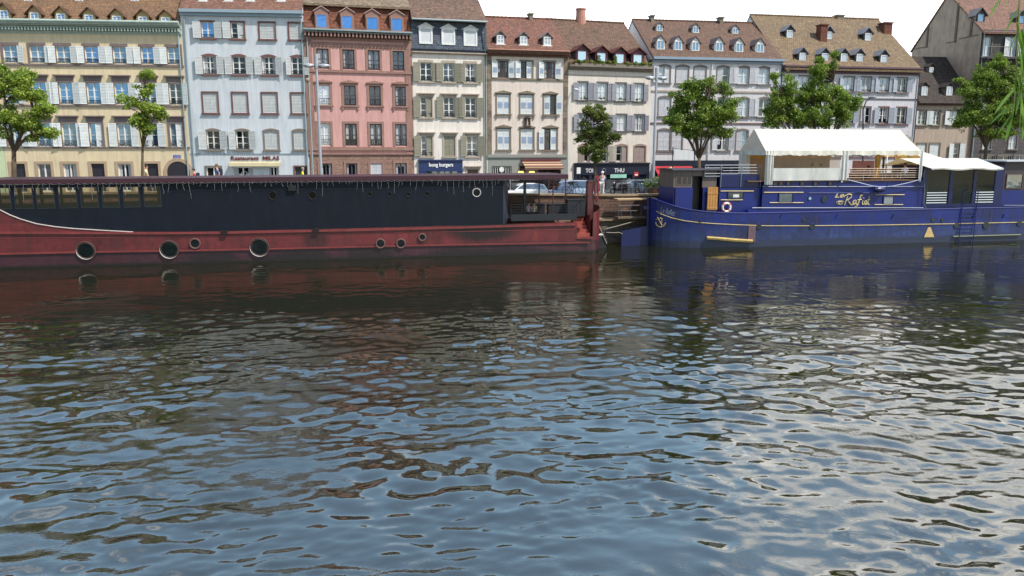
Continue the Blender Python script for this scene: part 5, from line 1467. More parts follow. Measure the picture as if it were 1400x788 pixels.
# dark frame at the cabin end and red posts holding the roof
mb = MB(); a, b = ru(716, 260, 1.5), ru(719.5, 260, 1.5)
mb.box(a, b, 1.5, 1.62, zd - 0.4, rz(717, 248, 1.5)); mb.box(ru(699, 249, 1.5), b, 1.5, 1.62, rz(710, 250, 1.5), rz(710, 247.5, 1.5)); mb.build('frame_post', ring_k, rroot)
post = paint('post_red', (88, 44, 46), 0.5)
for px, y_ in ((737, 2.4), (756, 0.15), (773, 2.4)):
    z1_ = lz(za1, zb1, ru(px, 250, y_))
    MB().tube([(ru(px, 270, y_), y_, zd - 0.4), (ru(px, 270, y_), y_, z1_ + 0.02)], 0.045, 6).build('roof_post', post, rroot)
# funnel block, stair, end bulwark gear
a, b = ru(803.5, 270, 1.0), ru(811, 270, 1.0)
mb = MB(); mb.box(a, b, 1.0, 1.5, zd - 0.8, rz(807, 249, 1.0)); mb.box(a + 0.06, b - 0.02, 0.97, 1.53, rz(807, 249, 1.0), rz(807, 247.5, 1.0)); mb.tube([(a + 0.1, 1.2, rz(807, 248, 1.0)), (a - 0.3, 1.2, rz(807, 245, 1.0) + 0.12)], 0.03, 5)
mb.build('mast_case', post, rroot)
mb = MB(); a, b = ru(789.5, 310), ru(805, 310)
zt3, zb3 = rz(797, 300), rz(797, 324)
for k in range(5):
    z_ = zb3 + (zt3 - zb3) * k / 5.0
    mb.box(a + 0.0, b - 0.02 + 0.04 * (4 - k), 0.12 + 0.26 * k, 0.12 + 0.26 * (k + 1), zb3 - 0.3, z_ + (zt3 - zb3) / 5)
mb.build('steps', paint('steps_red', (150, 70, 58), 0.6, 0.15), rroot)
MB().box(a, ru(811, 310), 1.5, 1.6, zb3 - 0.2, zt3 + 0.3).build('stair_wall', deckm, rroot)
MB().quad((b + 0.15, 0.05, zb3), (b + 0.15, 1.5, zb3), (b + 0.15, 1.5, zt3 + 0.25), (b + 0.15, 0.3, zt3 + 0.25)).build('stair_cheek', deckm, rroot)
# rail over the rounded end
mb = MB(); zq = rz(820, 268, 0.6)
pts = []
for k in range(9):
    t = k / 8.0; x = L - 1.7 + 1.5 * math.sin(math.pi * t) * 1.0
    pts.append((x, 0.5 + (BW - 1.0) * t, zq))
mb.tube(pts, 0.03, 5)
for p in pts[::2]: mb.tube([p, (p[0], p[1], zq - 1.1)], 0.025, 5)
mb.build('end_railing', ring_k, rroot)
# hanging red rope coil on the case
mb = MB()
for k in range(4):
    cx_ = ru(815.5, 260, 0.9)
    vs = [(cx_ + 0.12 * math.cos(t_ * math.pi / 8) + 0.03 * k, 0.9 + 0.05 * k, rz(815, 258, 0.9) + (0.75 + 0.06 * k) * math.sin(t_ * math.pi / 8)) for t_ in range(17)]
    mb.tube(vs, 0.035, 5)
tag(mb.build('rope_coil', paint('rope_red', (130, 40, 50), 0.7)), 'red rope coil hanging behind the mast case of the red barge', 'rope')
o = bpy.data.objects['rope_coil']; o.matrix_world = Matrix.Translation(RB.o) @ Matrix.Rotation(RB.psi, 4, 'Z')
# mooring eye, rudder plank
mb = MB(); xx, zz = ru(821.5, 321.5), rz(821.5, 321.5); mb.ring_y(xx, zz, 0.09, 0.03, 0.05, 12, 5); mb.tube([(xx - 0.15, 0.02, zz), (xx + 0.15, 0.02, zz)], 0.05, 6)
mb.build('mooring_eye', ring_w, rroot)
mb = MB(); mb.add([(L + 0.05, 2.0, -0.5), (L + 0.75, 2.0, -0.5), (L + 0.62, 2.0, 0.9), (L + 0.05, 2.0, 1.6), (L + 0.05, 2.12, -0.5), (L + 0.75, 2.12, -0.5), (L + 0.62, 2.12, 0.9), (L + 0.05, 2.12, 1.6)],
                  [(0, 1, 2, 3), (4, 7, 6, 5), (0, 4, 5, 1), (1, 5, 6, 2), (2, 6, 7, 3), (3, 7, 4, 0)])
rud = mb.build('rudder', blk2, rroot)
mb = MB(); mb.tube([(L + 0.05, 1.95, 1.75), (L + 0.72, 1.95, 0.35)], 0.05, 4); mb.build('rudder_edge', paint('plank_grey', (150, 140, 128)), rud)
# icicle lights
mb = MB(); rl = random.Random(5)
x = ru(-40, 250, -0.2); xend = ru(700, 245, -0.2); prev = None
while x < xend:
    zt_ = lz(za1, zb1, x) - 0.0
    ln = rl.choice([0.15, 0.25, 0.45, 0.7, 0.9, 0.35, 0.6]) * rl.uniform(0.7, 1.1)
    xj = x + rl.uniform(-0.12, 0.12)
    n = max(2, int(ln / 0.12)); pts = [(x, -0.2, zt_)]
    for k in range(1, n + 1): pts.append((x + (xj - x) * k / n + rl.uniform(-0.02, 0.02), -0.2 + rl.uniform(-0.02, 0.02), zt_ - ln * k / n))
    mb.tube(pts, 0.004, 3)
    for p in pts[1:]: mb.ball(p, 0.013, 0.013, 0.018, 5, 3)
    if prev: mb.tube([prev, ((prev[0] + x) / 2, -0.2, (prev[2] + zt_) / 2 - 0.05), (x, -0.2, zt_)], 0.010, 3)
    prev = (x, -0.2, zt_)
    x += rl.uniform(0.22, 0.5)
o = mb.build('icicle_lights', paint('light_string', (160, 162, 160), 0.4)); tag(o, 'string of white icicle lights along the roof edge of the red barge', 'light string')
o.matrix_world = Matrix.Translation(RB.o) @ Matrix.Rotation(RB.psi, 4, 'Z')

# ------------------------------------------------------------------ blue barge
BB = boat_frame((930, 340.3), (1400, 328.5))
broot = empty('restaurant_barge', 'royal blue barge with a white tent on deck and gold lettering on its side', 'barge', BB.o, BB.psi)
bu = lambda px, py, off=0.0: BB.u(px, py, off)
bz = lambda px, py, off=0.0: BB.z(px, py, off)
BL = BB.u(1400, 330) + 9.0; XS = BB.u(887, 330, 2.2); BWB = 4.7
blue_h = hull_paint('hull_blue_paint', (20, 42, 122), (52, 68, 118), bz(1150, 312), (38, 42, 72), zsoft=6.0, scum=(46, 54, 78), zs=0.62)
sh = [(893, 272.5), (899, 274), (907, 277.5), (918, 281.5), (930, 285), (945, 288), (965, 290.5), (990, 292), (1020, 292.5), (1060, 291.5), (1120, 290.3), (1200, 288.5), (1280, 286.5), (1340, 285.2), (1400, 284)]
def tapB(x):
    t = (x - XS) / 6.0
    if t >= 1: return 1.0
    t = max(t, 0.0)
    return max(0.05, (1 - (1 - t) ** 2.4) ** (1 / 1.9))
def side_y(x): return BWB / 2 * (1 - tapB(x))
def bpt(px, py, it=6):
    """point of the curved blue hull side seen at a photo position"""
    off = 0.0
    for _ in range(it):
        u_ = bu(px, py, off); off = side_y(max(u_, XS))
    return bu(px, py, off), off, bz(px, py, off)
stB = []
for px, py in sh:
    u_, _, z_ = bpt(px, py); stB.append((u_, z_))
z_st = stB[0][1]
stB = [(XS, z_st + 0.08)] + [(XS + 0.12, z_st + 0.06), (XS + 0.3, z_st + 0.03)] + [s_ for s_ in stB if s_[0] > XS + 0.35]
stB.append((BL, stB[-1][1]))
stB = dense(stB, 0.5)
hull(stB, BL, BWB, tapB, blue_h, broot, flare=0.04)
hb = bpy.data.objects['hull.001'] if 'hull.001' in bpy.data.objects else None
navy_b = paint('cabin_blue', (16, 34, 112), 0.45, 0.18, 0.6, dirt=(22, 30, 84), dirt_amt=0.6, bump=0.1)
navy_d = paint('cabin_navy', (14, 24, 78), 0.4, 0.15, 0.6)
goldp = paint('trim_gold', (200, 178, 122), 0.5, 0.12, 2.0, dirt=(120, 100, 70), dirt_amt=0.5)
silver = paint('rail_steel', (132, 138, 152), 0.4, 0.1)
MB().box(XS + 3, BL, 0.15, BWB - 0.15, bz(1100, 291) - 0.55, bz(1100, 291) - 0.45).build('deck', navy_d, broot)
def bline(pts, r_, name, mat, proud=0.03, flat=False):
    P = []
    for (a, b) in zip(pts[:-1], pts[1:]):
        n = max(1, int((b[0] - a[0]) / 8))
        for k in range(n): P.append((a[0] + (b[0] - a[0]) * k / n, a[1] + (b[1] - a[1]) * k / n))
    P.append(pts[-1])
    Q = []
    for px, py in P:
        u_, o_, z_ = bpt(px, py); Q.append((u_, o_ - proud, z_))
    return MB().tube(Q, r_, 6).build(name, mat, broot)
bline([(897, 289), (905, 293.5), (919, 298.5), (935, 302), (950, 304), (975, 306), (1005, 307.5), (1050, 309), (1100, 309), (1200, 308), (1300, 306.3), (1400, 304), (1440, 303)], 0.032, 'gold_stripe', goldp)
bline([(894, 272.3), (907, 277), (918, 281), (930, 284.5), (945, 287.5), (965, 290), (990, 291.5), (1020, 292), (1120, 290), (1200, 288), (1400, 283.6)], 0.06, 'gunwale', navy_b, proud=0.02)
MB().tube([(XS - 0.02, BWB / 2, -0.4), (XS - 0.05, BWB / 2, 1.2), (XS - 0.1, BWB / 2, z_st + 0.1)], 0.13, 8).build('sternpost', navy_d, broot)
# rudder
ya_ = BWB / 2
r0, r1 = bu(849, 330, ya_), bu(884, 330, ya_)
zz = lambda px, py: bz(px, py, ya_)
mb = MB(); pts = [(r0, -0.5), (r1, -0.5), (r1, zz(884, 309)), (r0 + 0.0, zz(849, 316))]
mb.prism_xz(pts, ya_ - 0.07, ya_ + 0.07); mb.box(r1, r1 + 0.12, ya_ - 0.1, ya_ + 0.1, -0.5, zz(884, 283)); mb.box(r1 - 0.35, XS + 0.1, ya_ - 0.12, ya_ + 0.12, zz(884, 286), zz(884, 282.5))
mb.build('rudder', navy_d, broot)
dark_port = glass('porthole_dark', (14, 22, 30), 0.1)
for px, py, r_ in ((1037, 310, 3.6), (1110, 310, 4.2), (1098, 300.5, 2.2), (1275, 301, 2.8), (1288, 301, 2.8), (1307, 308.5, 3.8), (1347.5, 308, 4.8), (1393, 305.5, 4.0)):
    u_, o_, z_ = bpt(px, py); R_ = r_ * 0.054
    p_ = MB().ring_y(u_, z_, R_, 0.03, o_ - 0.03, 18, 5).build('porthole', navy_d, broot)
    MB().disc_y(u_, z_, R_, o_ - 0.06, o_ - 0.045, 18).build('pane', dark_port, p_)
for px in (1067, 1143, 1220, 1330, 1371):
    u_, o_, z_ = bpt(px, 296); mb = MB(); mb.tube([(u_ - 0.07, -0.07, z_ - 0.14), (u_ + 0.07, -0.07, z_ + 0.16)], 0.035, 5); mb.build('cleat', navy_b, broot)
u_, _, _z = bpt(1270, 318); mb = MB(); mb.prism_xz([(bu(1263, 324), bz(1263, 324.5)), (bu(1277, 324), bz(1277, 324.5)), (bu(1272, 312), bz(1272, 311)), (bu(1268.5, 312), bz(1268.5, 311))], -0.035, 0.0); mb.build('gold_mark', paint('mark_gold', (210, 178, 120), 0.6, 0.2, 3.0), broot)
mb = MB(); P_ = [bpt(965, 325.5), bpt(985, 327), bpt(1005, 328.8), bpt(1027, 330)]
mb.tube([(p[0], p[1] - 0.14, p[2] + 0.02) for p in P_], 0.13, 6); mb.build('fender_beam', paint('fender_gold', (186, 158, 96), 0.7, 0.2, 2.0, dirt=(110, 90, 60)), broot)
mb = MB(); mb.box(bu(1022.5, 320), bu(1032.5, 320), -0.06, 0.02, bz(1027, 331), bz(1027, 309)); mb.build('rust_plate', paint('rust_plate', (104, 84, 96), 0.7, 0.3, 2.0, dirt=(120, 78, 60), dirt_amt=0.8), broot)
mb = MB(); mb.tube([(bu(1302, 323), -0.08, bz(1302, 323.5)), (bu(1394, 320), -0.08, bz(1394, 321))], 0.06, 5); mb.build('fender_beam', paint('fender_green', (120, 124, 96), 0.7, 0.2), broot)
# painted anchor and name near the stern
mb = MB(); u0, o0, z0 = bpt(901.5, 302)
def AP(px, py, k=0.04):
    u_, o_, z_ = bpt(px, py); return (u_, o_ - k, z_)
mb.tube([AP(898.5, 297), AP(901, 301), AP(904.5, 308)], 0.045, 5)
mb.tube([AP(896, 304), AP(897.5, 308), AP(901, 310.5), AP(904.5, 310.5), AP(907.5, 308.5), AP(909.5, 305)], 0.05, 5)
mb.tube([AP(896.5, 300.5), AP(901, 298.5)], 0.035, 5)
mb.tube([AP(900, 299.5), AP(902.5, 298), AP(905, 299.5), AP(904, 302), AP(901.5, 304), AP(905, 304)], 0.035, 5)
mb.build('painted_anchor', goldp, broot)
t_ = text_obj('Le Rafiot', 'name_lettering', paint('lettering_pale', (196, 196, 210), 0.5), broot, bu(902.5, 290, 1.0), bu(922.5, 290, 1.0), 0, 0.42, 0, 0.0, shear=0.4, bold=0.012)
me_ = t_.data; co = np.empty(len(me_.vertices) * 3); me_.vertices.foreach_get('co', co); co = co.reshape(-1, 3)
xa_, xb_ = co[:, 0].min(), co[:, 0].max()
A0, A1 = bpt(902.5, 290.5), bpt(922.5, 296)
for v in me_.vertices:
    t = (v.co.x - xa_) / (xb_ - xa_)
    x_ = A0[0] + (A1[0] - A0[0]) * t
    v.co = (x_, side_y(x_) * 1.0 - 0.03, A0[2] + (A1[2] - A0[2]) * t + v.co.z)
# ---- main cabin
yc0 = 0.55
cu_ = lambda px, py: BB.u(px, py, yc0)
cz = lambda px, py: BB.z(px, py, yc0)
def cbox(mb, x0, x1, ytop, ybot, ya, yb, mi=0, xr=None):
    xm_ = (x0 + x1) / 2
    mb.box(cu_(x0, (ytop + ybot) / 2), cu_(x1, (ytop + ybot) / 2), ya, yb, cz(xm_, ybot), cz(xm_, ytop), mi)
mb = MB(); cbox(mb, 1042, 1262, 247.5, 293, yc0, BWB - yc0); cab = mb.build('cabin', navy_b, broot)
mb = MB(); cbox(mb, 985, 1042, 256.5, 293, yc0 + 0.25, BWB - yc0); mb.build('cabin', navy_b, broot)
mb = MB(); cbox(mb, 985.5, 1040, 239.5, 256, yc0 + 0.2, BWB - yc0); mb.build('raised_deck', navy_d, broot)
mb = MB(); cbox(mb, 1020, 1262, 285, 293, 0.3, yc0 + 0.01); mb.build('side_step', navy_b, broot)
def ledge(x0, x1, y, mat=silver, yy=yc0, th=0.04, pr=0.06, name='ledge'):
    u0_, u1_ = BB.u(x0, y, yy), BB.u(x1, y, yy); z0_, z1_ = BB.z(x0, y, yy), BB.z(x1, y, yy)
    return MB().tube([(u0_, yy - pr / 2, z0_), (u1_, yy - pr / 2, z1_)], th, 5).build(name, mat, broot)
ledge(1028, 1262, 284.4, silver, 0.3, 0.045); ledge(1042, 1262, 255.4, silver, yc0, 0.035)
ledge(985, 1030, 261.5, goldp, yc0 + 0.25); ledge(985, 1015, 273.5, goldp, yc0 + 0.25); ledge(1044, 1098, 263.3, goldp); ledge(1052, 1098, 277.3, goldp)
ledge(1196, 1236, 266.5, goldp); ledge(1195, 1234, 280, goldp); ledge(1105, 1190, 264, navy_b, th=0.03); ledge(985, 1060, 292, navy_b, 0.3, 0.05)
def cwin(x0, x1, y0, y1, mat, yy=yc0, frame=navy_d):
    xm_ = (x0 + x1) / 2; ym_ = (y0 + y1) / 2
    a, b = BB.u(x0, ym_, yy), BB.u(x1, ym_, yy); c, d = BB.z(xm_, y1, yy), BB.z(xm_, y0, yy); f = 0.06
    mb = MB(); mb.box(a - f, b + f, yy - 0.06, yy - 0.001, c - f, c); mb.box(a - f, b + f, yy - 0.06, yy - 0.001, d, d + f); mb.box(a - f, a, yy - 0.06, yy - 0.001, c, d); mb.box(b, b + f, yy - 0.06, yy - 0.001, c, d)
    w_ = mb.build('window', frame, broot)
    MB().quad((a, yy - 0.02, c), (b, yy - 0.02, c), (b, yy - 0.02, d), (a, yy - 0.02, d)).build('pane', mat, w_)
    return w_
cwin(1065, 1083, 265, 276.5, glass('boat_pane_grey', (70, 74, 84), 0.18))
cwin(1208, 1221, 269, 279, glass('boat_pane_light', (0, 0, 0), 0.2, curtain=(150, 150, 155)))
cwin(995.5, 1015.5, 263.5, 271.5, glass('boat_pane_dark', (26, 26, 34), 0.15), yc0 + 0.25)
MB().box(BB.u(1002, 268, yc0 + 0.25), BB.u(1010, 268, yc0 + 0.25), yc0 + 0.2, yc0 + 0.22, BB.z(1006, 270, yc0 + 0.25), BB.z(1006, 266, yc0 + 0.25)).build('notice', white, broot)
for k, px in enumerate((1060, 1068, 1078, 1097, 1115, 1135)):
    cwin(px - 2.6, px + 2.6, 249, 253.5, paint('vent_brown', (120, 100, 96), 0.6), frame=navy_d)
for px, py, r_, m_ in ((1107, 271.5, 2.4, paint('lamp_pale', (150, 190, 190))), (1127, 272.5, 4.5, dark_port)):
    p_ = MB().ring_y(cu_(px, py), cz(px, py), r_ * 0.054, 0.03, yc0 - 0.03, 16, 5).build('porthole', navy_d, broot)
    MB().disc_y(cu_(px, py), cz(px, py), r_ * 0.054, yc0 - 0.05, yc0 - 0.04, 16).build('pane', m_, p_)
# gold name
gold_t = paint('lettering_gold', (206, 190, 140), 0.45)
def script_stroke(pts, r0=0.055, name='name_lettering'):
    P_ = []
    for X, Y in pts:
        px, py = 1040 + X / 6.087, 170 + Y / 6.087
        P_.append(Vector((cu_(px, py), yc0 - 0.035, cz(px, py))))
    # round the corners
    Q = [P_[0]]
    for a, b_, c in zip(P_[:-2], P_[1:-1], P_[2:]): Q += [a.lerp(b_, 0.75), b_ * 0.5 + a * 0.25 + c * 0.25, b_.lerp(c, 0.25)]
    Q.append(P_[-1]); n = len(Q)
    return MB().tube(Q, [r0 * (0.5 + 0.5 * math.sin(math.pi * (i + 0.6) / n)) for i in range(n)], 5).build(name, gold_t, broot)
for st_ in ([(722, 598), (708, 632), (694, 676)], [(690, 606), (712, 586), (744, 580), (756, 596), (742, 618), (716, 630)], [(716, 630), (734, 652), (748, 674), (764, 670)],
            [(792, 634), (776, 632), (762, 650), (766, 670), (780, 664), (794, 634)], [(794, 634), (788, 658), (796, 672), (806, 662)],
            [(848, 592), (834, 588), (824, 606), (812, 650), (798, 684), (780, 686)], [(804, 630), (822, 628), (838, 626)],
            [(848, 634), (840, 660), (846, 670), (854, 664)], [(852, 612), (854, 616), (851, 617)],
            [(874, 636), (862, 644), (860, 662), (868, 672), (880, 658), (880, 642), (872, 635)],
            [(902, 598), (894, 630), (886, 658), (892, 672), (902, 664)], [(880, 632), (894, 629), (908, 627)]):
    script_stroke(st_)
text_obj('Le', 'name_lettering', gold_t, broot, cu_(1141, 268), cu_(1154, 268), cz(1147, 270.5), cz(1147, 263.5), yc0 - 0.006, 0.03, shear=0.35, bold=0.018)
mb = MB(); cx_, cz_ = cu_(1148, 277), cz(1148, 277.5)
pts = [(cx_ + (0.36 - 0.012 * k) * math.cos(0.5 + k * 0.5), yc0 - 0.03, cz_ + (0.17 - 0.006 * k) * math.sin(0.5 + k * 0.5)) for k in range(22)]
mb.tube(pts, 0.026, 4); mb.build('name_flourish', gold_t, broot)
# ---- wheelhouse at the stern
yw = 0.9
wu = lambda px, py: BB.u(px, py, yw)
wz = lambda px, py: BB.z(px, py, yw)
brownw = paint('wheelhouse_taupe', (104, 92, 88), 0.6, 0.12, 1.5, dirt=(70, 60, 58))
def wbox(mb, x0, x1, y0, y1, ya, yb, mi=0):
    mb.box(wu(x0, (y0 + y1) / 2), wu(x1, (y0 + y1) / 2), ya, yb, wz((x0 + x1) / 2, y1), wz((x0 + x1) / 2, y0), mi)
mb = MB(); wbox(mb, 921, 946.5, 234, 256.5, yw, yw + 0.08, 0); wbox(mb, 960.5, 980, 234, 256.5, yw, yw + 0.08, 0)
wbox(mb, 923, 946.5, 256.5, 292, yw, yw + 0.08, 1); wbox(mb, 960.5, 980, 256.5, 292, yw, yw + 0.08, 1)
wbox(mb, 946.5, 960.5, 231, 241, yw, yw + 0.08, 0)
a, b = wu(922, 250), wu(985, 250); z0_, z1_ = wz(950, 292), wz(950, 233)
mb.box(a, a + 0.08, yw + 0.08, BWB - 0.9, z0_, wz(930, 256.5), 1); mb.box(a, a + 0.08, yw + 0.08, BWB - 0.9, wz(930, 256.5), z1_, 0); mb.box(b - 0.08, b, yw + 0.08, BWB - 0.9, z0_, z1_, 1); mb.box(a, b, BWB - 1.0, BWB - 0.9, z0_, z1_, 1)
mb.build('wheelhouse', [brownw, navy_b], broot)
mb = MB(); mb.prism_yz([(yw - 0.25, z1_), (BWB - 0.7, z1_), (BWB - 0.9, z1_ + 0.08), (BWB / 2, z1_ + 0.14), (yw, z1_ + 0.08)], a - 0.2, b + 0.1); mb.build('wheelhouse_roof', paint('roof_dark', (56, 50, 54)), broot)
for px in (928, 936, 942):
    w_ = MB(); f = 0.05; aa, bb = wu(px - 2.8, 245), wu(px + 2.8, 245); cc, dd = wz(px, 252), wz(px, 239)
    w_.box(aa - f, aa, yw - 0.03, yw, cc, dd); w_.box(bb, bb + f, yw - 0.03, yw, cc, dd); w_.box(aa - f, bb + f, yw - 0.03, yw, dd, dd + f); w_.box(aa - f, bb + f, yw - 0.03, yw, cc - f, cc)
    ww = w_.build('window', brownw, broot)
    MB().quad((aa, yw - 0.01, cc), (bb, yw - 0.01, cc), (bb, yw - 0.01, dd), (aa, yw - 0.01, dd)).build('pane', pane_dark, ww)
MB().box(wu(947, 265), wu(960, 265), yw + 0.5, yw + 0.55, z0_, wz(950, 241)).build('interior_shade_board', paint('interior_black', (14, 13, 16)), broot)  # darkness inside the doorway painted as a black board
woodd = paint('door_pine', (190, 138, 74), 0.5, 0.14, 2.5, dirt=(140, 90, 50))
mb = MB(); a, b = BB.u(967, 270, 0.7), BB.u(981, 270, 0.7); z0_, z1_ = BB.z(974, 287.5, 0.7), BB.z(974, 256, 0.7)
mb.box(a, b, 0.68, 0.73, z0_, z1_)
for k in range(4): mb.box(a + 0.02 + k * (b - a) / 4, a - 0.02 + (k + 1) * (b - a) / 4, 0.66, 0.68, z0_ + 0.02, z1_ - 0.02)
mb.box(a, b, 0.64, 0.66, z0_ + 0.1, z0_ + 0.2); mb.box(a, b, 0.64, 0.66, z1_ - 0.5, z1_ - 0.38)
mb.build('door', woodd, broot)
# sheets and boxes on the stern deck
for px, w2, hgt in ((917, 5, 9), (928, 6, 6), (936, 5, 8)):
    u_ = BB.u(px, 285, 1.6); z_ = BB.z(px, 286, 1.6)
    mb = MB(); mb.box(u_ - w2 * 0.055, u_ + w2 * 0.055, 1.4, 1.9, z_ - 0.3, z_ + hgt * 0.035); mb.prism_xz([(u_ - w2 * 0.06, z_ + hgt * 0.035), (u_ + w2 * 0.06, z_ + hgt * 0.035), (u_ + w2 * 0.04, z_ + hgt * 0.05), (u_ - w2 * 0.04, z_ + hgt * 0.042)], 1.38, 1.92)
    mb.build('deck_locker', navy_b if px != 928 else paint('sheet_dark', (36, 44, 66)), broot)
# railing of the upper deck
mb = MB(); y_ = yc0 + 0.2
X_ = [BB.u(p, 240, y_) for p in (960, 985.5, 1013, 1040)]
zt_, zb_ = BB.z(1000, 226, y_), BB.z(1000, 239.5, y_)
for q in (1.0, 0.72, 0.44, 0.16):
    mb.tube([(X_[0] + 0.2, y_, zb_ + (zt_ - zb_) * q), (X_[3], y_, zb_ + (zt_ - zb_) * q)], 0.028, 5)
for x in X_[1:]: mb.tube([(x, y_ - 0.03, BB.z(1000, 256, y_)), (x, y_ - 0.03, zt_)], 0.032, 5)
mb.tube([(X_[0] + 0.2, y_, zb_ - 0.1), (X_[0] + 0.2, y_, zt_)], 0.03, 5)
mb.box(X_[0] + 0.2, X_[1], y_, 3.6, zb_ - 0.12, zb_ - 0.04)
mb.build('deck_railing', silver, broot)
# ---- galley cabin with glazed front
mb = MB()
g0, g1 = bu(1262, 260, yc0), bu(1372, 260, yc0)
zt_, zb_ = bz(1318, 228, yc0), bz(1318, 284, yc0)
def gz(py): return bz(1318, py, yc0)
P = lambda px: bu(px, 250, yc0)
for a_, b_ in ((1262, 1266.5), (1299, 1303), (1331.5, 1334.5), (1361, 1372)):
    mb.box(P(a_), P(b_), yc0, yc0 + 0.12, zb_, zt_)
mb.box(P(1262), P(1372), yc0 + 0.001, yc0 + 0.12, bz(1318, 290, yc0), gz(279.5)); mb.box(P(1262), P(1372), yc0 + 0.002, yc0 + 0.12, gz(232), zt_)
mb.box(P(1262), P(1262) + 0.1, yc0 + 0.12, BWB - yc0, zb_, zt_); mb.box(P(1262), P(1372), BWB - yc0, BWB - yc0 + 0.08, zb_, zt_); mb.box(P(1372) - 0.1, P(1372), yc0 + 0.12, BWB - yc0, zb_, zt_); mb.box(P(1262), P(1372), yc0 + 0.12, BWB - yc0, zb_ - 0.1, zb_ + 0.05); mb.box(P(1262), P(1372), yc0, BWB - yc0, zt_, zt_ + 0.06)
mb.build('galley', navy_d, broot)
cg2 = clear_glass('galley_glass', (120, 130, 138), 0.95)
for a_, b_ in ((1266.5, 1299), (1303, 1331.5), (1334.5, 1361)):
    f = 0.05; w_ = MB(); a, b, c, d = P(a_), P(b_), gz(279.5), gz(232)
    w_.box(a, a + f, yc0 + 0.01, yc0 + 0.07, c, d); w_.box(b - f, b, yc0 + 0.01, yc0 + 0.07, c, d); w_.box(a + f, b - f, yc0 + 0.01, yc0 + 0.07, c, c + f); w_.box(a + f, b - f, yc0 + 0.01, yc0 + 0.07, d - f, d)
    ww = w_.build('window', navy_d, broot)
    MB().quad((a, yc0 + 0.05, c), (b, yc0 + 0.05, c), (b, yc0 + 0.05, d), (a, yc0 + 0.05, d)).build('pane', cg2, ww)
slat = paint('slat_pale', (178, 186, 192), 0.5)
for a_, b_ in ((1268.5, 1296), (1336, 1360)):
    mb = MB()
    for k in range(5):
        z_ = gz(277.5 - k * 3.4); mb.add([(P(a_), yc0 - 0.03, z_), (P(b_), yc0 - 0.03, z_), (P(b_), yc0 - 0.005, z_ + 0.07), (P(a_), yc0 - 0.005, z_ + 0.07), (P(a_), yc0 - 0.0, z_), (P(b_), yc0 - 0.0, z_)], [(0, 1, 2, 3), (0, 4, 5, 1)])
    mb.build('slats', slat, broot)
MB().box(P(1268.5), P(1279), 1.3, 2.0, gz(278), gz(240)).build('fridge', paint('fridge_white', (190, 198, 202), 0.4), broot)
shelfm = paint('shelf_wood', (170, 120, 80)); 
mb = MB(); mb.box(P(1336), P(1359), 1.6, 2.0, gz(250.5), gz(248.5)); mb.box(P(1336), P(1359), 1.2, 1.9, gz(263), gz(257)); mb.build('counter', shelfm, broot)
rb_ = random.Random(3)
for k in range(9):
    x = P(1337 + k * 2.5); z_ = gz(257)
    colr = rb_.choice([(210, 60, 60), (230, 230, 225), (60, 120, 80), (210, 180, 90), (180, 190, 200)])
    o = MB().tube([(0, 0, 0), (0, 0, 0.2), (0, 0, 0.26), (0, 0, 0.34)], [0.06, 0.06, 0.025, 0.025], 8).build('bottle', paint('bottle_%d_%d' % (colr[0], colr[1]), colr, 0.3))
    o.matrix_world = Matrix.Translation(BB.w(x, 1.35, z_)); tag(o, 'small bottle on the counter behind the right galley window of the blue barge', 'bottle', 'bottles on the galley counter')
# right end block
brn = paint('panel_brown', (62, 52, 58), 0.5, 0.1)
mb = MB(); e0, e1 = P(1372), P(1372) + 14
mb.box(e0, e1, yc0 + 0.02, BWB - yc0, gz(261), gz(222), 0); mb.box(e0, e1, yc0 + 0.01, BWB - yc0 + 0.01, bz(1380, 290, yc0), gz(261), 1)
mb.build('aft_cabin', [brn, navy_b], broot)
cwin(1376, 1397, 239, 257, glass('boat_pane_green', (70, 84, 84), 0.3), yc0 + 0.02, paint('frame_brown', (84, 62, 60)))
ledge(1372, 1430, 281, silver, yc0, 0.03)
MB().box(e0 - 0.2, e1, yc0 - 0.3, BWB - 0.2, gz(221.5), gz(219.5)).build('aft_roof', paint('roof_pale', (196, 196, 200)), broot)
# white canopy over the galley
canv = canvas_mat('canvas_white', (232, 230, 222), (232, 205, 150), 0.25)
c0, c1 = bu(1262, 224, -0.2), bu(1372.5, 224, -0.2)
zf = bz(1318, 230.5, -0.2); zb2 = BB.z(1318, 216.5, 2.2)
mb = MB(); n = 14
for i in range(n):
    a = c0 + (c1 - c0) * i / n; b = c0 + (c1 - c0) * (i + 1) / n
    s0 = 0.05 * math.sin(i * 0.9); s1 = 0.05 * math.sin((i + 1) * 0.9)
    ia = 0.35 if i == 0 else 0; 
    cf = bu(1274, 231, -0.25); fa = cf + (c1 - cf) * i / n; fb = cf + (c1 - cf) * (i + 1) / n
    mb.quad((fa, -0.25, zf + s0), (fb, -0.25, zf + s1), (b, 2.4, zb2), (a, 2.4, zb2))
    mb.quad((fa, -0.25, zf + s0 - 0.10), (fb, -0.25, zf + s1 - 0.10), (fb, -0.25, zf + s1), (fa, -0.25, zf + s0))
    mb.quad((a, 2.4, zb2), (b, 2.4, zb2), (b, BWB, zf + 0.1), (a, BWB, zf + 0.1))
mb.build('canopy', canv, broot)
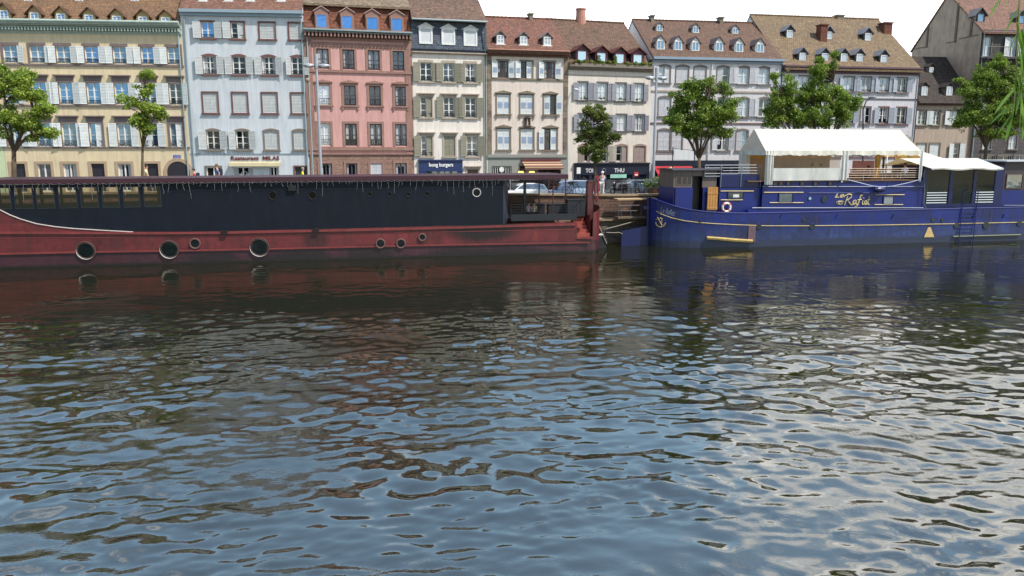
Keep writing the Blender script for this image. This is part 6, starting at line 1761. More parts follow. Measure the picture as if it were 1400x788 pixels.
# edge cable and boarding ladder
mb = MB(); cb_ = [(1266, 232), (1264, 240), (1265.5, 262), (1264, 278), (1268, 286), (1280, 287.5), (1300, 285.5), (1330, 284.5)]
mb.tube([(bu(x, y, 0.2), 0.3, bz(x, y, 0.2)) for x, y in cb_], 0.03, 5); mb.build('cable', paint('cable_grey', (120, 124, 136)), broot)
mb = MB()
for px in (1314, 1333.5): mb.tube([(bu(px, 300, -0.12), -0.12, -0.2), (bu(px, 300, -0.12), -0.12, bz(px, 262, -0.12)), (bu(px, 300, -0.12), 0.2, bz(px, 260, -0.12))], 0.035, 5)
for k in range(9):
    z_ = bz(1324, 290 + k * 4.8, -0.12); mb.tube([(bu(1314, 300, -0.12), -0.12, z_), (bu(1333.5, 300, -0.12), -0.12, z_)], 0.025, 4)
mb.build('ladder', navy_b, broot)

# ------------------------------------------------------------------ white tent on the blue barge
TY = 0.35
TR = empty('party_tent', 'white gabled party tent with scalloped edge on the upper deck of the blue barge', 'tent', BB.o, BB.psi)
tu = lambda px, py, off=TY: BB.u(px, py, off)
tz = lambda px, py, off=TY: BB.z(px, py, off)
tx0, tx1 = tu(1047, 206), tu(1260, 205)
tb = 4.3   # back eave
zE = tz(1150, 206.5); zdk = cz(1150, 247.5)
mid = (TY + tb) / 2
zR = BB.z(1130, 177, mid)
rx0, rx1 = BB.u(1031, 178, mid), BB.u(1231, 178, mid)
# the gable ends lean in like the photo: ridge shorter than the eaves on the right
mb = MB(); n = 26; m = 6
def tent_pt(i, j, side):
    s = i / n; t = j / m
    xe_ = tx0 + (tx1 - tx0) * s; xr_ = rx0 + (rx1 - rx0) * s
    y = (TY if side < 0 else tb); x = xe_ + (xr_ - xe_) * t
    sag = -0.10 * math.sin(math.pi * t) * (0.6 + 0.4 * abs(math.sin(s * math.pi * 5)))
    return (x, y + (mid - y) * t, zE + (zR - zE) * t + sag)
for side in (-1, 1):
    base = len(mb.v)
    for i in range(n + 1):
        for j in range(m + 1): mb.v.append(tent_pt(i, j, side))
    for i in range(n):
        for j in range(m):
            a = base + i * (m + 1) + j; q = (a, a + m + 1, a + m + 2, a + 1)
            mb.f.append(q if side < 0 else q[::-1]); mb.m.append(0)
# left gable triangle (upper part closed)
mb.poly([tent_pt(0, 0, -1), tent_pt(0, 0, 1), tent_pt(0, m, 1)][::-1])
mb.poly([tent_pt(n, 0, -1), tent_pt(n, 0, 1), tent_pt(n, m, 1)])
mb.build('tent_roof', canv, TR, smooth=True)
# scalloped valance
mb = MB(); nv = 120
for y_, x0_, x1_ in ((TY - 0.01, tx0, tx1), (tb + 0.01, tx0, tx1)):
    for i in range(nv):
        a, b = x0_ + (x1_ - x0_) * i / nv, x0_ + (x1_ - x0_) * (i + 1) / nv
        def hh(k): return 0.27 + 0.07 * abs(math.sin(k / nv * math.pi * 7)) + 0.02 * math.sin(k * 1.3)
        def yy_(k): return y_ - 0.02 * math.sin(k * 0.37) - 0.012 * math.sin(k * 1.13) - 0.03
        mb.quad((a, yy_(i), zE - hh(i)), (b, yy_(i + 1), zE - hh(i + 1)), (b, y_, zE + 0.02), (a, y_, zE + 0.02))
for i in range(24):
    a, b = TY + (tb - TY) * i / 24, TY + (tb - TY) * (i + 1) / 24
    mb.quad((tx0 - 0.02, a, zE - 0.28 - 0.05 * abs(math.sin(i))), (tx0 - 0.02, b, zE - 0.28 - 0.05 * abs(math.sin(i + 1))), (tx0, b, zE), (tx0, a, zE))
mb.build('valance', paint('canvas_cream', (222, 218, 206), 0.8, 0.08, 2.0, dirt=(170, 160, 145), dirt_amt=0.6), TR)
# poles
for px, yb_ in ((1152.5, 246), (1259.5, 246), (1053, 252)):
    for y_ in (TY, tb):
        x = tu(px, 225)
        MB().box(x - 0.045, x + 0.045, y_ - 0.045, y_ + 0.045, zdk - 0.1, zE + 0.02).build('tent_pole', white, TR)
def cloth(x0, x1, y_, z0_, z1_, name, mat, folds=5, amp=0.06, skew=0.0, nn=40, parent=TR, along='x'):
    mb = MB(); mm = 5
    for i in range(nn + 1):
        for j in range(mm + 1):
            t = i / nn; s = j / mm
            f = amp * math.sin(t * folds * 2 * math.pi + s * 0.8) * (0.4 + 0.6 * (1 - s)) + 0.4 * amp * math.sin(t * folds * 5.3 + s)
            if along == 'x': mb.v.append((x0 + (x1 - x0) * t + skew * s, y_ + f, z0_ + (z1_ - z0_) * s))
            else: mb.v.append((y_ + f, x0 + (x1 - x0) * t, z0_ + (z1_ - z0_) * s))
    for i in range(nn):
        for j in range(mm):
            a = i * (mm + 1) + j; mb.f.append((a, a + mm + 1, a + mm + 2, a + 1)); mb.m.append(0)
    return mb.build(name, mat, parent, smooth=True)
canv2 = paint('canvas_side', (214, 214, 210), 0.8, 0.06, 2.0, dirt=(170, 165, 155), dirt_amt=0.5)
cloth(tu(1046, 230), tu(1057, 230), TY - 0.02, BB.z(1050, 253, TY), zE, 'curtain', canv2, 3, 0.08)
cloth(tu(1149, 230), tu(1158.5, 230), TY - 0.04, BB.z(1153, 246.5, TY), zE, 'curtain', canv2, 2, 0.04)
cloth(tu(1256.5, 230), tu(1260.5, 230), TY - 0.04, BB.z(1258, 245, TY), zE, 'curtain', canv2, 1, 0.03)
cloth(tu(1057, 240), tu(1149, 240), TY - 0.02, BB.z(1103, 247, TY), BB.z(1103, 230, TY), 'side_skirt', canv2, 4.3, 0.02, nn=90)
cloth(tu(1010, 230, 3.2), tu(1025, 230, 3.2), 3.2, zdk - 0.2, zE, 'curtain', canv2, 3, 0.08)
# clear plastic window of the left bay
plast = clear_glass('tent_plastic', (226, 210, 196), 0.93, 0.2)
MB().quad((tu(1057, 220), TY, tz(1103, 230)), (tu(1149, 220), TY, tz(1103, 230)), (tu(1149, 220), TY, zE), (tu(1057, 220), TY, zE)).build('clear_panel', plast, TR)
# far side: partly rolled down canvas seen through, warm
ochre = paint('canvas_ochre', (200, 160, 84), 0.8, 0.08); pinkb = paint('board_pink', (186, 132, 138), 0.7)
cloth(tx0 + 0.4, tx0 + (tx1 - tx0) * 0.62, tb, zE - 0.6, zE, 'rear_curtain', ochre, 6, 0.05)
cloth(tx0 + 0.3, tx0 + (tx1 - tx0) * 0.60, tb - 0.2, zdk, zE - 0.55, 'rear_curtain', paint('canvas_taupe', (168, 146, 128), 0.8, 0.15, 1.5), 7, 0.06)
cloth(tx0 + 0.2, tx0 + (tx1 - tx0) * 0.30, tb, zdk, zE - 0.7, 'rear_curtain', paint('canvas_shade', (190, 176, 156), 0.8), 5, 0.05)
cloth(tu(1196, 222, tb), tu(1262, 222, tb), tb - 0.02, zE - 0.45, zE, 'rear_curtain', ochre, 4, 0.05)
cloth(tu(1162, 222, tb), tu(1260, 222, tb), tb - 0.02, zdk, zdk + 0.45, 'rear_curtain', paint('canvas_brown', (120, 92, 66), 0.8, 0.2), 5, 0.04)
cloth(tu(1222, 222, tb), tu(1262, 222, tb), tb - 0.12, zdk + 0.3, zE - 0.4, 'rear_curtain', paint('canvas_ochre_dark', (150, 118, 62), 0.8, 0.25, 1.0), 3, 0.05)
cloth(tu(1165, 222, tb), tu(1195, 222, tb), tb - 0.05, zdk + 0.3, zE - 0.75, 'rear_board', pinkb, 0, 0.0)
cloth(tu(1195, 222, tb), tu(1203, 222, tb), tb - 0.1, zdk, zE, 'rear_curtain', ochre, 2, 0.04)
for px in (1208, 1224, 1240): MB().box(tu(px, 222, tb) - 0.06, tu(px, 222, tb) + 0.06, tb - 0.06, tb + 0.06, zdk, zE).build('rear_post', ring_k, TR)
# deck floor
MB().box(tx0 - 1.2, tx1, yc0 - 0.1, BWB - 0.2, zdk - 0.02, zdk + 0.05).build('tent_deck', paint('deck_planks', (120, 90, 70), 0.8), TR)
# railing right bay
mb = MB(); y_ = TY + 0.12
for k in range(5):
    z_ = BB.z(1205, 243 - k * 3.1, y_); mb.tube([(BB.u(1158, 235, y_), y_, z_), (BB.u(1258, 235, y_), y_, z_)], 0.026, 5)
for px in (1181, 1207, 1232): mb.tube([(BB.u(px, 235, y_), y_, zdk), (BB.u(px, 235, y_), y_, BB.z(1205, 230.5, y_))], 0.022, 5)
mb.build('tent_railing', paint('rail_wood', (190, 170, 150), 0.5), TR)
# tables behind the rail
for px in (1175, 1215, 1100):
    T_ = empty('deck_table', {1175: 'wooden table near the left of the open tent bay on the blue barge', 1215: 'wooden table near the right of the open tent bay on the blue barge', 1100: 'wooden table behind the clear plastic of the white tent'}[px], 'table', BB.w(BB.u(px, 240, 1.8), 1.8, zdk + 0.05), BB.psi)
    tw = paint('table_wood', (164, 124, 84), 0.6)
    MB().box(-0.6, 0.6, -0.4, 0.4, 0.71, 0.75).build('tabletop', tw, T_)
    for sx in (-1, 1):
        for sy in (-1, 1): MB().box(sx * 0.52 - 0.03, sx * 0.52 + 0.03, sy * 0.32 - 0.03, sy * 0.32 + 0.03, 0, 0.71).build('leg', tw, T_)
# swagged rope with fender under the tent
mb = MB(); pts = []
for (x, y) in ((1159, 246), (1175, 250), (1192, 254.5), (1206, 256), (1220, 254.8), (1240, 250.5), (1259, 245.5)): pts.append((bu(x, y, 0.2), 0.2, bz(x, y, 0.2)))
mb.tube(pts, 0.035, 5); o = mb.build('swag_rope', paint('rope_pale', (170, 180, 206), 0.8)); o.matrix_world = Matrix.Translation(BB.o) @ Matrix.Rotation(BB.psi, 4, 'Z'); tag(o, 'pale rope swagged below the tent railing of the blue barge', 'rope')
mb = MB(); x, z_ = bu(1203, 259, 0.2), bz(1203, 259.5, 0.2)
mb.ball((x, 0.25, z_), 0.55, 0.22, 0.22, 12, 8); mb.tube([(x + 0.5, 0.2, z_ + 0.1), (x + 0.65, 0.2, z_ + 0.6)], 0.04, 5)
o = mb.build('rolled_cover', navy_d); o.matrix_world = Matrix.Translation(BB.o) @ Matrix.Rotation(BB.psi, 4, 'Z'); tag(o, 'rolled dark blue cover hanging from the rope on the blue barge', 'cover')
# second smaller canopy behind
mb = MB(); q = lambda px, py, off: (BB.u(px, py, off), off, BB.z(px, py, off))
mb.poly([q(1244, 206, 3.6), q(1261, 207.5, 3.6), q(1292, 217.5, 2.6), q(1262, 216.5, 2.4)])
mb.build('rear_canopy', canv, TR)
# lifebuoy
lb = empty('lifebuoy', 'white and red lifebuoy hung on the blue cabin wall', 'lifebuoy', BB.w(BB.u(994, 284, 0.5), 0.6, BB.z(994, 284, 0.5)), BB.psi)
MB().ring_y(0, 0, 0.30, 0.085, 0, 28, 8).build('ring', white, lb, smooth=True)
redp = paint('buoy_red', (200, 90, 60), 0.5)
for k in range(4):
    a = math.pi / 4 + k * math.pi / 2
    pts = [(0.30 * math.cos(a + t), 0, 0.30 * math.sin(a + t)) for t in (-0.16, 0, 0.16)]
    MB().tube(pts, 0.092, 8).build('band', redp, lb)
mb = MB(); mb.ring_y(0, 0, 0.42, 0.012, -0.02, 24, 4); mb.build('grab_line', redp, lb)
# ------------------------------------------------------------------ quay, road, ground
QPSI = rad(11.9)
QF = Frame((8.3, 58.6, 0), QPSI)
def zpath(t): return 3.5 + max(0.0, min(0.55, -t * 0.02))
brickq = tiles('quay_brick', (128, 100, 88), (104, 84, 76), (82, 70, 64), tw=0.6, th=0.22, kind='brick', patch_amt=0.6)
stoneq = tiles('quay_stone', (120, 110, 98), (98, 90, 80), (66, 62, 52), tw=1.2, th=0.45, kind='brick', patch_amt=0.7)
qr = empty('quay_wall', 'stone and brick quay wall behind the moored barges', 'quay wall', QF.o, QPSI)
ts = [-90, -40, -28, -20, -10, 0, 10, 60, 130]
mb = MB()
for a, b in zip(ts[:-1], ts[1:]):
    mb.add([(a, 0, 1.9), (b, 0, 1.9), (b, 0, zpath(b)), (a, 0, zpath(a))], [(0, 1, 2, 3)])
mb.build('upper_wall', brickq, qr)
MB().box(-90, 130, -0.8, 0, 1.72, 1.9).build('ledge', paint('ledge_stone', (146, 128, 104), 0.85, 0.15), qr)
mb = MB(); mb.box(-90, 130, -0.6, 0, -2, 1.72); mb.build('lower_wall', stoneq, qr)
mb = MB()
for a, b in zip(ts[:-1], ts[1:]):
    mb.add([(a, -0.12, zpath(a)), (b, -0.12, zpath(b)), (b, 0.45, zpath(b)), (a, 0.45, zpath(a)), (a, -0.12, zpath(a) + 0.14), (b, -0.12, zpath(b) + 0.14), (b, 0.45, zpath(b) + 0.14), (a, 0.45, zpath(a) + 0.14)],
           [(0, 3, 2, 1), (4, 5, 6, 7), (0, 1, 5, 4), (2, 3, 7, 6)])
mb.build('coping', paint('coping_stone', (158, 138, 112), 0.85, 0.15, 1.5, dirt=(110, 98, 84)), qr)
# ground sheets
paving = paint('paving', (150, 144, 136), 0.9, 0.1, 0.8, dirt=(110, 106, 100))
asph = paint('asphalt', (72, 72, 74), 0.9, 0.12, 0.6)
mb = MB()
for a, b in zip(ts[:-1], ts[1:]):
    mb.quad((a, 0.4, zpath(a) + 0.006), (b, 0.4, zpath(b) + 0.006), (b, 3.4, zpath(b) + 0.006), (a, 3.4, zpath(a) + 0.006))
    mb.quad((a, 3.4, zpath(a) + 0.006), (b, 3.4, zpath(b) + 0.006), (b, 4.6, 2.78), (a, 4.6, 2.78))
o = mb.build('quay_path', paving); o.location = QF.o; o.rotation_euler = (0, 0, QPSI); tag(o, kind='structure')
mb = MB(); mb.quad((-400, 4.5, 2.76), (400, 4.5, 2.76), (400, 500, 2.76), (-400, 500, 2.76)); mb.quad((-400, 0.2, 2.5), (-90, 0.2, 2.5), (-90, 4.5, 2.76), (-400, 4.5, 2.76)); mb.quad((130, 0.2, 2.5), (400, 0.2, 2.5), (400, 4.5, 2.76), (130, 4.5, 2.76))
o = mb.build('road', asph); o.location = QF.o; o.rotation_euler = (0, 0, QPSI); tag(o, kind='structure')
# pavement before the houses
mb = MB()
for hs in (A, B, C, D_, E_, F_, G_, H_, I_, J_):
    f = hs.fr
    p = [f.w(-0.0, 0.02, 0.0), f.w(hs.W, 0.02, 0.0), f.w(hs.W, -2.2, 0.0), f.w(0, -2.2, 0.0)]
    b_ = len(mb.v)
    mb.v += [(q.x, q.y, ZG + 0.12) for q in p] + [(q.x, q.y, ZG - 0.1) for q in p]
    mb.f += [(b_, b_ + 3, b_ + 2, b_ + 1), (b_ + 3, b_ + 7, b_ + 6, b_ + 2)]; mb.m += [0, 0]
tag(mb.build('pavement', paving), kind='structure')
# river bed under the water so it is never see-through at the edges
mb = MB(); mb.quad((-400, -60, -3), (400, -60, -3), (400, 70, -3), (-400, 70, -3)); tag(mb.build('river_bed', paint('mud', (50, 46, 36), 0.9)), kind='structure')
mb = MB(); mb.quad((-400, -60, -0.35), (400, -60, -0.35), (400, -11.9, -0.35), (-400, -11.9, -0.35)); 
def qpt(px, py, off):     # point on the plane `off` behind the quay edge
    u_, z_ = QF.uz(px, py, off); return QF.w(u_, off, z_)
def qfoot(px, off):       # standing point on the quay path at photo column px
    u_ = QF.u(px, 262, off); p = QF.w(u_, off, 0); z_ = zpath(u_) + 0.01 if off < 3.4 else 2.78
    return Vector((p.x, p.y, z_)), u_
# iron railing on the quay
rail_i = paint('rail_iron', (84, 84, 90), 0.5, 0.1)
mb = MB(); u0, u1 = -42.0, 46.0; n = int((u1 - u0) / 1.9)
for k in range(n + 1):
    x = u0 + (u1 - u0) * k / n; z_ = zpath(x) + 0.14; mb.tube([(x, 0.2, z_), (x, 0.2, z_ + 1.0)], 0.025, 5)
    if k < n:
        x2 = u0 + (u1 - u0) * (k + 1) / n; z2_ = zpath(x2) + 0.14
        for q in (1.0, 0.5): mb.tube([(x, 0.2, z_ + q), (x2, 0.2, z2_ + q)], 0.02 if q == 1 else 0.014, 4)
o = mb.build('quay_railing', rail_i); o.location = QF.o; o.rotation_euler = (0, 0, QPSI); tag(o, 'thin iron railing running along the top of the quay wall', 'railing')
# landing stage and stair rail between the boats
mb = MB(); g = lambda px, py: (QF.u(px, py, -0.9), QF.z(px, py, -0.9))
a, za = g(841, 296); b, _ = g(884, 296); zt_ = g(860, 272)[1]
mb.box(a, b, -1.6, -0.82, za - 0.12, za)
o1 = empty('landing_stage', 'narrow landing with iron rails on the quay wall between the two barges', 'landing', QF.o, QPSI)
mb.build('landing_floor', paint('landing_timber', (120, 104, 86), 0.8, 0.15), o1)
mb = MB()
for px in (841, 845, 858, 872): x = g(px, 285)[0]; mb.tube([(x, -1.55, za), (x, -1.55, za + 0.85)], 0.03, 5)
for q in (0.85, 0.45): mb.tube([(a, -1.55, za + q), (b, -1.55, za + q)], 0.025, 5)
mb.build('landing_railing', rail_i, o1)
mb = MB(); x0, z0_ = g(841, 272); x1, z1_ = g(895, 270); mb.box(x0, x1, -1.5, -0.5, zt_ - 0.06, zt_ + 0.04); o2 = mb.build('gangplank', paint('plank_tan', (186, 158, 122), 0.7, 0.15)); o2.location = QF.o; o2.rotation_euler = (0, 0, QPSI); tag(o2, 'tan plank gangway lying level from the quay to the blue barge', 'gangplank')
# mooring ropes
for nm, lab, pts, r_ in (('mooring_rope', 'taut mooring rope from the red barge end to the quay wall', [(829, 313, -4.5), (845, 309, -3), (874, 301, -0.9)], 0.03), ('mooring_rope', 'slack mooring rope hanging from the red barge end towards the blue rudder', [(829, 318, -4.5), (838, 318.5, -4.2), (846, 318, -4), (851, 320, -4)], 0.03)):
    P_ = [qpt(*p) for p in pts]
    o = MB().tube([p for p in P_], r_, 5).build(nm, paint('rope_grey', (140, 132, 118), 0.9)); tag(o, lab, 'rope')

# ------------------------------------------------------------------ trees
def leaf_material(name, c1, c2, c3):
    m = bpy.data.materials.new(name); m.use_nodes = True; nt = m.node_tree; nt.nodes.clear()
    out = N(nt, 'ShaderNodeOutputMaterial'); geo = N(nt, 'ShaderNodeNewGeometry')
    r = ramp(nt, [(0.0, lin(c1)), (0.55, lin(c2)), (1.0, lin(c3))]); nt.links.new(geo.outputs['Random Per Island'], r.inputs['Fac'])
    tc = N(nt, 'ShaderNodeTexCoord'); n = N(nt, 'ShaderNodeTexNoise', i_Scale=0.9, i_Detail=3.0); nt.links.new(tc.outputs['Object'], n.inputs['Vector'])
    r2 = ramp(nt, [(0.35, (0.65, 0.7, 0.6, 1)), (0.65, (1.25, 1.2, 1.1, 1))]); nt.links.new(n.outputs['Fac'], r2.inputs['Fac'])
    c = mix_rgb(nt, 1.0, r.outputs['Color'], r2.outputs['Color'], 'MULTIPLY')
    d = N(nt, 'ShaderNodeBsdfDiffuse'); t = N(nt, 'ShaderNodeBsdfTranslucent'); g = N(nt, 'ShaderNodeBsdfGlossy', i_Roughness=0.45)
    nt.links.new(c, d.inputs['Color']); nt.links.new(c, t.inputs['Color']); g.inputs['Color'].default_value = (0.5, 0.55, 0.4, 1)
    a = N(nt, 'ShaderNodeMixShader'); a.inputs[0].default_value = 0.46; nt.links.new(d.outputs[0], a.inputs[1]); nt.links.new(t.outputs[0], a.inputs[2])
    b = N(nt, 'ShaderNodeMixShader'); b.inputs[0].default_value = 0.07; nt.links.new(a.outputs[0], b.inputs[1]); nt.links.new(g.outputs[0], b.inputs[2])
    nt.links.new(b.outputs[0], out.inputs['Surface'])
    return m
leaf_y = leaf_material('leaves_bright', (104, 130, 46), (152, 176, 70), (192, 208, 104))
leaf_g = leaf_material('leaves_green', (80, 108, 42), (124, 152, 58), (172, 192, 90))
leaf_d = leaf_material('leaves_dull', (72, 94, 44), (104, 124, 58), (140, 136, 78))
bark = paint('bark', (92, 78, 62), 0.9, 0.25, 3.0, bump=0.6)
def leaves_mesh(centres, radii, counts, size, seed, flat=0.75):
    rs = np.random.RandomState(seed); V = []
    for c, r_, n in zip(centres, radii, counts):
        d = rs.normal(size=(n, 3)); d /= np.linalg.norm(d, axis=1)[:, None]
        rr_ = rs.uniform(0.15, 1, n) ** 0.6
        V.append(np.array(c)[None] + d * rr_[:, None] * np.array([r_, r_, r_ * flat])[None])
    P_ = np.concatenate(V); n = len(P_)
    nr = rs.normal(size=(n, 3)) + np.array([0, 0, 0.7]); nr /= np.linalg.norm(nr, axis=1)[:, None]
    a = np.cross(nr, rs.normal(size=(n, 3))); a /= np.linalg.norm(a, axis=1)[:, None]; b = np.cross(nr, a)
    s = size * rs.uniform(0.6, 1.3, n)[:, None]
    q = np.stack([P_ - a * s, P_ - b * s * 0.55 + nr * s * 0.15, P_ + a * s, P_ + b * s * 0.55 + nr * s * 0.15], 1).reshape(-1, 3)
    me = bpy.data.meshes.new('crown')
    me.vertices.add(len(q)); me.vertices.foreach_set('co', q.ravel())
    me.loops.add(len(q)); me.loops.foreach_set('vertex_index', np.arange(len(q)))
    me.polygons.add(n); me.polygons.foreach_set('loop_start', np.arange(0, len(q), 4)); me.update(calc_edges=True)
    return me
def tree(px, off, trunk_px, lobes, label, mat, seed, leafsize=0.088, dens=1.0, fork_y=195, trunk_r=0.15, group=None, base_y=None):
    """lobes: (cx, cy, rx, ry) photo ellipses filled with leaf clumps around limbs"""
    rs = random.Random(seed)
    f, u_ = qfoot(px, off)
    root = empty('street_tree', label, 'tree', f, 0)
    fr_ = Frame((0, f.y, 0), 0)
    Y = f.y
    sc = Y / FH
    fork = at_depth(trunk_px, fork_y, Y) - f
    centres = []; radii = []; counts = []
    for (cx, cy, rx, ry) in lobes:
        c = at_depth(cx, cy, Y) - f; RX, RZ = rx * sc, ry * sc
        k = max(4, int(RX * RZ * 12 * dens))
        for i in range(k):
            while True:
                p = Vector((rs.uniform(-1, 1), rs.uniform(-1, 1), rs.uniform(-1, 1)))
                if 0.25 < p.length < 1: break
            r_ = rs.uniform(0.28, 0.66) * min(1.0, 0.5 + RX * 0.5)
            q = c + Vector((p.x * max(0.05, RX - r_ * 0.6), p.y * max(RX, RZ) * 0.8, p.z * max(0.05, RZ - r_ * 0.6)))
            centres.append(tuple(q)); radii.append(r_); counts.append(int(r_ * r_ * 900 * rs.uniform(0.6, 1.2)))
            if i % 2 == 0:
                pp = p.normalized() * rs.uniform(0.95, 1.22); r2_ = rs.uniform(0.12, 0.3)
                centres.append(tuple(c + Vector((pp.x * RX, pp.y * max(RX, RZ) * 0.8, pp.z * RZ)))); radii.append(r2_); counts.append(int(r2_ * 70))
        centres.append(tuple(c)); radii.append(min(RX, RZ) * 0.9); counts.append(int(90 * RX * RZ))
    me = leaves_mesh(centres, radii, counts, leafsize, seed)
    me.materials.append(mat)
    cr = bpy.data.objects.new('crown', me); COL.objects.link(cr); cr.parent = root
    mb = MB()
    base = Vector((0, 0, -0.1))
    mid_ = base.lerp(fork, 0.5) + Vector((rs.uniform(-.05, .05), 0, 0))
    mb.tube([base, base + Vector((0, 0, 0.25)), mid_, fork], [trunk_r * 1.35, trunk_r * 1.05, trunk_r * 0.9, trunk_r * 0.8], 9)
    # limbs from the fork out to groups of clumps
    idx = list(range(len(centres))); rs.shuffle(idx)
    mains = []
    nm = min(9, max(4, len(lobes) + 3))
    for i in idx[:nm]:
        e = Vector(centres[i]); v = e - fork
        if v.length < 0.5: continue
        m1 = fork + v * 0.35 + Vector((0, 0, v.length * 0.10)); m2 = fork + v * 0.72 + Vector((rs.uniform(-.15, .15), rs.uniform(-.15, .15), v.length * 0.08))
        mb.tube([fork - Vector((0, 0, 0.15)), m1, m2, e], [trunk_r * 0.55, trunk_r * 0.38, trunk_r * 0.24, 0.015], 6)
        mains += [(m1, trunk_r * 0.34), (m2, trunk_r * 0.22), (fork + v * 0.5 + Vector((0, 0, v.length * .1)), trunk_r * 0.28)]
    for i in idx:
        e = Vector(centres[i])
        if not mains: break
        s_, r_ = min(mains, key=lambda q: (q[0] - e).length + rs.uniform(0, 0.3))
        if (s_ - e).length > 0.2:
            mb.tube([s_, s_.lerp(e, 0.5) + Vector((rs.uniform(-.12, .12), rs.uniform(-.12, .12), 0.08)), e], [min(r_, 0.05), 0.03, 0.012], 5)
    mb.build('trunk', bark, root, smooth=True)
    return root
TG = 'street trees along the quay'
tree(20, 2.2, 19, [(28, 108, 22, 17), (10, 125, 22, 26), (42, 128, 24, 20), (58, 150, 18, 14), (30, 165, 28, 20), (60, 182, 20, 9), (8, 168, 16, 22), (40, 190, 14, 8), (5, 100, 14, 14)],
     'bushy bright green tree at the far left before the cream house', leaf_y, 3, fork_y=205, trunk_r=0.17)
tree(195, 2.2, 195, [(199, 103, 11, 8), (198, 122, 12, 14), (178, 138, 13, 17), (205, 150, 16, 18), (188, 168, 20, 16), (218, 156, 10, 8), (206, 175, 14, 10), (196, 140, 10, 20)],
     'slender young tree with sparse leaves before the cream house', leaf_y, 5, fork_y=200, trunk_r=0.10, dens=0.55, leafsize=0.095)
tree(814, 3.0, 814, [(814, 158, 20, 15), (805, 150, 9, 8), (803, 176, 16, 14), (827, 178, 17, 14), (840, 186, 10, 8), (815, 198, 24, 16), (800, 208, 12, 9), (818, 215, 14, 8), (795, 190, 9, 8)],
     'small dull green tree before the dark shopfront, behind the end of the red barge', leaf_d, 7, fork_y=222, trunk_r=0.10, leafsize=0.095)
tree(955, 4.0, 956, [(935, 132, 22, 18), (962, 128, 26, 22), (990, 122, 12, 12), (1003, 140, 12, 18), (945, 160, 34, 24), (980, 160, 28, 24), (925, 178, 18, 12), (955, 185, 28, 12), (990, 182, 16, 10), (945, 118, 14, 10), (972, 112, 10, 8), (915, 165, 12, 12)],
     'large round green tree rising behind the wheelhouse of the blue barge', leaf_g, 9, fork_y=216, trunk_r=0.17)
tree(1085, 4.5, 1088, [(1080, 120, 14, 20), (1070, 150, 24, 26), (1052, 165, 12, 14), (1090, 160, 22, 24), (1058, 108, 6, 9), (1058, 128, 4, 10)],
     'leafy tree rising behind the left part of the white tent', leaf_g, 11, fork_y=205, trunk_r=0.15)
tree(1132, 4.0, 1132, [(1120, 98, 16, 14), (1118, 125, 22, 24), (1122, 86, 10, 9), (1142, 135, 26, 20), (1125, 160, 34, 18), (1155, 152, 20, 20), (1172, 140, 12, 10), (1100, 135, 14, 20), (1143, 72, 6, 8), (1138, 88, 6, 10)],
     'dense green tree rising behind the middle of the white tent', leaf_g, 13, fork_y=205, trunk_r=0.17)
tree(1345, 5.5, 1348, [(1345, 110, 20, 18), (1365, 88, 14, 14), (1330, 130, 22, 22), (1365, 125, 26, 26), (1385, 110, 16, 22), (1345, 155, 34, 22), (1380, 160, 26, 24), (1320, 165, 18, 14), (1360, 182, 28, 10), (1400, 140, 22, 34), (1312, 110, 7, 6), (1338, 96, 8, 8)],
     'broad dark green tree at the right before the tall grey house', leaf_g, 15, fork_y=200, trunk_r=0.18)
# shrub in a tub on the quay beside the blue barge
f, _ = qfoot(894, 1.2)
rt = empty('potted_shrub', 'pale flowering shrub in a tub beside the folded parasol', 'shrub', f)
cs = []; rs_ = random.Random(4)
for k in range(26): cs.append((rs_.uniform(-0.75, 0.75), rs_.uniform(-0.5, 0.5), rs_.uniform(0.55, 1.25)))
me = leaves_mesh(cs, [0.3] * 26, [70] * 26, 0.07, 8); me.materials.append(leaf_material('shrub_leaf', (66, 92, 40), (110, 140, 72), (196, 206, 180)))
o = bpy.data.objects.new('foliage', me); COL.objects.link(o); o.parent = rt
MB().tube([(0, 0, 0), (0, 0, 0.5)], [0.42, 0.5], 12).build('tub', paint('tub_brown', (90, 66, 54)), rt)
mb = MB()
for k in range(8): mb.tube([(0, 0, 0.45), (cs[k][0] * 0.5, cs[k][1] * 0.5, 0.75), cs[k]], [0.03, 0.02, 0.01], 4)
mb.build('stems', bark, rt)
# flowers of the planter of house F
cs = []; rd = []
for k in range(60):
    cs.append((rs_.uniform(0.6, F_.W - 0.2), rs_.uniform(-0.42, -0.12), F_.fr.z(832, 88.3) + rs_.uniform(0.0, 0.22))); rd.append(0.2)
for px in (817, 840): 
    for q in range(4): cs.append((F_.fr.u(px, 80), -0.25, F_.fr.z(832, 86 - q * 2.6))); rd.append(0.26 - 0.03 * q)
me = leaves_mesh(cs, rd, [40] * len(cs), 0.07, 12); me.materials.append(leaf_material('planter_leaf', (58, 84, 34), (108, 132, 50), (178, 184, 90)))
o = bpy.data.objects.new('planter_flowers', me); COL.objects.link(o); o.parent = F_.root
rs3 = random.Random(14)
for px in (823, 849, 873, 797):
    cs = [(F_.fr.u(px, 134) + rs3.uniform(-0.35, 0.35), -0.18, F_.fr.z(832, 136.5) + rs3.uniform(0, 0.15)) for _ in range(5)]
    me = leaves_mesh(cs, [0.13] * 5, [22] * 5, 0.055, px); me.materials.append(leaf_d)
    o = bpy.data.objects.new('window_box_plants', me); COL.objects.link(o); o.parent = F_.root

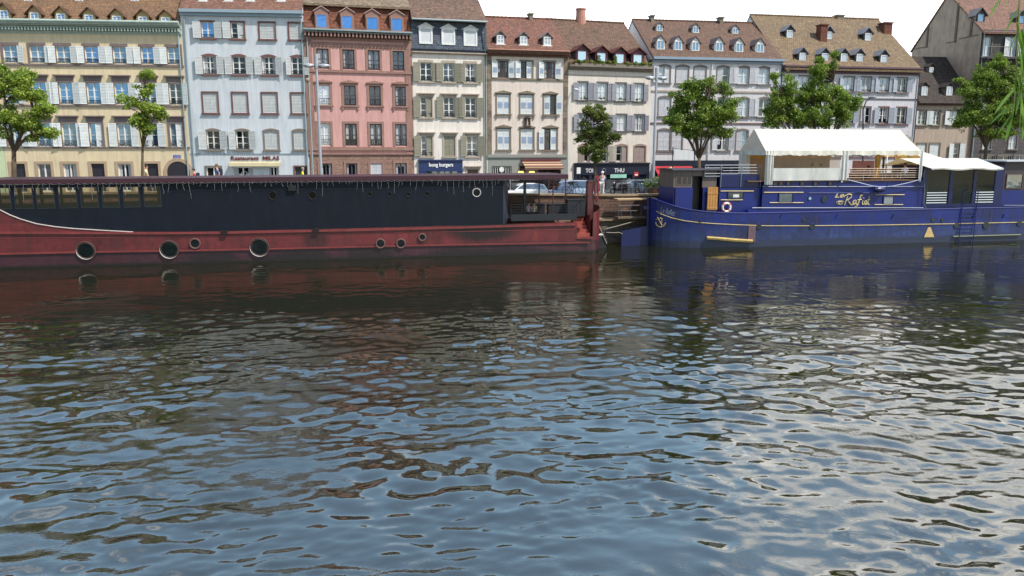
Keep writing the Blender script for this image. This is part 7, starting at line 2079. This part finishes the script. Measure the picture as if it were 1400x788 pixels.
# willow twig hanging into the right edge, close to the camera
wl = leaf_material('willow_leaf', (84, 124, 40), (112, 152, 54), (144, 178, 76))
anchor = at_depth(1404, -60, 3.2)
wr = empty('willow_branch', 'hanging willow twig with long narrow leaves at the upper right edge, close to the viewer', 'branch', anchor)
rw = random.Random(21); mbt = MB(); lv = []
def stem(pts, r0=0.004): mbt.tube(pts, [r0 - (r0 - 0.0012) * i / (len(pts) - 1) for i in range(len(pts))], 4)
def wleaf(p, d, ln, wd, droop=0.5):
    side = Vector((d.y, -d.x, 0)); side = side.normalized() if side.length > 1e-3 else Vector((1, 0, 0))
    side = (side + Vector((rw.uniform(-.6, .6), rw.uniform(-.6, .6), rw.uniform(-.3, .3)))).normalized()
    L_ = []; Rr = []; c = p.copy(); dd = d.copy()
    for k in range(6):
        t = k / 5.0; w_ = wd * math.sin(math.pi * min(1, t * 0.94 + 0.05)) ** 0.8
        L_.append(c - side * w_); Rr.append(c + side * w_)
        dd = (dd + Vector((0, 0, -droop * 0.25))).normalized(); c = c + dd * ln / 5
    lv.append(L_ + Rr[::-1])
def px3(x, y, Y=3.2): return at_depth(x, y, Y) - anchor
twigs = [([(1399, -60), (1394, 0), (1391, 60), (1389, 110), (1386, 150), (1383, 168)], 3.2),
         ([(1412, -60), (1404, 20), (1398, 80), (1396, 130), (1394, 180)], 3.3), ([(1380, -60), (1372, -20), (1366, 8)], 3.2), ([(1420, -50), (1412, 60), (1406, 140), (1402, 200)], 3.1)]
for pts, Y in twigs:
    P_ = [px3(x, y, Y) for x, y in pts]; stem(P_)
spec = [(1391, 45, -12, 24), (1390, 30, 10, 40), (1392, 60, 10, 50), (1390, 95, 9, 45), (1390, 118, -34, 34), (1388, 135, -26, 30), (1387, 142, -36, 22), (1386, 150, -20, 30), (1385, 156, -24, 26), (1384, 160, -10, 32),
        (1398, 0, 4, 60), (1397, 40, 6, 60), (1400, 80, 4, 60), (1394, 70, -8, 50), (1366, 0, -14, 22), (1370, -10, 12, 26), (1398, 110, -10, 46), (1396, 130, 6, 50), (1404, 10, -6, 60), (1402, 150, -4, 40), (1404, 60, -8, 70), (1393, 10, -22, 34)]
for x, y, dx, dy in spec:
    p = px3(x, y); e = px3(x + dx, y + dy); v = e - p
    wleaf(p, v.normalized(), v.length * 1.05, 0.0095 * rw.uniform(0.8, 1.2), 0.3)
mbt.build('twig', paint('twig_green', (120, 130, 60), 0.7), wr)
mb = MB()
for q in lv:
    n = len(q) // 2
    b_ = len(mb.v); mb.v += [tuple(v) for v in q]
    for k in range(n - 1): mb.f.append((b_ + k, b_ + k + 1, b_ + 2 * n - 2 - k, b_ + 2 * n - 1 - k)); mb.m.append(0)
mb.build('leaves', wl, wr)

# ------------------------------------------------------------------ street lamps
steel = paint('lamp_steel', (170, 174, 180), 0.4, 0.08, metal=0.3)
lens = paint('lamp_lens', (216, 220, 224), 0.2, 0.05)
def double_lamp(px, ytop, yarm, off, label):
    f, u_ = qfoot(px, off); Y = f.y
    r = empty('street_lamp', label, 'street lamp', f, QPSI, 'tall lamps with two heads on the quay')
    zt_ = at_depth(px, ytop, Y).z - f.z; za_ = at_depth(px, yarm, Y).z - f.z
    MB().tube([(0, 0, 0), (0, 0, 0.5), (0, 0, zt_ * 0.5), (0, 0, za_)], [0.13, 0.11, 0.10, 0.085], 10).build('pole', steel, r)
    mb = MB(); mb.tube([(0, 0, za_ - 0.15), (0, 0, zt_)], 0.13, 10); mb.tube([(-0.75, 0, za_), (0.75, 0, za_)], 0.035, 6); mb.build('head_bracket', steel, r)
    for s in (-1, 1):
        mb = MB(); mb.ball((s * 0.52, 0, za_), 0.42, 0.24, 0.15, 12, 8); hd = mb.build('lamp_head', steel, r, smooth=True)
        MB().ball((s * 0.5, -0.08, za_ - 0.03), 0.27, 0.16, 0.1, 12, 6).build('lens', lens, hd, smooth=True)
        mb = MB(); pts = [(s * (0.12 + 0.76 * t), -0.22 * math.sin(math.pi * t), za_ + 0.04) for t in (0, .15, .3, .5, .7, .85, 1)]; mb.tube(pts, 0.015, 4); mb.build('head_hoop', steel, r)
    return r
double_lamp(440, 74, 90, 1.2, 'tall double headed steel lamp before the pink house')
double_lamp(892.5, 93, 107, 2.6, 'tall double headed steel lamp before the house with planters')
f, u_ = qfoot(776, 6.2); r = empty('street_lamp', 'thin curved lamp post before the cream house beside the striped awning', 'street lamp', f, 0)
Y = f.y; pts = [Vector((0, 0, 0))] + [at_depth(x, y, Y) - f for x, y in ((776, 150), (777, 135), (780.5, 127), (785.5, 123))]
MB().tube(pts, [0.07, 0.05, 0.04, 0.035, 0.03], 6).build('pole', steel, r)
p = pts[-1]; MB().ball((p.x + 0.12, 0, p.z + 0.02), 0.22, 0.12, 0.08, 10, 6).build('lamp_head', lens, r, smooth=True)
f, u_ = qfoot(1180, 7.0); r = empty('street_lamp', 'lamp head showing above the tree beside the lilac white house', 'street lamp', f, 0)
Y = f.y; pts = [Vector((0, 0, 0))] + [at_depth(x, y, Y) - f for x, y in ((1180, 150), (1184, 139), (1190, 134))]
MB().tube(pts, [0.08, 0.06, 0.05, 0.04], 6).build('pole', dark_iron, r); p = pts[-1]; MB().ball((p.x + 0.15, 0, p.z + 0.05), 0.4, 0.14, 0.09, 10, 6).build('lamp_head', paint('lamp_grey', (110, 116, 120), 0.4), r)
# ball lamp near the pink house
f, u_ = qfoot(427, 8.0)
r = empty('street_lamp', 'thin post with a small globe between the blue and the pink house', 'street lamp', f, 0); Y = f.y
h_ = at_depth(427, 112, Y).z - f.z
MB().tube([(0, 0, 0), (0, 0, h_)], [0.06, 0.04], 6).build('pole', stoneC, r); MB().ball((0, 0, h_ + 0.12), 0.18, 0.18, 0.18, 10, 8).build('globe', paint('globe_tan', (150, 124, 108)), r, smooth=True)

# ------------------------------------------------------------------ cars
tyre = paint('tyre', (24, 24, 26), 0.8); rim = paint('rim', (150, 152, 156), 0.3, metal=0.7)
car_glass = glass('car_glass', (20, 24, 30), 0.3)
tail = paint('tail_red', (150, 24, 24), 0.3); headl = paint('headlight_clear', (220, 225, 230), 0.15)
def car(label, px, off, rgb, face=1, kind='hatch', length=4.1):
    f, u_ = qfoot(px, off); f.z = 2.76
    r = empty('parked_car', label, 'car', f, QPSI + (0 if face > 0 else math.pi), 'cars parked behind the quay')
    pm = paint('car_%d_%d_%d' % rgb, rgb, 0.25, 0.03, spec=0.7)
    Lh = length / 2; W_ = 0.86
    low = [(-Lh, 0.32), (-Lh + 0.05, 0.75), (-Lh + 0.12, 0.92), (-Lh + 0.9, 1.0), (Lh - 1.15, 0.98), (Lh - 0.3, 0.82), (Lh - 0.04, 0.66), (Lh, 0.32)]
    if kind == 'hatch': top = [(-Lh + 0.10, 0.92), (-Lh + 0.42, 1.42), (-Lh + 0.9, 1.50), (-0.1, 1.52), (0.35, 1.45), (Lh - 1.05, 0.98)]
    else: top = [(-Lh + 0.08, 0.92), (-Lh + 0.2, 1.62), (-Lh + 0.6, 1.72), (0.1, 1.72), (0.5, 1.62), (Lh - 0.95, 1.0)]
    mb = MB()
    def skin(poly, w0, w1, zr):
        n = len(poly); vs = []
        for s in (-1, 1):
            for x, z in poly:
                w_ = w0 + (w1 - w0) * max(0, (z - zr[0]) / (zr[1] - zr[0])); vs.append((x, s * w_, z))
        fs = [tuple(range(n))[::-1], tuple(range(n, 2 * n))] + [(i, (i + 1) % n, (i + 1) % n + n, i + n) for i in range(n)]
        mb.add(vs, fs)
    skin(low, W_, W_ - 0.04, (0.3, 1.0)); skin(top, W_ - 0.05, W_ - 0.24, (0.92, 1.6))
    b_ = mb.build('body', pm, r)
    bv = b_.modifiers.new('bevel', 'BEVEL'); bv.width = 0.05; bv.segments = 2
    cx_ = sum(p[0] for p in top) / len(top); cz_ = sum(p[1] for p in top) / len(top)
    inn = [(cx_ + (x - cx_) * 0.84, cz_ + 0.03 + (z - cz_) * 0.72) for x, z in top]
    for s in (-1, 1):
        m2 = MB(); vs = []
        for x, z in inn:
            w_ = (W_ - 0.05) + (-0.19) * max(0, (z - 0.92) / 0.68) + 0.012; vs.append((x, s * w_, z))
        m2.poly(vs if s < 0 else vs[::-1]); o = m2.build('side_window', car_glass, r)
        m3 = MB(); m3.box(-0.03, 0.03, s * (W_ - 0.04) - 0.012, s * (W_ - 0.04) + 0.012, 0.95, 1.2); m3.build('door_pillar', pm, o)
    m2 = MB(); a, b = top[-2], top[-1]; m2.quad((a[0] + 0.03, -0.6, a[1] - 0.04), (b[0] + 0.0, -0.72, b[1] + 0.05), (b[0], 0.72, b[1] + 0.05), (a[0] + 0.03, 0.6, a[1] - 0.04)); m2.build('windscreen', car_glass, r)
    a, b = top[0], top[1]; m2 = MB(); m2.quad((a[0] + 0.0, -0.66, a[1] + 0.1), (b[0] - 0.03, -0.55, b[1] - 0.05), (b[0] - 0.03, 0.55, b[1] - 0.05), (a[0], 0.66, a[1] + 0.1)); m2.build('rear_window', car_glass, r)
    for x in (-Lh + 0.75, Lh - 0.8):
        for s in (-1, 1):
            m2 = MB(); m2.disc_y(x, 0.32, 0.32, s * (W_ - 0.2), s * (W_ + 0.015), 20); w_ = m2.build('wheel', tyre, r)
            m2 = MB(); m2.disc_y(x, 0.32, 0.2, s * (W_ + 0.01), s * (W_ + 0.03), 12); m2.build('rim', rim, w_)
    for s in (-1, 1):
        m2 = MB(); m2.box(-Lh - 0.01, -Lh + 0.14, s * 0.6, s * 0.82, 0.72, 0.9); m2.build('tail_light', tail, r)
        m2 = MB(); m2.box(Lh - 0.2, Lh + 0.005, s * 0.5, s * 0.8, 0.58, 0.72); m2.build('headlight', headl, r)
    return r
car('white hatchback seen through the terrace of the red barge', 716, 6.3, (226, 228, 230), face=-1, length=4.0)
car('silver blue estate car behind the parked bicycle', 776, 6.5, (150, 168, 196), face=-1, kind='van', length=4.2)
car('grey car behind the person with the pale clothes', 852, 6.4, (78, 82, 88), face=-1, length=4.0)
car('white van like car behind the potted shrub', 886, 6.6, (200, 204, 206), face=1, kind='van', length=4.3)
# ------------------------------------------------------------------ bicycles and scooters
def bicycle(f, rz_, label, frame_rgb=(20, 20, 24)):
    r = empty('bicycle', label, 'bicycle', f, rz_, 'bicycles left on the quay')
    fm = paint('bike_%d' % frame_rgb[0], frame_rgb, 0.4)
    for x in (-0.52, 0.52):
        w_ = MB().ring_y(x, 0.34, 0.32, 0.022, 0, 24, 6).build('wheel', tyre, r)
        mb = MB()
        for k in range(10):
            a = 2 * math.pi * k / 10; mb.tube([(x, 0, 0.34), (x + 0.3 * math.cos(a), 0, 0.34 + 0.3 * math.sin(a))], 0.004, 3)
        mb.build('spokes', rim, w_)
    mb = MB(); bb = (-0.05, 0, 0.3); st = (-0.2, 0, 0.78); hd = (0.36, 0, 0.8)
    for a, b in ((bb, st), (bb, hd), (st, hd), (bb, (-0.52, 0, 0.34)), (st, (-0.52, 0, 0.34)), ((0.34, 0, 0.95), (0.52, 0, 0.34))): mb.tube([a, b], 0.022, 6)
    mb.build('frame', fm, r)
    mb = MB(); mb.ball((-0.23, 0, 0.9), 0.14, 0.07, 0.035, 8, 5); mb.tube([st, (-0.23, 0, 0.9)], 0.015, 5); mb.build('saddle', tyre, r)
    mb = MB(); mb.tube([(0.3, -0.28, 0.98), (0.36, -0.1, 1.0), (0.36, 0.1, 1.0), (0.3, 0.28, 0.98)], 0.016, 5); mb.build('handlebar', fm, r)
    mb = MB(); mb.ring_y(-0.05, 0.3, 0.09, 0.008, -0.04, 14, 4); mb.tube([(-0.05, -0.05, 0.3), (0.04, -0.08, 0.16)], 0.01, 4); mb.tube([(-0.05, 0.05, 0.3), (-0.14, 0.08, 0.44)], 0.01, 4); mb.build('crank', rim, r)
    return r
f, _ = qfoot(783, 0.95); bicycle(f + Vector((0, 0, 0.0)), QPSI + 0.05, 'dark bicycle parked against the quay railing above the red barge')
f, _ = qfoot(872, 1.6); bicycle(f, QPSI + 0.5, 'dark bicycle beside the potted shrub behind the railing', (30, 34, 44))
def scooter(f, rz_, label, rgb):
    r = empty('scooter', label, 'scooter', f, rz_, 'scooters parked on the quay')
    pm = paint('scooter_%d' % rgb[0], rgb, 0.3)
    for x in (-0.55, 0.6):
        w_ = MB().ring_y(x, 0.24, 0.19, 0.06, 0, 20, 6).build('wheel', tyre, r); MB().disc_y(x, 0.24, 0.12, -0.03, 0.03, 12).build('rim', rim, w_)
    mb = MB(); mb.prism_xz([(-0.85, 0.45), (-0.6, 0.72), (-0.1, 0.74), (0.0, 0.5), (0.05, 0.28), (0.35, 0.28), (0.4, 0.36), (0.1, 0.36), (0.0, 0.3), (-0.4, 0.3)], -0.17, 0.17)
    mb.prism_xz([(0.34, 0.28), (0.42, 0.28), (0.5, 0.7), (0.42, 0.98), (0.36, 0.96), (0.42, 0.7)], -0.2, 0.2); mb.prism_xz([(0.42, 0.44), (0.62, 0.5), (0.8, 0.42), (0.62, 0.46)], -0.07, 0.07)
    b_ = mb.build('body', pm, r); bv = b_.modifiers.new('bevel', 'BEVEL'); bv.width = 0.03; bv.segments = 2
    MB().prism_xz([(-0.78, 0.73), (-0.7, 0.8), (-0.2, 0.8), (-0.08, 0.75)], -0.14, 0.14).build('seat', tyre, r)
    mb = MB(); mb.tube([(0.38, -0.33, 1.02), (0.42, 0, 1.0), (0.38, 0.33, 1.02)], 0.025, 5); mb.tube([(0.42, 0, 0.9), (0.6, 0, 0.24)], 0.03, 5); mb.build('handlebar', dark_iron, r)
    mb = MB(); mb.ball((0.46, 0, 0.9), 0.07, 0.08, 0.07, 8, 6); mb.build('headlight', headl, r)
    return r
f, _ = qfoot(846, 2.4); scooter(f, QPSI + math.pi + 0.3, 'black scooter parked right behind the person in pale clothes', (24, 26, 32))
f, _ = qfoot(862, 2.8); scooter(f, QPSI + 0.2, 'grey scooter parked between the black scooter and the shrub', (88, 92, 98))
for px_, off_, lab_, sh_, tr_ in ((842, 8.0, 'person in a red top standing before the dark shopfront under the mint blind', (190, 44, 56), (40, 40, 50)), (856, 7.6, 'person in a pale pink top standing right of the one in red', (214, 170, 164), (70, 74, 90))):
    PEOPLE_LATER = globals().setdefault('PEOPLE_LATER_L', []); PEOPLE_LATER.append((px_, off_, lab_, sh_, tr_))
f, _ = qfoot(869, 0.8); r = empty('sign_post', 'thin sign post with a small red and white plate beside the potted shrub', 'sign', f, QPSI)
MB().tube([(0, 0, 0), (0, 0, 1.75)], 0.03, 6).build('post', dark_iron, r)
MB().box(-0.17, 0.17, -0.05, -0.03, 1.45, 1.78).build('plate', paint('plate_red', (190, 50, 60), 0.5), r); MB().box(-0.12, 0.12, -0.06, -0.051, 1.5, 1.62).build('plate_band', white, r)
# folded parasol
f, _ = qfoot(916, 0.9); r = empty('folded_parasol', 'folded beige parasol standing beside the stern of the blue barge', 'parasol', f, 0)
h_ = at_depth(914, 228, f.y).z - f.z
MB().tube([(0, 0, 0), (0, 0, h_)], 0.03, 6).build('pole', rim, r)
mb = MB(); n = 14; lv_ = [(0.02, 1.0), (0.13, 0.93), (0.17, 0.75), (0.22, 0.55), (0.30, 0.3), (0.36, 0.12)]
vs = []; 
for i, (q, t) in enumerate(lv_):
    for k in range(n): a = 2 * math.pi * k / n; rr_ = q * (1 + 0.28 * (k % 2)); vs.append((rr_ * math.cos(a), rr_ * math.sin(a), h_ * t))
fs = [(i * n + k, (i + 1) * n + k, (i + 1) * n + (k + 1) % n, i * n + (k + 1) % n) for i in range(len(lv_) - 1) for k in range(n)]
mb.add(vs, fs); mb.build('canopy', paint('parasol_beige', (206, 194, 166), 0.85, 0.08), r)
# framed white banner between two masts
f, _ = qfoot(936, 2.0); r = empty('banner_frame', 'white banner stretched between two thin dark masts behind the wheelhouse', 'banner', f, 0)
Y = f.y; q = lambda x, y: at_depth(x, y, Y) - f
mb = MB(); mb.tube([(q(920, 210).x, 0, 0), q(920, 201)], 0.04, 5); mb.tube([(q(950, 210).x, 0, 0), q(950, 204)], 0.04, 5); mb.tube([q(920, 203), q(950, 206)], 0.02, 4); mb.build('masts', dark_iron, r)
a, b, c, d = q(921.5, 217.5), q(948.5, 219), q(948.5, 207), q(921.5, 204.5)
mb = MB(); mb.quad(a, b, c, d); mb.build('banner', white, r)
m2 = MB(); a2, b2, c2 = q(935, 211), q(940, 213.5), q(932, 214); m2.poly([a2 - Vector((0, .01, 0)), b2 - Vector((0, .01, 0)), c2 - Vector((0, .01, 0))])
# ------------------------------------------------------------------ people
skin_m = paint('skin', (196, 148, 122), 0.6, 0.05, 4.0)
def person(label, f, rz_, shirt, trousers, hair, pose='walk', hat=None, bag=None, h=1.72, sit=False, skirt=False):
    """one continuous skinned body with face, hands and fingers; clothes and hair as parts"""
    r = empty('person', label, 'person', f, rz_); s = h / 1.75
    V = Vector
    sw = 0.28 if pose == 'walk' else 0.05
    hipz = 0.92 if not sit else 0.5
    J = {}
    J['pel'] = V((0, 0, hipz)); J['sp'] = V((0.0, 0, hipz + 0.2)); J['ch'] = V((0.02, 0, hipz + 0.42)); J['nk'] = V((0.03, 0, hipz + 0.56)); J['hd0'] = V((0.05, 0, hipz + 0.64)); J['hd'] = V((0.06, 0, hipz + 0.74)); J['hd2'] = V((0.06, 0, hipz + 0.80))
    for sd_, sg in (('L', 1), ('R', -1)):
        st = sw * sg
        J['hp' + sd_] = V((0, 0.1 * sg, hipz - 0.04))
        if sit: J['kn' + sd_] = V((0.42, 0.12 * sg, hipz)); J['an' + sd_] = V((0.42, 0.12 * sg, 0.08)); J['to' + sd_] = V((0.6, 0.12 * sg, 0.04))
        else: J['kn' + sd_] = V((0.04 + st * 0.7, 0.1 * sg, 0.5)); J['an' + sd_] = V((st * 1.15 - 0.03, 0.1 * sg, 0.09)); J['to' + sd_] = V((st * 1.15 + 0.15, 0.1 * sg, 0.035))
        J['sh' + sd_] = V((0.02, 0.18 * sg, hipz + 0.47))
        if pose == 'walk': J['el' + sd_] = V((-0.02 - st * 0.5, 0.24 * sg, hipz + 0.2)); J['wr' + sd_] = V((0.12 - st * 0.6, 0.25 * sg, hipz - 0.03))
        elif pose == 'reach': J['el' + sd_] = V((0.2, 0.22 * sg, hipz + 0.28)); J['wr' + sd_] = V((0.42, 0.14 * sg, hipz + 0.26))
        else: J['el' + sd_] = V((0.0, 0.24 * sg, hipz + 0.18)); J['wr' + sd_] = V((0.2, 0.16 * sg, hipz + 0.1))
    def grow(name, edges, rad_, mat, parent, sub=2):
        names = []
        for a, b in edges:
            for q in (a, b):
                if q not in names: names.append(q)
        me = bpy.data.meshes.new(name); me.from_pydata([tuple(J[q] * s) for q in names], [(names.index(a), names.index(b)) for a, b in edges], [])
        o = bpy.data.objects.new(name, me); COL.objects.link(o); o.parent = parent
        m = o.modifiers.new('skin', 'SKIN'); me.skin_vertices[0] if me.skin_vertices else None
        if not me.skin_vertices:
            bpy.context.view_layer.update()
        sv = me.skin_vertices[0].data
        for i, q in enumerate(names): rr_ = rad_[q] * s; sv[i].radius = (rr_, rr_); sv[i].use_root = (i == 0)
        m2 = o.modifiers.new('smooth', 'SUBSURF'); m2.levels = sub - 1; m2.render_levels = sub - 1; m.use_smooth_shade = True
        me.materials.append(mat); return o
    E_b = [('pel', 'sp'), ('sp', 'ch'), ('ch', 'nk'), ('nk', 'hd0'), ('hd0', 'hd'), ('hd', 'hd2')]
    rb = dict(pel=0.13, sp=0.115, ch=0.13, nk=0.055, hd0=0.07, hd=0.095, hd2=0.08)
    for sd_ in 'LR':
        sg = 1 if sd_ == 'L' else -1
        E_b += [('pel', 'hp' + sd_), ('hp' + sd_, 'kn' + sd_), ('kn' + sd_, 'an' + sd_), ('an' + sd_, 'to' + sd_), ('ch', 'sh' + sd_), ('sh' + sd_, 'el' + sd_), ('el' + sd_, 'wr' + sd_)]
        rb.update({'hp' + sd_: 0.09, 'kn' + sd_: 0.055, 'an' + sd_: 0.038, 'to' + sd_: 0.035, 'sh' + sd_: 0.055, 'el' + sd_: 0.038, 'wr' + sd_: 0.026})
        d = (J['wr' + sd_] - J['el' + sd_]).normalized(); lat = d.cross(V((0, 1, 0))).normalized()
        J['pm' + sd_] = J['wr' + sd_] + d * 0.07; E_b.append(('wr' + sd_, 'pm' + sd_)); rb['pm' + sd_] = 0.03
        for k, (o_, ln) in enumerate(((-0.03, 0.07), (-0.01, 0.085), (0.01, 0.08), (0.03, 0.06))):
            J['f%d%s' % (k, sd_)] = J['pm' + sd_] + d * ln + lat * o_ * 1.4 - V((0, 0.015 * sg, 0)); E_b.append(('pm' + sd_, 'f%d%s' % (k, sd_))); rb['f%d%s' % (k, sd_)] = 0.009
        J['th' + sd_] = J['wr' + sd_] + d * 0.07 - lat * 0.06; E_b.append(('wr' + sd_, 'th' + sd_)); rb['th' + sd_] = 0.011
    body = grow('body', E_b, rb, skin_m, r)
    sm = paint('cloth_%d_%d_%d' % shirt, shirt, 0.85, 0.08, 5.0); tm = paint('cloth_%d_%d_%d' % trousers, trousers, 0.85, 0.08, 5.0)
    e2 = [('pel', 'sp'), ('sp', 'ch')]; r2 = dict(pel=0.155, sp=0.14, ch=0.152)
    for sd_ in 'LR':
        J['es' + sd_] = J['sh' + sd_].lerp(J['el' + sd_], 0.75); e2 += [('ch', 'sh' + sd_), ('sh' + sd_, 'es' + sd_)]; r2.update({'sh' + sd_: 0.072, 'es' + sd_: 0.058})
    grow('shirt', e2, r2, sm, r)
    e3 = [('pel', 'hpL'), ('pel', 'hpR')]; r3 = dict(pel=0.15, hpL=0.11, hpR=0.11)
    for sd_ in 'LR':
        J['cu' + sd_] = J['kn' + sd_].lerp(J['an' + sd_], 0.9); e3 += [('hp' + sd_, 'kn' + sd_), ('kn' + sd_, 'cu' + sd_)]; r3.update({'kn' + sd_: 0.075, 'cu' + sd_: 0.06})
    grow('trousers', e3, r3, tm, r)
    hm = paint('hair_%d_%d_%d' % hair, hair, 0.7, 0.15, 8.0)
    hd = J['hd'] * s
    mb = MB(); mb.ball((hd.x - 0.02 * s, 0, hd.z + 0.035 * s), 0.115 * s, 0.105 * s, 0.10 * s, 12, 8)
    mb.build('hat' if hat else 'hair', paint('hat_%d' % hat[0], hat, 0.8) if hat else hm, r, smooth=True)
    mb = MB(); mb.tube([(hd.x + 0.085 * s, 0, hd.z), (hd.x + 0.115 * s, 0, hd.z - 0.025 * s)], [0.008, 0.016], 5)
    mb.tube([(hd.x + 0.092 * s, -0.025, hd.z - 0.055 * s), (hd.x + 0.092 * s, 0.025, hd.z - 0.055 * s)], 0.008, 4)
    for sg in (-1, 1): mb.ball((hd.x + 0.0, sg * 0.095 * s, hd.z - 0.01), 0.018, 0.01, 0.03, 6, 5)
    mb.build('face', skin_m, body)
    mb = MB()
    for sg in (-1, 1): mb.ball((hd.x + 0.088 * s, sg * 0.035 * s, hd.z + 0.005), 0.011, 0.013, 0.009, 6, 5)
    mb.build('eyes', ring_k, body)
    mb = MB()
    for sd_ in 'LR': a, b = J['an' + sd_] * s, J['to' + sd_] * s; mb.tube([a - V((0.05, 0, 0.045)), (a + b) / 2 - V((0, 0, 0.02)), b], [0.045, 0.048, 0.035], 8)
    mb.build('shoes', white if trousers[0] > 180 else tyre, r)
    if bag:
        mb = MB(); c = J['ch'] * s; mb.box(c.x - 0.34, c.x - 0.13, -0.15, 0.15, c.z - 0.32, c.z + 0.12); o = mb.build('backpack', paint('bag_%d' % bag[0], bag, 0.8), r); bv = o.modifiers.new('bevel', 'BEVEL'); bv.width = 0.05; bv.segments = 2
    return r
def at_head(px, py, off, h, hipdrop=0.0):
    """ground point so that the crown of the head shows at the photo position"""
    u_, z_ = QF.uz(px, py, off); p = QF.w(u_, off, z_ - h); return p
f, _ = qfoot(823, 1.3); person('person in pale clothes and a white cap on the quay by the red rope', f, QPSI + rad(60), (206, 216, 232), (214, 208, 204), (60, 50, 40), pose='reach', hat=(236, 236, 240), h=1.78)
person('person in a cream top walking before the dark door of the cream house', Vector(at_head(199, 226, 1.6, 1.72)), QPSI, (224, 214, 160), (60, 54, 60), (52, 40, 34), h=1.72)
person('person in a red top with dark backpack near the arched door of the cream house', Vector(at_head(265.5, 231, 1.8, 1.66)), QPSI + math.pi, (176, 60, 84), (60, 66, 90), (60, 46, 40), bag=(36, 38, 52), h=1.66)
person('person in a blue shirt with a dark backpack walking before the restaurant', Vector(at_head(297, 225, 1.6, 1.78)), QPSI + math.pi, (96, 116, 166), (60, 60, 66), (120, 80, 50), bag=(38, 42, 60), h=1.78)
person('grey haired person in a yellow top at the right door of the blue house', Vector(at_head(413, 229.5, 1.6, 1.66)), QPSI, (232, 222, 30), (50, 54, 66), (150, 146, 144), h=1.66)
for px_, off_, lab_, sh_, tr_ in PEOPLE_LATER_L:
    f, _ = qfoot(px_, off_); f.z = 2.78; person(lab_, f, QPSI + rad(200), sh_, tr_, (50, 38, 34), pose='stand')
# people on board
zfl = zdk + 0.05
def bpos(px, y_, z_): u_ = BB.u(px, 240, y_); return BB.w(u_, y_, z_)
person('person in a white shirt seen from behind inside the right bay of the white tent', bpos(1237, 1.0, zfl - 0.12), BB.psi + rad(80), (206, 212, 238), (44, 46, 60), (60, 44, 36), pose='sit', sit=True)
person('dark haired person in a pink top seated near the middle pole of the white tent', bpos(1187, 1.6, zfl - 0.3), BB.psi + rad(100), (190, 150, 150), (50, 46, 56), (30, 24, 26), pose='sit', sit=True)
for px, lab, y_ in ((1290, 'dark clothed person working at the left window of the galley', 1.9), (1321, 'dark clothed person standing at the middle window of the galley', 2.2)):
    person(lab, bpos(px, y_, gz(279.5) - 0.12), BB.psi - rad(100), (34, 34, 42), (30, 30, 36), (40, 30, 26), pose='reach', h=1.7)
xs_ = [(1110, (60, 54, 50)), (1122, (44, 44, 40))]
for i, (px, c) in enumerate(xs_):
    person(['person in brown seated behind the clear plastic of the tent, left of a pair', 'person in dark green seated behind the clear plastic of the tent, right of a pair'][i], bpos(px, 2.4, zfl - 0.15), BB.psi + rad(90), [(150, 120, 96), (84, 88, 66)][i], (50, 50, 50), c, pose='sit', sit=True)
# people seated on the barge terrace
for i, (px, c) in enumerate(((722, (190, 186, 206)), (730, (214, 196, 166)))):
    u_ = RB.u(px, 280, 1.9); z_ = RB.z(px, 275, 1.9)
    person(['person in a lilac top seated on the terrace of the red barge', 'person in a cream top seated on the terrace of the red barge'][i], RB.w(u_, 1.9, z_ - 1.27), RB.psi + rad(-60 - 20 * i), c, (50, 50, 60), (70, 50, 40), pose='sit', sit=True, h=1.6)
